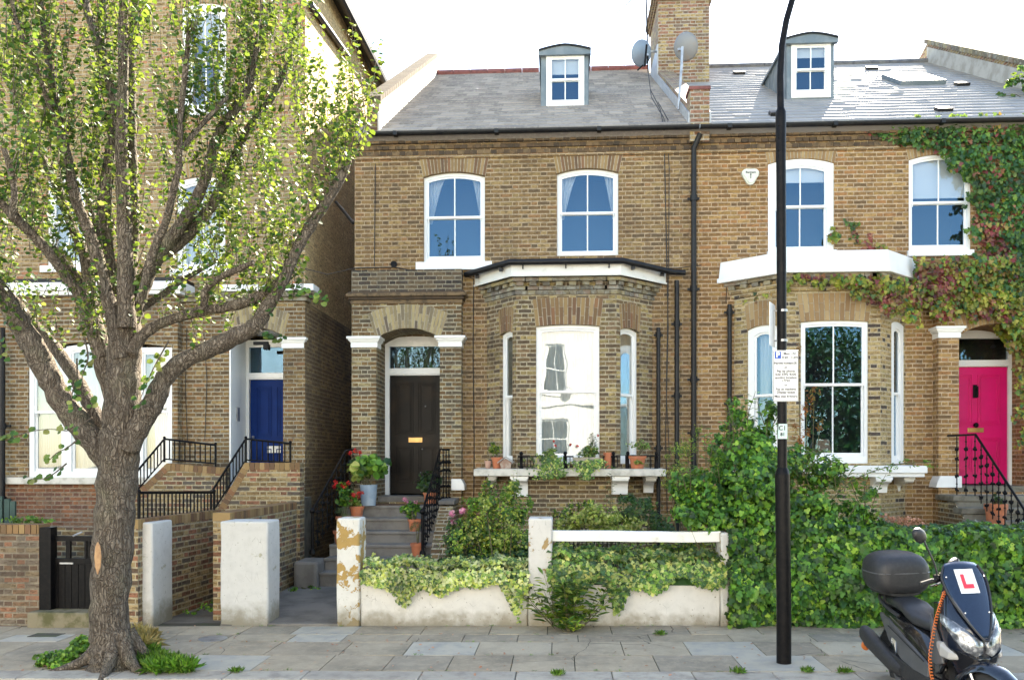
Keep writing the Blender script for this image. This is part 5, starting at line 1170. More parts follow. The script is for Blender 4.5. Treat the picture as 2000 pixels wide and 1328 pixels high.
text(sg, 'P', Hh*.15, M['signw'], face_m((pb0+Wd*.125,ys-.001,sa.z-Hh*.098),(1,0,0)), bold=.0025)
for s_, fx, fy, sz_ in (('Mon - Fri',.66,.07,.064),('8 am - 5 pm',.66,.14,.060),('Permit holders',.42,.255,.062),('A',.885,.256,.045),('or',.5,.335,.06),('Pay by phone',.5,.41,.064),('020 3292 9220',.5,.475,.066),('quoting location',.5,.535,.064),('17724',.5,.595,.06),('or',.5,.68,.06),('Pay at machine',.5,.76,.064),('Display ticket',.5,.82,.064),('Max stay 8 hours',.5,.9,.062)):
    text(sg, s_, Hh*sz_, M['ink'], face_m((sa.x+Wd*fx,ys,sa.z-Hh*fy),(1,0,0)), bold=.0006)
mb = MB(); 
for fz in (.12,.85): mb.tube([(x1-.052,Yl,sa.z-Hh*fz),(x1-.052,Yl-.07,sa.z-Hh*fz)],.006,6); mb.tube([(x1+.052,Yl,sa.z-Hh*fz),(x1+.052,Yl-.07,sa.z-Hh*fz)],.006,6); mb.lathe((x1,Yl,sa.z-Hh*fz-.012),[(.05,0),(.05,.024)],16)
mb.build('clamp', M['steel'], sg)
q0 = P(1521,594,Yl-.02); q1 = P(1512,678,Yl+.0)
s2 = T('street_plate', 'white plate turned edge on at the left of the lamp post above the parking sign', 'sign', (q0.x-.04,Yl,q1.z)); mb = MB()
n_ = V3((-.10,-.0,0)); u_ = V3((.16,.30,0)).normalized(); c0_ = V3((x1-.085,Yl-.09,0)); 
ux = V3((-.13,-.26,0)).normalized()
pl = [V3((x1-.06,Yl+.05,q1.z))+ux*t for t in (0,.24)]
mb.hexa([pl[0],pl[1],pl[1]+V3((.004,0,0)),pl[0]+V3((.004,0,0))]+[p+V3((0,0,q0.z-q1.z)) for p in (pl[0],pl[1],pl[1]+V3((.004,0,0)),pl[0]+V3((.004,0,0)))]); mb.build('plate', M['signw'], s2)
mb = MB(); h_ = q0.z-q1.z
for k_, (za,zb_) in enumerate(((.62,.8),(.45,.55),(.3,.38),(.14,.22))):
    p0_ = pl[0]+ux*.05+V3((-.003,.0015,h_*za)); p1_ = pl[0]+ux*.19+V3((-.003,.0015,h_*za)); mb.face([p0_,p1_,p1_+V3((0,0,h_*(zb_-za))),p0_+V3((0,0,h_*(zb_-za)))])
mb.build('printed_lines', M['redi'], s2)
mb = MB(); 
for fz in (.15,.85): mb.tube([(x1,Yl,q1.z+h_*fz),(x1-.08,Yl+.0,q1.z+h_*fz)],.008,6); mb.lathe((x1,Yl,q1.z+h_*fz-.012),[(.049,0),(.049,.024)],16)
mb.build('clamp', M['steel'], s2)
sc = P(1524,842,Yl); mb = MB(); n = 10; r_ = .0475; za, zb_ = PZ(1524,857,Yl), PZ(1524,828,Yl)
V = [(x1+r_*math.sin(a_), Yl-r_*math.cos(a_), z) for z in (za,zb_) for a_ in [(-1.35+2.5*i/n) for i in range(n+1)]]
mb.add(V, [(i,i+1,n+2+i,n+1+i) for i in range(n)]); stk = S(mb, 'sticker', M['sticker'], 'pale green sticker wrapped round the lamp post below the parking sign', 'sticker')
text(stk, 'C1', .06, M['ink'], face_m((x1-.012,Yl-.0485,(za+zb_)/2+.03),(1,0,0)), bold=.001); text(stk, '81', .045, M['ink'], face_m((x1-.01,Yl-.0485,(za+zb_)/2-.03),(1,0,0)), bold=.001)

# ================================================================== house and tree across the street (seen reflected in the glass)
HO = T('terraced_house', 'cream house across the street, reflected in the middle bay window', 'house', (0,-7,0))
M['creamr'] = pm('cream_render', (.66,.65,.62), (.58,.57,.54), 2, .85, .2, 30)
FO = Fr((0,-7),(-1,0)); mb = MB()
holes = [(-.35,.62,4.9,7.0,.1),(-.42,.82,2.2,3.75,0),(-5,-4,4.9,7,.1),(-5,-4,1.6,3.7,0),(4,5,4.9,7,.1),(4,5,1.6,3.7,0),(8,9,4.9,7,.1),(8,9,1.6,3.7,0)]
wall_panel(mb, FO, -5.6, 18, -.2, 9.2, holes, .15); mb.face([FO.pt(-5.6,0,9.2),FO.pt(18,0,9.2),FO.pt(18,8,9.2),FO.pt(-5.6,8,9.2)]); mb.face([FO.pt(-5.6,0,9.2),FO.pt(-5.6,8,9.2),FO.pt(-5.6,8,-.2),FO.pt(-5.6,0,-.2)]); mb.fbox(FO,-5.6,18,-.08,0,4.32,4.42); mb.build('wall', M['creamr'], HO)
for h in holes: window(HO, FO, h[0], h[1], h[2], h[3], h[4], v=.08, room='dark', sill=(.05,.1,.06))
mb = MB(); mb.lathe(tuple(FO.pt(-.35-.0,-.3,5.0)), [(.02,0),(.2,.04),(.3,.12)], 18, M=Matrix.Rotation(R(100),4,'X')); mb.build('satellite_dish', M['steel'], HO)
# ================================================================== vegetation kit
LEAF = {   # unit outlines: x across, y along (stalk at 0), z fold
 'ovate': ([(0,0,0),(.32,.3,.08),(.3,.65,.08),(0,1,-.04),(-.3,.65,.08),(-.32,.3,.08)], [(0,1,2,3),(0,3,4,5)]),
 'round': ([(0,0,0),(.45,.25,.07),(.42,.7,.05),(0,1,-.06),(-.42,.7,.05),(-.45,.25,.07)], [(0,1,2,3),(0,3,4,5)]),
 'ivy':   ([(0,.1,0),(.28,-.02,.05),(.5,.3,.02),(.26,.42,.06),(.3,.72,.0),(0,1.0,-.06),(-.3,.72,0),(-.26,.42,.06),(-.5,.3,.02),(-.28,-.02,.05)], [(0,1,2,3),(0,3,4,5),(0,5,6,7),(0,7,8,9)]),
 'blade': ([(0,0,0),(.07,.35,.02),(.05,.7,-.02),(0,1,-.2),(-.05,.7,-.02),(-.07,.35,.02)], [(0,1,2,3),(0,3,4,5)]),
 'lance': ([(0,0,0),(.14,.35,.04),(.11,.7,.0),(0,1,-.12),(-.11,.7,0),(-.14,.35,.04)], [(0,1,2,3),(0,3,4,5)]),
}
def norm(a): return a/np.maximum(1e-9, np.linalg.norm(a, axis=-1, keepdims=True))
def leaves(name, pos, nrm, up, size, mats, parent, kind='ovate', mi=None):
    """one small bent leaf per position; nrm = face normal, up = direction of the tip"""
    Lv, Lf = LEAF[kind]; Lv = np.array(Lv, float); Lf = np.array(Lf); N = len(pos)
    nrm = norm(nrm); up = up-nrm*(up*nrm).sum(-1, keepdims=True); up = norm(up); sx = np.cross(up, nrm)
    s = np.asarray(size).reshape(-1,1,1)*np.ones((N,1,1))
    V = pos[:,None,:]+s*(sx[:,None,:]*Lv[None,:,0:1]+up[:,None,:]*(Lv[None,:,1:2]-.3)+nrm[:,None,:]*Lv[None,:,2:3])
    k = len(Lv); F = (Lf[None]+(np.arange(N)*k)[:,None,None]).reshape(-1,4)
    m = None if mi is None else np.repeat(mi, len(Lf))
    return npmesh(name, V.reshape(-1,3), F, mats, parent, mi=m)
def rnd(n, s=1.): return rng.normal(size=(n,3))*s
def clumps(c, r, n, k, sp=.32, shell=.6, flat_bottom=False):
    """points gathered round k clump centres inside an ellipsoid"""
    c = np.array(c, float); r = np.array(r, float)
    d = norm(rng.normal(size=(k,3))); rad = shell+(1-shell)*rng.random((k,1)); cc = d*rad*.82
    w = rng.random(k)+.3; idx = rng.choice(k, n, p=w/w.sum())
    p = cc[idx]+norm(rng.normal(size=(n,3)))*(rng.random((n,1))**.5)*sp*(.6+.8*rng.random(k))[idx][:,None]
    return c+p*r, p
def bush(name, label, cat, c, r, n, size, mat, kind='ovate', k=26, sp=.34, shell=.45, group=None, stems=6, base=None, extra=None, parent=None, up=None):
    if base is None: base = (c[0], c[1], c[2]-r[2])
    t = T(name, label, cat, base, group) if parent is None else parent
    p, q = clumps(c, r, n, k, sp, shell)
    leaves('foliage', p, q+rnd(n,.55)+np.array((0,-.25,.35)), (rnd(n,.6)+np.array(up if up else (0,0,-.3))+q*.5), size*(.65+.6*rng.random(n)), mat, t, kind)
    if stems:
        mb = MB()
        for i in range(stems):
            e = V3(tuple(p[rng.integers(n)])); b0 = V3(base)+V3((random.uniform(-.1,.1)*r[0],random.uniform(-.1,.1),0)); mb.tube([b0,b0.lerp(e,.5)+V3((0,0,.08*r[2])),e], [.012,.008,.003], 5)
        mb.build('stems', M['stem'], t)
    if extra: extra(t, p, q)
    return t
def spikes(name, label, cat, base, n, h, spread, leafn, lsize, mat, kind='lance', parent=None, lean=(0,0), top=None):
    """upright leafy stems"""
    t = parent or T(name, label, cat, base); mb = MB(); PP = []; NN = []; UU = []; tops = []
    for i in range(n):
        a = random.uniform(0,6.28); d = V3((math.cos(a),math.sin(a),0))*random.uniform(.0,spread); hh = h*random.uniform(.65,1.1)
        b0 = V3(base)+d*.4; e = V3(base)+d*1.3+V3((lean[0],lean[1],hh)); m_ = b0.lerp(e,.5)+V3((random.uniform(-.03,.03),random.uniform(-.03,.03),0)); mb.tube([b0,m_,e],[.006,.005,.002],4); tops.append(e)
        for j in range(leafn):
            s = .12+.88*j/leafn; p = (b0.lerp(m_,s*2) if s<.5 else m_.lerp(e,s*2-1)); th = j*2.4+random.random(); o = V3((math.cos(th),math.sin(th),.35)); PP.append(tuple(p+o*lsize*.45)); UU.append(tuple(o)); NN.append((-o.x*.3+random.uniform(-.3,.3),-o.y*.3+random.uniform(-.3,.3)-.2,1))
    leaves('foliage', np.array(PP), np.array(NN), np.array(UU), lsize*(.6+.6*rng.random(len(PP))), mat, t, kind); mb.build('stems', M['stem'], t)
    return t, tops
def flower_heads(t, pts, r, mat, n=26, size=.022, name='flowers'):
    for p in pts:
        P_ = np.array(tuple(p))+norm(rng.normal(size=(n,3)))*r*(.5+.5*rng.random((n,1)))
        leaves('flower', P_, rnd(len(P_))+np.array((0,-.6,.6)), rnd(len(P_)), size*(.7+.5*rng.random(len(P_))), mat, t, 'round')
def pot(name, label, x, y, z, r, h, mat, group=None, taper=.72, rim=True, cat='plant pot'):
    t = T(name, label, cat, (x,y,z), group); mb = MB(); pr = [(r*taper,0),(r*.97,h*.8),(r*1.0,h*.8+.001)]
    pr = [(r*taper,0),(r*(taper+1)/2,h*.42),(r*.94,h*.8)]+([(r*1.06,h*.8),(r*1.08,h)] if rim else [(r,h)])+[(r*.9,h),(r*.86,h*.88)]
    mb.lathe((x,y,z), pr, 20); mb.build('pot', M[mat], t, smooth=35)
    mb = MB(); mb.lathe((x,y,z+h*.8), [(r*.88,0),(r*.87,h*.06)], 14); mb.build('compost', M['soil'], t); return t

# ------------------------------------------------------------------ ivy hedge along the right wall
def surf_leaves(name, mat, parent, n, f, size, kind='ivy', droop=.9, jit=.4, mi=None):
    """f(u,v)->pos,normal arrays"""
    u, v = rng.random(n), rng.random(n); p, nn = f(u, v)
    return leaves(name, p, nn+rnd(n,jit), rnd(n,.45)+np.array((0,-.1,-droop)), size*(.6+.65*rng.random(n)), mat, parent, kind, mi)
def vnoise(x, y, s=1.0, seed=0):
    return (np.sin(x*2.1*s+seed)+np.sin(y*2.7*s+1.3+seed)+np.sin((x+y)*3.7*s+.7*seed)+np.sin((x-y)*5.3*s+2+seed))/4
hx0, hx1 = PX(1428,9.95), 9.5
def hedge(u, v, dep=0.):
    x = hx0+(hx1-hx0)*u; zt = 1.13+.07*vnoise(x*1.3, x*0, 1.4)+.14*np.exp(-((x-2.9)/.5)**2)
    s = v*1.45; front = s < 1.0
    bulge = .16*vnoise(x*1.2, s*3.2, 1.3, 2)+.05*vnoise(x*4, s*9, 1, 5)
    z = np.where(front, .03+(zt-.03)*s, zt+.05*np.sin(np.clip((s-1)/.45,0,1)*3.1))
    y = np.where(front, 10.0+.13*s*s-bulge-.12*np.sin(s*3.0), 10.13+(s-1)/.45*.55-bulge*.3)+dep
    nz = np.where(front, .25, 1.0); ny = np.where(front, -1.0, -.3)
    return np.stack([x,y,z],-1)+rnd(len(x),.012), np.stack([.3*vnoise(x*3,s*7,1,9),ny,nz],-1)
hd = T('ivy_hedge', 'dense green ivy hedge covering the low wall behind the scooter and lamp post', 'hedge', (5,10.2,0))
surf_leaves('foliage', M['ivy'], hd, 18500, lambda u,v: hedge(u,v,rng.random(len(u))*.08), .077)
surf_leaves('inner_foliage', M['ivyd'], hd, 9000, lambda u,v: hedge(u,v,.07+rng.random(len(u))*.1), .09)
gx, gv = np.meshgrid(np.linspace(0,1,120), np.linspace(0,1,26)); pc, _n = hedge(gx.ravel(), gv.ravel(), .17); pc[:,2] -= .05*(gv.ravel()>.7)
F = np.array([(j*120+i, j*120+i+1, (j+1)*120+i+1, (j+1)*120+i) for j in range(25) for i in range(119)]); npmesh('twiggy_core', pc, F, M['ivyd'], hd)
# tall shrub rising out of the hedge
def shrub_px(name, label, cat, blobs, Y, mat, size, dens, kind='ovate', dep=.45, up=None, group=None, st=True, trail=None):
    """blobs: pixel ellipses (cx,cy,rx,ry) -> leaf clumps at their real place and size"""
    c0 = P(blobs[0][0], blobs[0][1], Y); t = T(name, label, cat, (c0.x, Y+.1, .05), group); mb = MB()
    PP, NN, UU, SZ = [], [], [], []
    for b in blobs:
        cx, cy, rx, ry = b[:4]; yy = Y+(b[4] if len(b) > 4 else random.uniform(-.15,.2)); sc = yy/FPX; c = P(cx, cy, yy); r = (rx*sc, min(dep, (rx+ry)/2*sc), ry*sc); n = max(12, int(dens*r[0]*r[2]*3.14*(1 if r[1] > .2 else .8)))
        p, q = clumps(tuple(c), r, n, max(5, int(n/22)), .34, .4); PP.append(p); NN.append(q+rnd(n,.5)+np.array((0,-.45,.4))); UU.append(rnd(n,.55)+q*.6+np.array(up if up else (0,0,-.35))); SZ.append(size*(.6+.7*rng.random(n)))
        if st: mb.tube([(c0.x+(c.x-c0.x)*.3,Y+.1,.05),((c0.x+c.x*2)/3,yy,c.z*.55),(c.x,yy,c.z)], [.014,.01,.004], 5)
    leaves('foliage', np.concatenate(PP), np.concatenate(NN), np.concatenate(UU), np.concatenate(SZ), mat, t, kind)
    if trail: mb.tube([tuple(P(a,b,Y)) for a,b in trail], .006, 5)
    mb.build('stems', M['stem'], t); return t
shrub_px('climber_shrub', 'tall leafy green shrub rising above the hedge around the lamp post', 'shrub',
  [(1450,1000,90,70),(1400,960,60,60),(1500,940,70,70),(1440,900,55,50),(1480,850,45,45),(1445,820,30,30),(1500,810,22,40),(1400,890,30,25),(1375,945,40,30),(1580,980,70,60),(1620,920,50,35),(1560,900,40,45),(1650,1000,55,45),(1350,1000,45,30),(1380,1020,60,28),(1540,1020,110,50),(1470,880,60,60),(1600,1030,80,40),(1455,950,80,70),(1330,960,35,40),(1340,1010,40,30),(1430,790,14,22),(1530,830,16,30),(1420,850,25,22),(1690,960,30,22),(1700,1010,30,30)],
  10.35, M['ivy'], .062, 1550, 'ivy')
shrub_px('feathery_climber', 'fine leaved pale green climber on the drainpipes left of the tall shrub', 'climber', [(1345,870,32,38),(1330,930,42,45),(1320,895,22,30),(1345,975,40,30),(1365,840,14,24),(1310,945,25,20)], 11.6, M['shrub'], .04, 1700, 'lance', dep=.25, up=(0,0,.2))
shrub_px('red_climber', 'rusty red and orange climber leaves behind the lamp post beside the right bay window', 'climber', [(1575,800,16,40),(1560,850,22,40),(1590,770,14,25),(1555,880,22,25),(1572,905,20,20),(1560,700,6,60),(1600,830,12,25)], 13.6, M['ora'], .06, 900, 'lance', dep=.15)
shrub_px('arching_spray', 'pale green leafy sprays arching over the right window shelf', 'climber', [(1770,905,34,12),(1810,905,25,12),(1725,915,28,12),(1690,925,20,14),(1660,940,30,18),(1640,970,30,25)], 12.4, M['bright'], .06, 620, 'lance', dep=.15, st=False, trail=((1590,1030),(1625,975),(1660,940),(1705,920),(1760,905),(1825,902)))
# creeper on the right house wall
def pip(px, py, poly):
    c = np.zeros(len(px), bool); n = len(poly)
    for i in range(n):
        (x1_,y1_),(x2_,y2_) = poly[i], poly[(i+1)%n]; c ^= ((y1_ > py) != (y2_ > py)) & (px < (x2_-x1_)*(py-y1_)/(y2_-y1_+1e-9)+x1_)
    return c
def creeper(regions, Y, name, parent, mats, size, prob):
    PP = []; MI = []
    for poly, n, dd in regions:
        xs = [q[0] for q in poly]; ys = [q[1] for q in poly]; m = int(n*2.2)
        px = rng.uniform(min(xs),max(xs),m); py = rng.uniform(min(ys),max(ys),m); ok = pip(px+14*vnoise(px/30,py/30,1,3)*1.5, py+14*vnoise(px/26,py/34,1,8), poly); px, py = px[ok][:n], py[ok][:n]
        hole = vnoise(px/22,py/22,1,4) > .62; px, py = px[~hole], py[~hole]
        yy = Y-.03-rng.random(len(px))*dd; xx = (px-1000)/FPX; rx, ry_ = _c*xx-_s, _s*xx+_c; t = yy/ry_
        PP.append(np.stack([rx*t, yy, EYE+(HZ-py)/FPX*t], -1)); MI.append(prob(px, py))
    p = np.concatenate(PP); mi = np.concatenate(MI); n = len(p)
    for k, (nm, mt) in enumerate(mats):
        s = mi == k
        if s.sum(): leaves(nm, p[s], np.array((0,-1.,.35))+rnd(s.sum(),.35), rnd(s.sum(),.4)+np.array((0,-.15,-1)), size*(.6+.6*rng.random(s.sum())), mt, parent, 'ivy')
def prob(px, py):
    n = vnoise(px/38,py/38,1,1)+rng.normal(size=len(px))*.28
    red = (np.exp(-(((px-1835)/60)**2+((py-545)/38)**2))+np.exp(-(((px-1745)/50)**2+((py-585)/22)**2))+np.exp(-(((px-1690)/36)**2+((py-472)/32)**2))+.9*np.exp(-(((px-1935)/45)**2+((py-470)/35)**2))+.8*np.exp(-(((px-1900)/60)**2+((py-622)/16)**2))+.9*np.exp(-(((px-1600)/70)**2+((py-538)/7)**2)))
    olive = 1/(1+np.exp(-((py-500)+(1900-px)*.25+60*n)/28))
    o = np.where(red+.55*n+.35*rng.normal(size=len(px)) > .62, 2, np.where(rng.random(len(px)) < olive*.85, 1, 0)); return o
cr = T('wall_creeper', 'large creeper turning from green to crimson on the right house wall above the pink door', 'creeper', (8,YF,.3))
mats3 = (('green_foliage',M['crg']),('olive_foliage',M['cro']),('crimson_foliage',M['crr']))
creeper([([(1740,238),(2060,222),(2060,700),(1975,700),(1965,655),(1900,615),(1900,500),(1893,400),(1885,330),(1850,300),(1775,290)],5200,.14),
         ([(1690,250),(1800,240),(1800,290),(1720,275)],260,.06), ([(1640,425),(1660,425),(1730,500),(1700,505)],150,.05), ([(1618,440),(1640,440),(1640,480),(1622,475)],30,.04), ([(1900,300),(1870,310),(1835,305),(1870,340),(1900,360)],120,.06)], YF, 'f', cr, mats3, .085, prob)
creeper([([(1785,500),(2060,500),(2060,665),(1985,660),(1960,632),(1900,622),(1830,628),(1790,600)],3200,.16), ([(1975,660),(2060,650),(2060,900),(1990,880)],500,.12)], YP, 'f', cr, mats3, .085, prob)
creeper([([(1535,538),(1640,536),(1760,545),(1800,560),(1800,640),(1740,620),(1700,588),(1640,560),(1560,552)],900,.1), ([(1440,590),(1540,548),(1545,560),(1450,600)],60,.04)], YB-.08, 'f', cr, mats3, .08, prob)
mb = MB()
for i in range(26):
    a, b = random.uniform(1915,2040), random.uniform(500,640); pts = [P(a,b,YF-.03)]
    for j in range(4): a = max(1905, a+random.uniform(-30,30)); b -= random.uniform(20,70); pts.append(P(a,max(235,b),YF-.03))
    mb.tube(pts, .006, 4)
mb.build('stems', M['stem'], cr)
shrub_px('roof_creeper', 'creeper spilling over the top right gable parapet', 'creeper', [(1965,185,28,28),(1990,160,25,30),(1940,210,25,14),(1990,215,30,22)], 16.5, M['crg'], .09, 500, 'ivy', dep=.3, st=False, trail=((2010,200),(1985,185),(1950,190),(1930,210)))
# ------------------------------------------------------------------ variegated ivy along the low wall
def wall_ivy(name, label, pa, pb, n, hang, mat, size=.06, z0=.62, tail=()):
    xa, xb = PX(pa,10.2), PX(pb,10.2); t = T(name, label, 'ivy', ((xa+xb)/2,10.3,.4))
    u = rng.random(n); x = xa+(xb-xa)*u; hg = hang*(1+.55*vnoise(x*2.2,x*0+1,1,3))
    for tx, tw, td in tail: hg = hg+td*np.exp(-((x-PX(tx,10.1))/tw)**2)
    s = rng.random(n)**.8; fr_ = rng.random(n) < .55
    top = z0+.05*vnoise(x*3,x,1,1)
    z = np.where(fr_, top-hg*s, top+.02+.07*rng.random(n)); y = np.where(fr_, 10.12-.07*np.sin(np.clip(s,0,1)*2.6)-.03*rng.random(n)*(1-s), 10.1+.55*rng.random(n))
    z = np.where(fr_, z, z+.06*vnoise(x*5,y*5,1,2)-.25*np.clip(y-10.35,0,1)*.4)
    p = np.stack([x,y,z],-1)+rnd(n,.014); nn = np.stack([0*x, np.where(fr_,-1.,-.45), np.where(fr_,.35,.9)],-1)
    leaves('foliage', p, nn+rnd(n,.4), rnd(n,.5)+np.array((0,-.25,-.6)), size*(.55+.7*rng.random(n)), mat, t, 'ivy')
    core = MB(); core.loft([[V3((xa+(xb-xa)*i/20,10.14,.5)),V3((xa+(xb-xa)*i/20,10.65,.4)),V3((xa+(xb-xa)*i/20,10.6,.6)),V3((xa+(xb-xa)*i/20,10.2,.6+random.uniform(-.02,.02)))] for i in range(21)]); core.build('leafy_core', M['ivyd'], t)
    return t
wall_ivy('variegated_ivy', 'cream and green variegated ivy trailing over the low wall left of the middle pier', 712, 1031, 3800, .2, M['varieg'], .055, .68, [(790,.12,.22),(1000,.1,.2),(1012,.04,.25)])
wall_ivy('variegated_ivy', 'green and cream ivy trailing over the low wall under the white rail', 1072, 1412, 3900, .26, M['varieg2'], .062, .78, [(1205,.09,.32),(1110,.2,.12),(1330,.2,-.08)])
mb = MB(); tps = []
wd, tp = spikes('weed_clump', 'narrow leaved green weeds growing from the foot of the middle pier over the paving', 'weeds', (PX(1110,9.98),9.98,.02), 22, .66, .5, 20, .16, M['shrub'], 'lance')
c = PGr(1112,1235); spikes('', '', '', (c.x,c.y+.05,.0), 9, .16, .22, 9, .12, M['shrub'], 'lance', parent=wd)
# ------------------------------------------------------------------ front garden planting
shrub_px('leafy_shrub', 'loose yellow green shrub behind the low wall, left of the middle pier', 'shrub', [(985,1010,40,45),(960,1050,60,40),(1010,1060,35,40),(935,1020,35,45),(900,1060,35,35),(1005,960,22,40),(955,970,25,45),(980,1080,70,25)], 11.3, M['shrub'], .045, 2200, dep=.4)
shrub_px('leafy_shrub', 'bright yellow leaved spray in the front garden left of the middle pier', 'shrub', [(985,1050,35,20),(950,990,18,30),(1000,1030,25,25),(930,1045,16,20)], 11.05, M['shruby'], .04, 1000, dep=.2)
spikes('tall_herb', 'tall thin leafy stem with brown seed heads in front of the left shelf bracket', 'flowering plant', (PX(1005,12.2),12.2,.2), 7, 1.55, .12, 34, .075, M['shrub'], 'lance')
spikes('tall_herb', 'tall leafy stem in front of the left end of the window shelf', 'flowering plant', (PX(955,12.2),12.2,.2), 8, 1.35, .2, 30, .075, M['bright'], 'lance')
spikes('tall_herb', 'tall leafy stem in front of the right shelf bracket', 'flowering plant', (PX(1190,12.6),12.6,.2), 5, 1.6, .1, 36, .07, M['ivyd'], 'lance')
spikes('tall_herb', 'short stem with a faded mauve flower just right of the middle pier top', 'flowering plant', (PX(1068,12.4),12.4,.2), 6, 1.05, .22, 26, .065, M['shrub'], 'lance')
t, tops = spikes('cosmos', 'plant with pink flowers beside the right side of the grey steps', 'flowering plant', (PX(895,11.9),11.9,.1), 14, .95, .3, 30, .06, M['shrub'], 'lance')
flower_heads(t, [P(882,1005,11.6),P(903,997,11.6),P(898,1062,11.5),P(886,1018,11.7)], .045, M['pink'], 26, .045)
shrub_px('dark_shrub', 'dark green undergrowth beside the steps', 'shrub', [(905,1085,45,25),(890,1050,25,40),(940,1085,60,25)], 11.7, M['ivyd'], .05, 1500, dep=.3)
shrub_px('clipped_shrub', 'pale yellow variegated bush above the white rail', 'shrub', [(1170,1006,52,24),(1140,1012,45,20),(1205,1014,38,20),(1110,1022,38,18),(1240,1022,32,16),(1165,1035,95,18)], 12.0, M['shruby'], .045, 3000, dep=.35)
shrub_px('dark_shrub', 'dark green bush with white flecks behind the right end of the white rail', 'shrub', [(1245,1000,45,35),(1285,1020,35,25),(1270,985,28,20),(1225,985,28,25),(1290,1035,40,20)], 12.3, M['ivyd'], .045, 2100, dep=.35)
shrub_px('undergrowth', 'dark mixed undergrowth seen in the gap below the white rail', 'shrub', [(1130,1078,60,24),(1220,1078,60,24),(1310,1075,60,24),(1370,1072,45,30),(1100,1072,35,20),(1170,1080,60,20),(1270,1085,70,20)], 11.0, M['shrub'], .05, 1900, dep=.35)
shrub_px('undergrowth', 'dark mixed undergrowth behind the variegated ivy left of the middle pier', 'shrub', [(900,1098,60,22),(980,1098,60,22),(1030,1090,30,30),(840,1100,30,16)], 10.95, M['ivyd'], .05, 1900, dep=.3)
t = shrub_px('hydrangea', 'bush with dried pinkish brown flower heads behind the right hedge', 'shrub', [(1720,1040,60,20),(1770,1035,40,22),(1800,1045,30,14),(1690,1045,30,18)], 10.9, M['shrub'], .06, 1500)
flower_heads(t, [P(a,b,10.8) for a,b in ((1728,1013),(1750,1016),(1775,1018),(1790,1022),(1695,1020),(1712,1030),(1800,1030),(1765,1028),(1680,1010))], .075, M['deadl'], 60, .035, 'dried_blooms')
t = shrub_px('hydrangea', 'dried brown flower heads in front of the ornate railing of the pink door steps', 'shrub', [(1960,1045,45,12)], 11.2, M['shrub'], .05, 900)
flower_heads(t, [P(a,b,11.1) for a,b in ((1945,1036),(1962,1040),(1980,1036),(1995,1042),(1950,1046))], .06, M['deadl'], 50, .035, 'dried_blooms')
shrub_px('ground_cover', 'green ground cover plants on the wall top behind the black gate', 'plants', [(45,1012,35,10),(80,1017,40,7),(20,1018,30,8)], 11.6, M['bright'], .05, 1900, dep=.2)
shrub_px('weeds', 'small green weeds at the foot of the angled brick wall', 'weeds', [(400,1187,30,10),(375,1194,22,6),(420,1180,18,12)], 10.9, M['ivy'], .04, 2600, dep=.12)
shrub_px('weeds', 'small green weeds in the corner at the bottom of the grey steps', 'weeds', [(575,1152,14,7),(612,1150,18,7)], 12.55, M['ivy'], .045, 2600, dep=.12)
for (px_, py_, rx_, ry_, lab) in ((115,1287,60,22,'low green weeds on the left side of the tree base'),(150,1262,28,22,'taller green weeds against the left of the tree base')):
    c = PGr(px_,py_+ry_*.6); bush('weeds', lab, 'weeds', (c.x,c.y+.05,G(c.x)+.06), (rx_*c.y/FPX,.2,ry_*c.y/FPX), 1900, .035, M['bright'], 'round', 26, .3, stems=0)
def tuft(mb_arr, x, y, n, h, w, mat=None):
    a = rng.random(n)*6.28; r = rng.random(n)*w; p = np.stack([x+np.cos(a)*r, y+np.sin(a)*r*.6, np.full(n,G(x)+h*.25)],-1)
    up = np.stack([np.cos(a)*.5+rng.normal(size=n)*.2, np.sin(a)*.5+rng.normal(size=n)*.2, np.full(n,1.)],-1); mb_arr.append((p, up, h*(.5+.7*rng.random(n))))
def grass(name, label, spots, mat, kind=None, cat='grass', group=None, w_=1.):
    arr = []
    for s in spots: tuft(arr, *s)
    p = np.concatenate([a[0] for a in arr]); up = np.concatenate([a[1] for a in arr]); sz = np.concatenate([a[2] for a in arr])
    c = p.mean(0); nn = rnd(len(p)); o = leaves(name, p, nn, up, sz, mat, None, 'blade') if False else None
    b = (c[0],c[1],G(c[0])); Lo = leaves_top(name, p, nn, up, sz, mat, b); return lbl(Lo, label, cat, group, kind)
def leaves_top(name, pos, nrm, up, size, mat, base):
    e = bpy.data.objects.new('tmp', None); e['_b'] = tuple(base); o = leaves(name, pos, nrm, up, size, mat, e, 'blade'); o.parent = None; o.location = base; bpy.data.objects.remove(e); return o
q = [PGr(*a) for a in ((300,1300),(330,1306),(285,1285),(355,1312),(310,1312))]
grass('grass_tuft', 'green grass clump at the right of the tree base', [(p.x,p.y,420,.17,.13) for p in q], M['grass'])
q = [PGr(*a) for a in ((272,1282),(280,1270),(268,1265))]
grass('dry_grass_tuft', 'straw coloured dry grass tuft against the right of the tree base', [(p.x,p.y,360,.27,.07) for p in q], M['straw'])
for lab, pts in (('grass tuft on the kerb joint between tree and path', ((462,1312),(500,1312),(480,1308))), ('grass tuft in the paving near the kerb left of the lamp post', ((1440,1314),)), ('small grass tuft just right of the lamp post foot', ((1578,1312),(1583,1304))), ('grass tuft on the kerb behind the scooter', ((1650,1314),(1662,1312))), ('grass tuft on the kerb below the middle pier', ((1090,1318),)), ('small grass tuft by the pale slab near the low wall end', ((1290,1240),(1285,1238)))):
    ps = [PGr(*a) for a in pts]; grass('grass_tuft', lab, [(p.x,p.y,70,.07,.07) for p in ps[:1]], M['grass'])
js = []
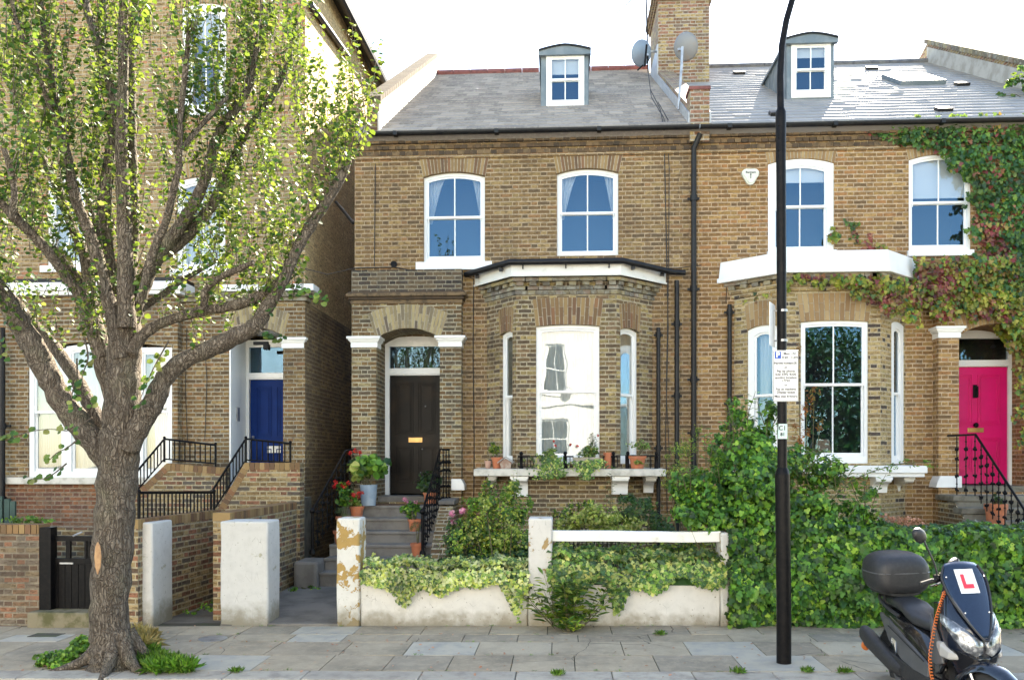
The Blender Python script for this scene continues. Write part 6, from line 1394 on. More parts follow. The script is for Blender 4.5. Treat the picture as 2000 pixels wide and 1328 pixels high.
for i in range(70):
    y = random.choice((8.58,9.22,9.62,7.94,10.1)); x = random.uniform(-5,5.5); js.append((x,y+random.uniform(-.01,.01),random.choice((4,8,14)),random.uniform(.015,.035),.04))
grass('joint_weeds', None, js, M['grass'], kind='stuff', cat=None)
# litter of leaves on the ground
n = 320; xs = rng.uniform(-6,6,n); ys = 7.7+2.4*rng.random(n)**1.2; p = np.stack([xs,ys,SL*xs+.012],-1)
e = bpy.data.objects.new('tmp', None); e['_b'] = (0,9,0); o = leaves('fallen_leaves', p, np.array((0,0,1.))+rnd(n,.25), rnd(n), .022+.02*rng.random(n), M['deadl'], e, 'ovate'); o.parent = None; o.location = (0,9,0); bpy.data.objects.remove(e); lbl(o, kind='stuff')
cs = bpy.data.objects['climber_shrub']
for px_, py_, hh in ((1420,850,.5),(1450,810,.45),(1500,800,.4),(1380,880,.5),(1350,930,.4),(1640,930,.45),(1690,960,.4),(1600,930,.4),(1560,900,.35)):
    q = P(px_, py_+30, 10.3); spikes('', '', '', tuple(q), 4, hh, .22, 11, .075, M['bright'] if px_ % 20 else M['ivy'], 'ovate', parent=cs)
for px_ in (1740,1800,1860,1900,1960,1990): q = P(px_, 1085, 10.25); spikes('', '', '', tuple(q), 3, .22, .15, 8, .06, M['ivy'], 'ivy', parent=bpy.data.objects['ivy_hedge'])
shrub_px('leafy_shrub', 'loose mid green shrub between the pink flowers and the middle pier', 'shrub', [(925,985,28,30),(1020,1000,24,50),(990,965,24,30),(905,1030,26,30),(1035,1045,20,35)], 11.6, M['bright'], .042, 1500, dep=.3)
shrub_px('leafy_shrub', 'feathery green growth left of the pale yellow bush above the white rail', 'shrub', [(1095,1005,22,28),(1120,990,18,24),(1085,1030,16,18),(1150,980,16,20)], 12.5, M['shrub'], .04, 1700, dep=.25)
spikes('tall_herb', 'thin leafy stems behind the pale yellow bush, below the window shelf', 'flowering plant', (PX(1215,12.8),12.8,.2), 9, 1.15, .45, 26, .06, M['bright'], 'lance')
# ------------------------------------------------------------------ pots on the steps
t = pot('potted_plant', 'large pale blue glazed pot with broad bright green leaves on the top grey step', PX(720,14.25), 14.25, 1.229, .155, .36, 'glaze', taper=.78, rim=False)
c = P(712,915,14.25)
for dx, dz, rr, m_ in ((0,0,.26,'bright'),(.26,.05,.2,'ivy'),(-.14,-.02,.2,'shruby'),(.12,.12,.18,'bright')):
    n = 90; p, q = clumps((c.x+dx,c.y,c.z+dz), (rr,.22,rr*.95), n, 9, .4, .4); leaves('foliage', p, q+rnd(n,.5)+np.array((0,-.6,.4)), q+rnd(n,.4)+np.array((0,0,.3)), .13*(.6+.6*rng.random(n)), M[m_], t, 'round')
mb = MB()
for i in range(9): mb.tube([(t.location.x,14.25,1.5),(c.x+random.uniform(-.2,.3),14.25,c.z+random.uniform(-.15,.1))], [.01,.006], 5)
mb.build('stems', M['stem'], t)
def flowerpot(name, label, px, Y, z, r, h, mat, fx, fy, rx, ry, leafm_, n, size, heads=(), hm='red', kind='round', taper=.72):
    t = pot(name, label, PX(px,Y), Y, z, r, h, mat, taper=taper); sc = Y/FPX; c = P(fx, fy, Y)
    bush('', '', '', tuple(c), (rx*sc,max(.1,rx*sc*.8),ry*sc), n, size, M[leafm_], kind, 10, .4, .35, stems=3, base=(t.location.x,Y,z+h), parent=t)
    if heads: flower_heads(t, [P(a,b,Y-.05) for a,b in heads], .04, M[hm], 34, .026)
    return t
flowerpot('potted_geranium', 'red geranium in a pot on the left side of the grey steps', 672, 13.75, .833, .13, .24, 'terra', 675, 962, 26, 24, 'ivy', 330, .055, ((655,942),(672,950),(680,944),(690,966),(700,964),(706,962),(668,948),(652,950)))
flowerpot('potted_geranium', 'yellow leaved trailing plant pot with a red bloom below the blue glazed pot', 697, 14.0, 1.03, .12, .2, 'terra', 692, 982, 14, 16, 'shruby', 160, .045, ((692,968),(700,970)))
flowerpot('potted_geranium', 'red flowers at the top of the left ornate railing by the door pier', 690, 14.5, 1.229, .1, .2, 'terra', 690, 905, 20, 16, 'ivyd', 200, .05, ((684,885),(694,880),(702,884)))
flowerpot('potted_herb', 'grey green herb in a low clay pot on the left side of the grey steps', 668, 13.5, .638, .14, .22, 'terra', 671, 1000, 20, 12, 'herb', 620, .02, kind='lance')
flowerpot('potted_geranium', 'pale red geranium in a clay pot on the right side of the grey steps', 810, 13.75, .833, .11, .2, 'terra', 803, 996, 24, 20, 'ivy', 300, .055, ((795,978),(790,975),(812,980)), 'pink')
flowerpot('potted_herb', 'small grey green plant in a bright clay pot on the right of the grey steps', 815, 13.2, .449, .105, .24, 'terra', 812, 1028, 15, 15, 'herb', 420, .022, kind='lance')
flowerpot('potted_shrub', 'dark leafy plant behind the right ornate railing near the black door', 840, 14.5, 1.229, .12, .22, 'terra', 835, 948, 32, 26, 'ivyd', 420, .06)
flowerpot('potted_plant', 'tall terracotta pot on the steps of the pink door behind the railing', 1945, 13.6, .9, .16, .42, 'terra', 1945, 975, 14, 12, 'ivyd', 60, .05)
# ------------------------------------------------------------------ shelf display of the middle bay
zs = 1.872; ysf = 14.08
t = pot('flower_pot', 'tiny pale clay pot at the left end of the window shelf', PX(953,14.2), 14.2, zs, .055, .13, 'terrap')
flowerpot('potted_shrub', 'small bushy plant in a clay pot at the left end of the window shelf', 972, 14.25, zs, .105, .19, 'terra', 966, 876, 19, 17, 'shrub', 300, .035, kind='ovate')
bh = T('bird_house', 'small weathered wooden bird house leaning on the window shelf', 'bird house', (PX(988,14.05),14.05,zs)); x = bh.location.x
mb = MB(); mb.prism([(x-.08,13.98,zs),(x+.08,13.98,zs),(x+.1,13.98,zs+.1),(x,13.98,zs+.17),(x-.1,13.98,zs+.1)], (0,.12,0)); mb.build('box', M['woodf'], bh)
mb = MB(); mb.prism([(x-.14,13.95,zs+.09),(x,13.95,zs+.19),(x+.14,13.95,zs+.1),(x+.14,13.95,zs+.115),(x,13.95,zs+.205),(x-.14,13.95,zs+.105)], (0,.17,0)); mb.build('roof', M['wrender'], bh)
def trough(name, label, px, w, mat, fx, fy, rx, ry, n, trail, lm='varieg2', heads=()):
    x = PX(px,14.03); t = T(name, label, 'window box', (x,14.03,zs)); mb = MB()
    mb.loft([[V3((x+sx*w/2*f,14.03+sy_*.09*f,z)) for sx,sy_ in ((-1,-1),(1,-1),(1,1),(-1,1))] for f,z in ((.9,zs),(1,zs+.16),(1.04,zs+.16),(1.04,zs+.19),(.9,zs+.19),(.88,zs+.16))]); mb.build('trough', M[mat], t, bevel=.005)
    sc = 14/FPX; c = P(fx,fy,13.98); bush('', '', '', tuple(c), (rx*sc,.13,ry*sc), n, .042, M[lm], 'ivy', 16, .35, .3, stems=0, parent=t)
    pp = []
    for (tx, ty, tw, th) in trail:
        m_ = 150; p = np.array(tuple(P(tx,ty,13.88)))+np.stack([rng.normal(size=m_)*tw*sc, rng.normal(size=m_)*.02, (rng.random(m_)-.5)*2*th*sc],-1); pp.append(p)
    p = np.concatenate(pp); leaves('trailing_foliage', p, np.array((0,-1,.3))+rnd(len(p),.4), rnd(len(p),.4)+np.array((0,0,-.8)), .04*(.6+.6*rng.random(len(p))), M[lm], t, 'ivy')
    if heads: flower_heads(t, [P(a,b,13.98) for a,b in heads], .02, M['red'], 18, .02)
    return t
trough('planter', 'window box with thick trailing ivy in front of the left of the bay window', 1070, .46, 'ltpot', 1070, 890, 32, 17, 620, ((1062,922,10,14),(1085,918,9,16),(1072,905,18,12),(1098,925,4,5)), heads=((1082,862),(1085,870)))
trough('planter', 'stone coloured trough with a ferny plant and small red flowers on the window shelf', 1145, .44, 'ltpot', 1150, 882, 28, 16, 420, ((1145,925,7,12),(1140,910,12,10),(1165,905,9,8)), heads=((1114,868),(1128,871),(1168,850)))
spikes('upright_plant', 'thin dark stems rising at the right of the stone coloured trough', 'plant', (PX(1160,14.05),14.05,zs+.15), 8, .42, .1, 12, .045, M['ivyd'], 'ovate')
t = pot('flower_pot', 'plain clay pot behind the window guard right of the bay window', PX(1187,14.15), 14.15, zs, .07, .27, 'terra', taper=.85)
flowerpot('potted_succulent', 'clay pot with a dark leaved plant at the right end of the shelf', 1245, 14.1, zs, .14, .21, 'terra', 1247, 872, 25, 13, 'varieg2', 330, .035, kind='ovate')
bush('trailing_plant', 'small yellow green plant at the foot of the rightmost clay pot on the shelf', 'plant', tuple(P(1247,903,13.96)), (.1,.05,.04), 110, .035, M['shruby'], 'round', 8, .4, .3, stems=0, base=(PX(1247,13.96),13.96,zs))
t = T('window_guard', 'low black cast iron window guard on the shelf of the middle bay', 'window guard', (PX(1110,13.99),14.12,zs)); mb = MB()
for a, b in ((1012,1060),(1100,1120),(1178,1206)):
    x0, x1 = PX(a,14.12), PX(b,14.12); mb.box(x0,x1,14.11,14.13,zs+.19,zs+.215); mb.box(x0,x1,14.11,14.13,zs+.02,zs+.04); k = max(2,int((x1-x0)/.05))
    for i in range(k+1): x = x0+(x1-x0)*i/k; mb.tube([(x,14.12,zs+.02),(x,14.12,zs+.2)], .009, 4)
x0, x1 = PX(1222,14.2), PX(1280,14.2); mb.box(x0,x1,14.19,14.21,zs+.2,zs+.23)
for q in (1222,1232,1270,1279): x = PX(q,14.2); mb.tube([(x,14.2,zs),(x,14.2,zs+.23)], .012, 4)
mb.build('rails', M['black'], t)
for q in (1018,1198,1226,1282,1104):
    x = PX(q,14.12); mb = MB(); mb.lathe((x,14.12,zs), [(.035,0),(.035,.03),(.025,.05),(.028,.18),(.04,.2),(.02,.22),(.03,.245),(.032,.26),(.02,.285),(.004,.29)], 8); mb.build('post', M['black'], t, smooth=50)
# ------------------------------------------------------------------ street tree
tb = PGr(222,1302); TY = tb.y
tr = T('street_tree', 'big many limbed street tree with grey brown bark on the pavement at the left', 'tree', (tb.x,TY,G(tb.x)-.05))
def smooth(pts, k=5):
    P_ = [V3(p) for p in pts]; o = []
    for i in range(len(P_)-1):
        p0, p1, p2, p3 = P_[max(0,i-1)], P_[i], P_[i+1], P_[min(len(P_)-1,i+2)]
        for j in range(k):
            t = j/k; o.append(.5*((2*p1)+(-p0+p2)*t+(2*p0-5*p1+4*p2-p3)*t*t+(-p0+3*p1-3*p2+p3)*t**3))
    o.append(P_[-1]); return o
limbs = []   # sampled limb points with radii
def limb(spec, dy0, dy1, mb, n=12, k=5, ns=.07):
    pts = []; rr = []
    for i, (px, py, w) in enumerate(spec):
        s = i/(len(spec)-1); Y = TY+.02+dy0+(dy1-dy0)*s; p = P(px, py, Y); pts.append((p.x,p.y,p.z)); rr.append(w*.5*Y/FPX*(.9 if py > 640 else .84)*math.cos(math.atan((px-1000)/FPX)))
    sp = smooth(pts, k); rs = []
    for i in range(len(sp)):
        q = i/(len(sp)-1)*(len(rr)-1); a = int(min(q, len(rr)-2)); rs.append((rr[a]+(rr[a+1]-rr[a])*(q-a))*(1+.05*math.sin(i*1.7)+random.uniform(-.03,.03)))
    mb.tube(sp, rs, n, ns=ns); limbs.append((sp, rs))
trunk = MB()
limb([(224,1330,150),(222,1303,128),(221,1285,110),(218,1262,98),(215,1235,92),(213,1190,91),(217,1120,94),(221,1050,95),(226,980,92),(231,920,93),(234,870,98),(238,820,90),(241,760,82),(243,700,78),(245,650,76),(246,600,66)], 0, 0, trunk, 22, 4, .035)
for a, r in ((200,.12),(320,.13),(280,.11),(20,.12),(100,.1)):
    d = V3((math.cos(R(a)),math.sin(R(a))*.8,0)); c = V3((tb.x+.02,TY+.02,0)); g = G(tb.x)
    trunk.tube(smooth([c+d*.1+V3((0,0,g+.35)), c+d*.25+V3((0,0,g+.12)), c+d*.42+V3((0,0,g+.03)), c+d*.7+V3((0,0,g-.05))],3), [.08,.075,.07,.065,.06,.05,.045,.035,.03,.02][:10], 9, ns=.06)
LM = [
 ([(228,930,50),(196,882,58),(158,832,62),(122,785,60),(96,735,58),(66,680,62),(38,632,58),(6,580,54),(-50,500,48),(-90,420,40)], 0, -.3),
 ([(215,870,40),(180,800,36),(150,742,34),(112,686,32),(66,634,30),(22,582,28),(-30,545,24)], .1, .7),
 ([(228,800,46),(204,712,48),(186,640,46),(165,590,44),(144,548,40),(118,505,34),(92,480,24)], .1, .3),
 ([(165,585,28),(128,540,26),(92,490,26),(55,450,26),(22,418,26),(-20,372,24),(-60,300,20)], -.1, -.9),
 ([(22,425,20),(28,380,18),(20,330,18),(8,290,16)], -.85, -1.0),
 ([(206,700,36),(182,610,32),(166,505,28),(140,440,24),(113,369,24),(90,322,22),(56,262,20),(36,200,18),(0,130,17),(-40,60,14)], .1, .9),
 ([(238,700,44),(205,560,34),(180,470,32),(150,395,28),(128,301,28),(116,245,24),(102,170,22),(87,66,16),(79,10,12),(74,-50,9)], -.1, -.5),
 ([(116,250,14),(90,190,13),(68,120,12),(38,60,11),(20,-10,9)], -.4, -.9),
 ([(243,650,50),(228,590,42),(208,500,40),(203,400,36),(215,310,30),(222,207,26),(205,120,24),(190,74,22),(170,19,20),(160,-50,16)], .0, .3),
 ([(248,640,48),(245,560,42),(244,480,38),(240,376,34),(237,270,30),(241,150,26),(240,60,24),(243,-10,22),(246,-90,18)], -.15, -.35),
 ([(252,620,36),(256,520,30),(262,440,28),(259,330,26),(256,226,26),(257,113,24),(265,10,22),(270,-90,18)], .2, .6),
 ([(215,520,24),(186,440,18),(178,376,18),(190,270,18),(189,160,18),(203,50,16),(200,-60,12)], .3, .9),
 ([(250,640,44),(268,590,38),(292,530,36),(316,490,34),(345,452,32),(378,400,30),(402,345,26),(422,270,22),(450,228,24),(480,182,20),(494,140,18),(505,70,13),(512,10,9)], 0, .3),
 ([(310,505,30),(345,478,32),(378,446,32),(408,408,30),(433,369,28),(457,330,22),(470,318,12)], .1, .6),
 ([(433,366,22),(462,300,20),(486,250,18),(525,200,18),(552,148,16),(568,110,9),(578,40,6)], .5, 1.0),
 ([(275,590,26),(297,500,22),(322,440,20),(338,376,18),(350,320,16),(352,230,16),(362,140,14),(368,60,9)], -.2, -.7),
 ([(345,300,14),(372,270,12),(420,215,11),(445,190,9)], -.5, -.3),
 ([(258,650,26),(276,606,20),(322,572,17),(352,550,15),(380,534,12),(420,512,8)], .2, .9),
 ([(256,690,34),(276,658,28),(307,635,26),(347,620,26),(398,607,26),(450,598,26),(490,586,28),(528,566,26),(550,545,22)], -.1, .0),
 ([(398,604,20),(404,565,17),(434,540,17),(470,524,16),(495,512,10)], -.1, -.4),
 ([(252,880,44),(272,832,52),(300,786,50),(322,738,44),(361,703,40),(416,678,42),(462,656,42),(499,636,38),(519,604,34),(540,572,30),(557,540,28),(576,494,26),(604,445,26),(630,405,26),(655,365,25),(672,335,22),(682,312,12)], -.1, .0),
]
for s_, a_, b_ in LM: limb(s_, a_, b_, trunk)
trunk.build('trunk', M['bark'], tr, smooth=80)
mb = MB(); c = P(190,1085,TY-.29)
mb.loft([[V3((c.x+.035*w*math.cos(t*.7854),c.y+.01+.012*math.sin(t*.7854),z)) for t in range(8)] for w,z in ((.1,P(0,1112,TY).z),(.8,P(0,1098,TY).z),(1,P(0,1078,TY).z),(.7,P(0,1060,TY).z),(.1,P(0,1052,TY).z))]); mb.build('bark_wound', M['woodscar'], tr)
# pollard shoots and leaves
PP, NN, UU, SZ = [], [], [], []; tw = MB(); ntw = 0
def shoot(p, d, L, dens=38, ls=.055):
    global ntw
    ls *= random.uniform(.72,1.22)
    n = max(4, int(L*dens)); a = V3(p); pts = [a]
    for i in range(4): d = (d+V3((random.uniform(-.12,.12),random.uniform(-.12,.12),.12))).normalized(); a = a+d*L/4; pts.append(a)
    tw.tube(pts, [.0045,.004,.003,.002,.001], 4, caps=False); ntw += 1
    for i in range(n):
        s = (i+random.random())/n*4; k = min(3, int(s)); q = pts[k].lerp(pts[k+1], s-k); th = random.random()*6.28; o = V3((math.cos(th),math.sin(th),.1)); 
        PP.append(tuple(q+o*ls*.55)); UU.append((o.x,o.y,random.uniform(-.7,.3))); NN.append((o.x*.4+random.uniform(-.7,.7),o.y*.4+random.uniform(-.8,.4),.7)); SZ.append(ls*random.uniform(.6,1.15))
for li, (sp, rs) in enumerate(limbs[1:]):
    for i in range(2, len(sp)):
        p = sp[i]; px_scale = 1
        zlow = 3.05 if p.x < -2.9 else 3.2
        if p.z < zlow: continue
        seg = (sp[i]-sp[i-1]).length; frac = i/len(sp); k = (14.5 if rs[i] < .075 else 9)*(.4+.9*frac)*seg
        k *= .55 if -4.4 < p.x < -3.6 and p.z < 6 else 1
        for j in range(int(k)+(random.random() < k-int(k))):
            th = random.random()*6.28; d = V3((math.cos(th)*.42,math.sin(th)*.42,1)).normalized(); o = V3((math.cos(th),math.sin(th),.2))*rs[i]*.8
            shoot(sp[i-1].lerp(sp[i],random.random())+o, d, random.uniform(.25,.95)*(1.0 if p.z < 6 else 1.1))
def px_shoots(cx, cy, rx, ry, n, dy=(-.3,.6), L=(.3,.8), up=1):
    for _ in range(n):
        a = random.uniform(cx-rx,cx+rx); b = random.uniform(cy-ry,cy+ry); Y = TY+random.uniform(*dy); shoot(P(a,b,Y), V3((random.uniform(-.25,.25),random.uniform(-.25,.25),up)).normalized(), random.uniform(*L))
px_shoots(660,330,35,30,16,(-.15,.3),(.5,1.3)); px_shoots(700,250,22,60,14,(-.2,.3),(.4,1.0)); px_shoots(640,240,30,60,10,(-.2,.3),(.4,1.0))
px_shoots(560,560,50,30,10,(-.2,.2),(.2,.5)); px_shoots(520,500,50,50,18,(-.2,.4)); px_shoots(430,480,70,60,24); px_shoots(60,170,70,130,60,(-.9,.8)); px_shoots(110,330,80,90,28,(-.6,.6)); px_shoots(40,470,50,60,20,(-.8,.3))
px_shoots(420,150,90,110,55,(-.4,.9)); px_shoots(540,130,60,110,46,(-.3,1.0)); px_shoots(300,330,60,130,12,(-.4,.5)); px_shoots(150,620,40,50,16,(-.5,.1),(.2,.5)); px_shoots(330,640,80,30,10,(-.3,.3),(.2,.4)); px_shoots(470,380,70,70,36,(-.3,.8)); px_shoots(560,330,50,90,30,(-.2,.8)); px_shoots(300,130,30,110,9,(-.4,.5))
# drooping low sprays
def spray(pts_px, dY, n, ls=.06):
    pts = smooth([P(a,b,TY+dY) for a,b in pts_px],4); tw.tube(pts, [.007*(1-i/len(pts))+.002 for i in range(len(pts))], 4)
    for i in range(n):
        q = pts[min(len(pts)-1,int((.2+.8*random.random())*len(pts)))]; th = random.random()*6.28; o = V3((math.cos(th),math.sin(th)*.6,math.sin(th*2)*.5)); PP.append(tuple(q+o*ls*.8)); UU.append((o.x,o.y,-.6)); NN.append((random.uniform(-.5,.5),-.9,.6)); SZ.append(ls*random.uniform(.7,1.2))
spray([(180,815),(140,840),(95,838),(50,845),(12,860)], -.5, 26); spray([(150,860),(130,875),(110,885),(95,900)], -.5, 12); spray([(130,905),(105,925),(85,935),(60,935)], -.5, 12)
spray([(330,665),(310,700),(290,740),(270,790)], -.25, 26); spray([(165,660),(172,700),(160,740),(175,790)], -.35, 22); spray([(150,700),(150,740),(140,775),(150,800)], -.35, 18); spray([(500,640),(530,655),(550,665)], -.3, 10); spray([(560,560),(590,570),(620,575),(630,590)], -.2, 22)
spray([(0,640),(2,680),(4,700)], -.4, 12)
tw.build('twigs', M['bark'], tr)
leaves('crown', np.array(PP), np.array(NN), np.array(UU), np.array(SZ), M['treeleaf'], tr, 'round')
print('shoots', ntw, 'leaves', len(PP))
# trees across the street, reflected in the right bay window
for q_, (ox, oy, sc_, lab) in enumerate(((9.6,-3.0,1.0,'leafy tree across the street, reflected in the right bay window'),(14.5,-5.5,1.25,'farther leafy tree across the street, right of the reflected one'))):
    ot = T('street_tree', lab, 'tree', (ox,oy,0)); mb = MB(); mb.tube([(ox,oy,0),(ox-.1,oy,2.5),(ox+.1,oy-.1,5)], [.2,.16,.08], 10); mb.build('trunk', M['bark'], ot)
    for c_, r_, n_ in (((0,0,5.0),(3.0,1.8,3.2),7000),((1.3,.2,2.8),(1.8,1.2,1.6),2400),((-1.3,0,2.8),(1.6,1.2,1.6),2400)):
        p, q = clumps((ox+c_[0]*sc_,oy+c_[1],c_[2]*sc_), tuple(v*sc_ for v in r_), n_, 80, .25, .2); leaves('crown', p, q+rnd(n_,.6), rnd(n_), .17*sc_*(.6+.7*rng.random(n_)), M['ivyd'], ot)
# ================================================================== scooter
M['navy'] = pm('dark_navy_gloss_paint', (.004,.007,.016), (.005,.009,.02), 2, .16, 0, coat=.8)
M['plast'] = pm('black_textured_plastic', (.018,.018,.02), (.025,.025,.027), 30, .5, .25, 250)
M['plastm'] = pm('matt_grey_plastic', (.085,.087,.092), (.07,.072,.076), 4, .42, .1, 200)
M['gblack'] = pm('gloss_black_paint', (.008,.008,.01), None, rough=.18, bump=0, coat=.6)
M['vinyl'] = pm('black_seat_vinyl', (.022,.023,.026), (.03,.031,.034), 8, .36, .15, 150)
M['rubber'] = pm('tyre_rubber', (.02,.02,.02), None, rough=.85, bump=.2, bscale=80)
M['chrome'] = pm('chrome', (.75,.76,.78), None, rough=.12, bump=0, metal=1)
t_ = NT('headlamp_lens'); co = t_.n('TexCoord').outputs['Object']; M['lens'] = t_.done(t_.bsdf(t_.ramp(t_.noise(co, 14, 3), [(.35,(.04,.05,.06)),(.5,(.16,.17,.19)),(.64,(.62,.64,.66))]), .06, .35, coat=1))
M['lensb'] = pm('clear_indicator_lens', (.36,.35,.33), (.5,.3,.2), 9, .15, 0, coat=.8, lo=.6, hi=.8)
t_ = NT('tinted_windscreen'); g_ = t_.bsdf((.006,.015,.04), .07, 0, coat=.5); M['screen'] = t_.done(g_)
M['orangec'] = pm('orange_coiled_cable', (.6,.16,.035), None, rough=.45, bump=0)
bo = (3.14,7.0); bang = math.atan2(-.996,.085); bs = 1.0
SM = Matrix.Translation((bo[0],bo[1],G(bo[0])-.12))@Matrix.Rotation(bang,4,'Z')@Matrix.Rotation(R(2),4,'X')@Matrix.Diagonal((.93,.86,1.01,1))
sco = T('scooter', 'black and navy scooter with an L plate and a black top box', 'scooter', (bo[0],bo[1],G(bo[0])-.12))
STEER = Matrix.Translation((.27,0,0))@Matrix.Rotation(R(34),4,'Z')@Matrix.Translation((-.27,0,0)); WST = Matrix.Translation((.70,0,0))@Matrix.Rotation(R(28),4,'Z')@Matrix.Translation((-.70,0,0)); XM_ = Matrix.Identity(4)
def sbuild(mb, name, mat, parent=None, smooth=40, bevel=0): mb.xf(SM@XM_); return mb.build(name, M[mat], parent or sco, smooth=smooth, bevel=bevel)
def se(x, yc, zc, ry, rz, e=2.6, n=24, dx=0):
    o = []
    for k in range(n):
        t = 2*math.pi*k/n; c, s = math.cos(t), math.sin(t); yy = abs(c)**(2/e)*(1 if c >= 0 else -1)*ry; zz = abs(s)**(2/e)*(1 if s >= 0 else -1)*rz
        o.append(V3((x+dx*zz, yc+yy, zc+zz)))
    return o
def seh(z, xc, rx, ry, e=2.4, n=24, yc=0):
    o = []
    for k in range(n):
        t = 2*math.pi*k/n; c, s = math.cos(t), math.sin(t); o.append(V3((xc+abs(c)**(2/e)*(1 if c >= 0 else -1)*rx, yc+abs(s)**(2/e)*(1 if s >= 0 else -1)*ry, z)))
    return o
def wheel(xc, name, rr=.255, tw_=.06):
    mb = MB(); n = 32; V = []; F = []
    for i in range(n):
        a = 2*math.pi*i/n
        for j in range(12):
            b = 2*math.pi*j/12; r = rr-tw_*.9+tw_*.9*math.cos(b); V.append(V3((xc+r*math.cos(a), tw_*1.05*math.sin(b), .26+r*math.sin(a))))
    F = [(i*12+j, ((i+1)%n)*12+j, ((i+1)%n)*12+(j+1)%12, i*12+(j+1)%12) for i in range(n) for j in range(12)]
    mb.add(V,F); w = sbuild(mb, name, 'rubber'); mb = MB()
    Mx = Matrix.Translation((xc,0,.26))@Matrix.Rotation(R(90),4,'X')
    mb.lathe((0,0,0), [(.16,-.045),(.165,.045),(.14,.04),(.14,-.04)], 28, M=Mx); mb.lathe((0,0,0), [(.04,-.06),(.04,.06)], 12, M=Mx)
    for k in range(5): a = k*1.2566; mb.tube([(xc+.03*math.cos(a),0,.26+.03*math.sin(a)),(xc+.15*math.cos(a),0,.26+.15*math.sin(a))], .016, 6)
    sbuild(mb, 'rim', 'plastm', w); return w
XM_ = WST; wheel(.70, 'front_wheel'); XM_ = Matrix.Identity(4); wheel(-.66, 'rear_wheel')
mb = MB(); mb.loft([se(-.98,0,.70,.03,.03),se(-.93,0,.70,.08,.055),se(-.75,0,.66,.135,.10),se(-.5,0,.60,.175,.15),se(-.25,0,.54,.195,.19),se(-.02,0,.48,.2,.2),se(.14,0,.42,.19,.17),se(.3,0,.36,.17,.12)]); sbuild(mb, 'rear_body', 'gblack', smooth=60)
mb = MB()
for s in (-1,1):   # angular grey side panels
    mb.loft([[V3((x,s*(y0-.03),z0)),V3((x,s*y0,z0)),V3((x,s*y1,z1)),V3((x,s*(y1-.03),z1))] for x,y0,z0,y1,z1 in ((-.88,.12,.66,.125,.70),(-.6,.185,.50,.17,.68),(-.3,.225,.40,.205,.60),(-.05,.235,.36,.215,.53),(.16,.225,.34,.21,.45))])
sbuild(mb, 'side_panel', 'plastm', smooth=0, bevel=.01)
mb = MB()
for s in (-1,1): mb.loft([[V3((x,s*.21,z0)),V3((x,s*.245,z0)),V3((x,s*.235,z1)),V3((x,s*.2,z1))] for x,z0,z1 in ((-.5,.3,.42),(-.2,.25,.39),(.12,.22,.36),(.38,.24,.36))])
sbuild(mb, 'lower_panel', 'plast', smooth=0, bevel=.012)
mb = MB()
for s in (-1,1): mb.hexa([V3(p) for p in ((-.52,s*.19,.42),(-.40,s*.21,.38),(-.36,s*.235,.44),(-.5,s*.21,.5),(-.56,s*.17,.52),(-.44,s*.19,.50),(-.42,s*.2,.53),(-.54,s*.18,.56))])
sbuild(mb, 'engine_trim', 'chrome', smooth=0, bevel=.008)
mb = MB(); mb.box(-.5,-.1,-.13,.13,.2,.4); mb.tube([(-.5,.12,.26),(-.1,.12,.3)],.1,10); sbuild(mb, 'engine', 'plast', smooth=0, bevel=.02)
mb = MB(); mb.loft([se(.1,0,.33,.2,.07),se(.3,0,.31,.21,.06),se(.5,0,.33,.18,.08)]); mb.loft([se(.12,0,.42,.1,.12),se(.28,0,.42,.11,.14),se(.42,0,.48,.12,.18)]); sbuild(mb, 'footboard', 'plast', smooth=60)
# seat: rider dip and raised pillion
mb = MB(); mb.loft([se(-.80,0,.82,.06,.02),se(-.78,0,.825,.10,.045),se(-.62,0,.83,.135,.055),se(-.42,0,.81,.15,.06),se(-.34,0,.78,.155,.058),se(-.22,0,.745,.155,.055),se(-.05,0,.735,.14,.055),se(.08,0,.735,.1,.05),se(.16,0,.735,.05,.03)]); sbuild(mb, 'seat', 'vinyl', smooth=70)
mb = MB(); 
for s in (-1,1): mb.tube(smooth([(-.42,s*.16,.74),(-.62,s*.17,.78),(-.82,s*.15,.84),(-.92,s*.06,.86)],4), .018, 8)
mb.box(-1.0,-.6,-.1,.1,.87,.89); mb.box(-.95,-.9,-.06,.06,.7,.88); sbuild(mb, 'rack', 'plast', smooth=0, bevel=.008)
tbx = -.78; tz = 1.07
mb = MB(); secs = []
for x, ry, rz, zz in ((-.245,.13,.075,0),(-.235,.20,.125,0),(-.20,.25,.165,0),(-.12,.28,.185,0),(0,.29,.19,0),(.12,.285,.185,-.005),(.19,.265,.165,-.012),(.225,.22,.13,-.02),(.235,.16,.07,-.025)): secs.append(se(tbx+x,0,tz+zz,ry,rz,3.0,32))
mb.loft(secs); bx_ = sbuild(mb, 'top_box', 'plast', smooth=60)
mb = MB()
for x0_, x1_, r0, r1 in ((-.236,-.2,.20,.25),(-.2,-.12,.25,.28),(-.12,0,.28,.29),(0,.12,.29,.285),(.12,.19,.285,.265),(.19,.225,.265,.22)):
    for s in (-1,1): mb.tube([(tbx+x0_,s*(r0+.001),tz+.012),(tbx+x1_,s*(r1+.001),tz+.012)], .006, 5)
mb.tube([(tbx+.226,-.215,tz+.012),(tbx+.236,0,tz+.012),(tbx+.226,.215,tz+.012)], .006, 5); mb.tube([(tbx-.238,-.19,tz+.012),(tbx-.247,0,tz+.012),(tbx-.238,.19,tz+.012)], .006, 5); sbuild(mb, 'seam', 'chrome' if False else 'plastm', bx_)
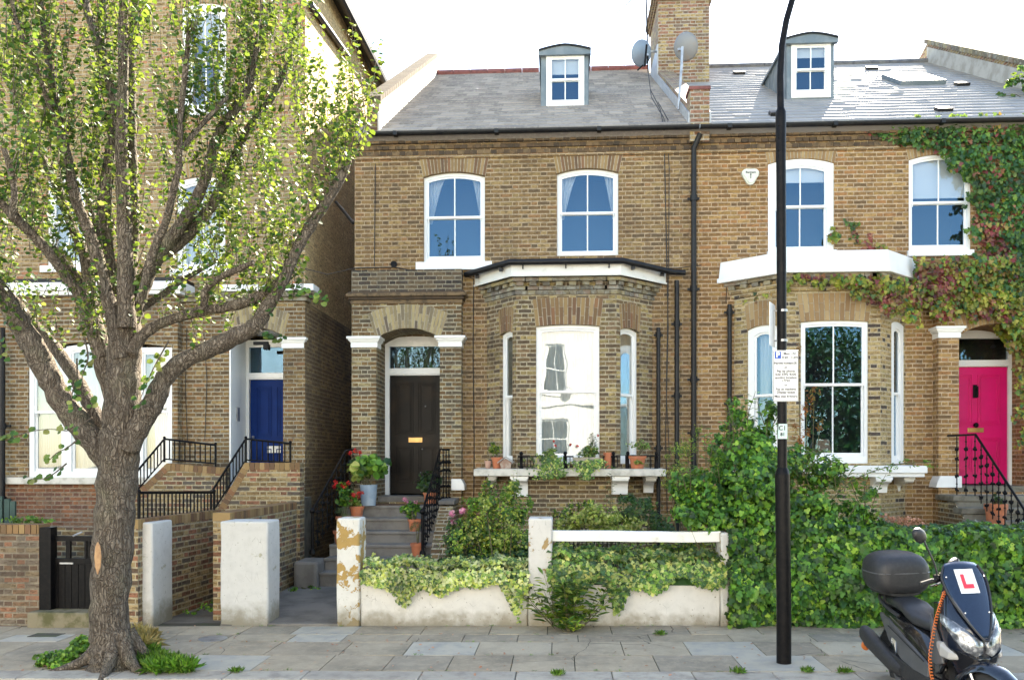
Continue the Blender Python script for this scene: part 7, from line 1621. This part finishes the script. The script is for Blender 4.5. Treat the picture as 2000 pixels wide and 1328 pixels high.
mb = MB(); mb.loft([se(tbx+x,0,tz-.15,ry,.04,3.5,24) for x, ry in ((-.2,.17),(-.1,.22),(.1,.22),(.2,.16))]); mb.box(tbx-.27,tbx-.235,-.04,.04,tz-.03,tz+.03); sbuild(mb, 'box_base', 'rubber', bx_, smooth=50)
mb = MB()
for s in (-1,1): mb.tube([(-.55,s*.208,.635),(-.25,s*.228,.57),(.1,s*.222,.47)], .006, 5)
sbuild(mb, 'panel_seam', 'rubber', smooth=40)
mb = MB()
for s in (-1,1): mb.box(-.38,-.30,s*.235-.006,s*.235+.006,.20,.24)
for i in range(5): mb.tube([(-.46-.03*i,-.16,.34),(-.50-.03*i,-.16,.22)], .007, 5)
sbuild(mb, 'cooling_fins', 'plastm', smooth=0)
# front apron
def nose(z):   # centre x, half depth, half width of the front fairing at height z
    K = [(.36,.50,.06,.09),(.45,.51,.10,.14),(.56,.50,.14,.19),(.68,.49,.17,.235),(.80,.46,.17,.25),(.90,.42,.15,.23),(1.0,.37,.12,.19),(1.08,.33,.08,.15),(1.13,.30,.05,.11)]
    z = max(K[0][0], min(K[-1][0], z))
    for a, b in zip(K, K[1:]):
        if z <= b[0]: t = (z-a[0])/(b[0]-a[0]); return tuple(a[i]+(b[i]-a[i])*t for i in (1,2,3))
def nx(y, z, out=0):
    xc, rx, ry = nose(z); e = 2.1; return xc+rx*max(0,1-abs(y/ry)**e)**(1/e)+out
mb = MB(); mb.loft([seh(z,*nose(z),e=2.1,n=28) for z in [.36+.77*i/16 for i in range(17)]]); sbuild(mb, 'front_fairing', 'navy', smooth=60)
for s in (-1,1):   # side wings
    mb = MB(); mb.loft([[V3((x,s*(y0-.03),z0)),V3((x,s*y0,z0)),V3((x-.04,s*y1,z1)),V3((x-.04,s*(y1-.03),z1))] for x,y0,z0,y1,z1 in ((.24,.20,.40,.17,.96),(.36,.225,.44,.20,.98),(.46,.235,.54,.19,.95),(.54,.2,.62,.15,.88))])
    sbuild(mb, 'leg_shield', 'gblack', smooth=0, bevel=.012)
for s in (-1,1):
    mb = MB(); mb.loft([[V3((x,s*(y-.02),z0)),V3((x,s*(y+.012),z0)),V3((x-.03,s*(y+.0),z1)),V3((x-.03,s*(y-.03),z1))] for x,y,z0,z1 in ((.24,.215,.5,.88),(.36,.24,.5,.76),(.45,.24,.53,.64))])
    sbuild(mb, 'grey_trim', 'plastm', smooth=0, bevel=.008)
def patch(outline2, out, th, mat, name, parent=None, sub=3):
    """panel following the nose: outline in (y,z)"""
    mb = MB(); n = len(outline2); c = (sum(p[0] for p in outline2)/n, sum(p[1] for p in outline2)/n); rings = []
    dense = []
    for a, b in zip(outline2, outline2[1:]+outline2[:1]):
        for k in range(sub): t = k/sub; dense.append((a[0]+(b[0]-a[0])*t, a[1]+(b[1]-a[1])*t))
    for s, o in ((1,-.01),(1,out*.6),(.93,out),(.6,out*1.15),(.25,out*1.2)): rings.append([V3((nx(c[0]+(y-c[0])*s, c[1]+(z-c[1])*s, o), c[0]+(y-c[0])*s, c[1]+(z-c[1])*s)) for y, z in dense])
    mb.loft(rings); return sbuild(mb, name, mat, parent, smooth=60)
for s in (-1,1):
    patch([(s*.010,.72),(s*.015,.64),(s*.07,.615),(s*.15,.655),(s*.21,.73),(s*.246,.84),(s*.236,.905),(s*.13,.82)], .02, .02, 'lens', 'headlight')
    mb = MB(); mb.loft([[V3((x,s*y,z)) for (y,z) in q_] for x, q_ in ((.36,((.20,.64),(.25,.645),(.25,.69),(.22,.69))),(.44,((.20,.585),(.268,.585),(.262,.68),(.22,.70))),(.53,((.19,.57),(.25,.58),(.24,.64),(.19,.66))),(.58,((.17,.58),(.205,.59),(.2,.62),(.17,.63))))]); sbuild(mb, 'indicator', 'lensb', smooth=0, bevel=.012)
patch([(-.02,.61),(.02,.61),(.07,.60),(.15,.63),(.215,.66),(.17,.52),(.08,.42),(-.08,.42),(-.17,.52),(-.215,.66),(-.15,.63),(-.07,.60)], .012, .01, 'gblack', 'lower_nose')
# windscreen
def wx(y, z): return .652-(z-.76)*.62-.9*y*y
def whw(z): t = (z-.74)/(1.29-.74); return .012+.19*(math.sin(min(1,t*1.25)*math.pi/2))**.9-(.06*max(0,t-.8)/.2)
mb = MB(); nz_, ny_ = 14, 10; V = []
for i in range(nz_+1):
    z = .742+(1.29-.742)*i/nz_; w = whw(z)
    for j in range(ny_+1): y = -w+2*w*j/ny_; V.append(V3((wx(y,z)+.035, y, z+ (0 if i < nz_ else -.9*y*y))))
mb.add(V, [(i*(ny_+1)+j, i*(ny_+1)+j+1, (i+1)*(ny_+1)+j+1, (i+1)*(ny_+1)+j) for i in range(nz_) for j in range(ny_)])
ws_ = sbuild(mb, 'windscreen', 'screen', smooth=70); md = ws_.modifiers.new('s','SOLIDIFY'); md.thickness = .006
mb = MB()
zs_ = [.745+(1.26-.745)*i/16 for i in range(17)]
loop = [V3((wx(whw(z),z)+.036, -whw(z), z)) for z in zs_[::-1]]+[V3((wx(whw(z),z)+.036, whw(z), z)) for z in zs_]
mb.tube(loop, .009, 6); sbuild(mb, 'screen_trim', 'plast', ws_)
mb = MB()
for s in (-1,1):
    for z in (.93,1.18): mb.ball((wx(.1,z)+.04, s*(whw(z)-.03), z), .008, 6)
sbuild(mb, 'screw', 'chrome', ws_)
mb = MB(); mb.loft([[V3((wx(0,z)-.0-dd, s*whw(z)*k, z)) for s,dd,k in ((-1,.03,1),(0,-.0,1),(1,.03,1),(1,.1,.8),(0,.1,.8),(-1,.1,.8))] for z in (.76,.85,.95,1.05,1.14,1.2)]); sbuild(mb, 'screen_cowl', 'gblack', smooth=50)
mb = MB(); q_ = []
for (y,z) in ((-.085,1.07),(.085,1.07),(.085,1.235),(-.085,1.235)): q_.append((y,z))
k = 6; V = [V3((wx(-.085+.17*i/k,z)+.042, -.085+.17*i/k, z)) for z in (1.065,1.235) for i in range(k+1)]
mb.add(V, [(i,i+1,k+2+i,k+1+i) for i in range(k)]); pl_ = sbuild(mb, 'learner_plate', 'signw', smooth=0); md = pl_.modifiers.new('s','SOLIDIFY'); md.thickness = .003
mb = MB(); zz_ = lambda z: z
for (y0_,y1_,z0_,z1_) in ((-.05,-.018,1.1,1.2),(-.018,.045,1.1,1.13)):
    # seen from the front the rider's right is at the left of the picture
    V = [V3((wx(y,z)+.048,y,z)) for y,z in ((y0_,z0_),(y1_,z0_),(y1_,z1_),(y0_,z1_))]; mb.add(V, [(0,1,2,3)])
sbuild(mb, 'red_letter', 'redi', pl_, smooth=0)
# handlebar
XM_ = STEER
mb = MB(); mb.tube(smooth([(.16,-.37,1.13),(.20,-.24,1.15),(.27,-.1,1.17),(.28,0,1.17),(.27,.1,1.17),(.20,.24,1.15),(.16,.37,1.13)],3), .014, 8); mb.loft([se(.2,0,1.14,.06,.03),se(.26,0,1.15,.12,.05),se(.33,0,1.13,.1,.05)]); hb = sbuild(mb, 'handlebar', 'plast', smooth=60)
for s in (-1,1):
    mb = MB(); mb.tube([(.15,s*.38,1.128),(.195,s*.26,1.148)], .02, 10); sbuild(mb, 'grip', 'rubber', hb)
    mb = MB(); mb.tube(smooth([(.24,s*.2,1.15),(.27,s*.28,1.14),(.23,s*.37,1.12)],3), .008, 6); mb.box(.19,.24,s*.2-.03,s*.2+.03,1.13,1.19); sbuild(mb, 'brake_lever', 'gblack', hb, smooth=0)
    m0 = (.14,s*.34,1.5) if s < 0 else (.14,s*.28,1.21)
    mb = MB(); mb.tube(smooth([(.21,s*.2,1.17),(.2,s*.22,1.27),(m0[0]+.03,m0[1],m0[2]-.04)],3), .008, 6); st_ = sbuild(mb, 'mirror_stalk', 'plast', hb)
    mb = MB(); mb.loft([[V3((m0[0]+x, m0[1]+r1*math.cos(t*.5236)*1.0, m0[2]+r1*.62*math.sin(t*.5236)+.02*math.cos(t*.5236)*s)) for t in range(12)] for x, r1 in ((-.03,.088),(-.01,.1),(.015,.085),(.035,.04))]); sbuild(mb, 'mirror', 'plast', st_, smooth=60)
mb = MB(); mb.box(.24,.34,-.05,.05,1.17,1.2); mb.tube([(.3,-.05,1.19),(.3,-.09,1.26)],.02,8); sbuild(mb, 'phone_mount', 'plast', hb, smooth=0, bevel=.006)
# fork, mudguards, exhaust
XM_ = WST
mb = MB()
for s in (-1,1): mb.tube([(.70,s*.085,.26),(.60,s*.085,.50)], .02, 8)
sbuild(mb, 'fork', 'chrome')
mb = MB(); secs = []
for i in range(9):
    a = R(10+i*17); secs.append([V3((.70+(.30+.0)*math.cos(a)*r, y, .27+.30*math.sin(a)*r)) for y, r in ((-.09,.86),(-.075,.99),(-.03,1.07),(.03,1.07),(.075,.99),(.09,.86),(.07,.85),(.05,.95),(0,1.0),(-.05,.95),(-.07,.85))])
mb.loft(secs); sbuild(mb, 'front_mudguard', 'navy', smooth=60)
XM_ = Matrix.Identity(4)
mb = MB(); mb.loft([se(-.28,-.21,.30,.045,.05,2.2),se(-.45,-.22,.33,.065,.075,2.4),se(-.9,-.235,.46,.07,.085,2.4),se(-1.0,-.235,.49,.06,.07,2.4),se(-1.01,-.235,.49,.03,.035,2.2)]); sbuild(mb, 'exhaust', 'plast', smooth=60)
mb = MB(); mb.loft([[V3((x,y,z)) for x,y,z in ((-.72+dx,-.1,.52+dz),(-.72+dx,.1,.52+dz),(-.74+dx,.09,.535+dz),(-.74+dx,-.09,.535+dz))] for dx,dz in ((0,.06),(-.12,.02),(-.24,-.1),(-.30,-.24))]); sbuild(mb, 'rear_mudguard', 'plast', smooth=0)
mb = MB(); mb.lathe((0,0,0), [(.02,0),(.045,.01),(.045,.03)], 12, M=Matrix.Translation((-1.04,-.2,.36))@Matrix.Rotation(R(-90),4,'Y')); sbuild(mb, 'reflector', 'orangec')
mb = MB(); mb.tube([(-.1,.12,.25),(-.18,.28,.02)], .014, 6); sbuild(mb, 'side_stand', 'plast')
# coiled orange lock hanging from the handlebar
a_ = [SM@V3(p) for p in ((.36,-.13,1.17),(.38,-.16,1.08),(.38,-.20,.98),(.38,-.25,.86),(.36,-.275,.72),(.34,-.295,.56),(.36,-.30,.42),(.40,-.27,.30),(.44,-.2,.22))]
ax = smooth(a_, 40); pts = []
for i, p in enumerate(ax):
    s_ = i/len(ax); r_ = .0 if s_ < .14 else .0125; t = i*.92; pts.append(p+V3((math.cos(t)*r_, math.sin(t)*r_*.5, math.sin(t)*r_*.6)))
mb = MB(); mb.tube(pts, .0034, 5); S(mb, 'coiled_cable_lock', M['orangec'], 'orange coiled cable lock hanging down the side of the scooter', 'cable lock')
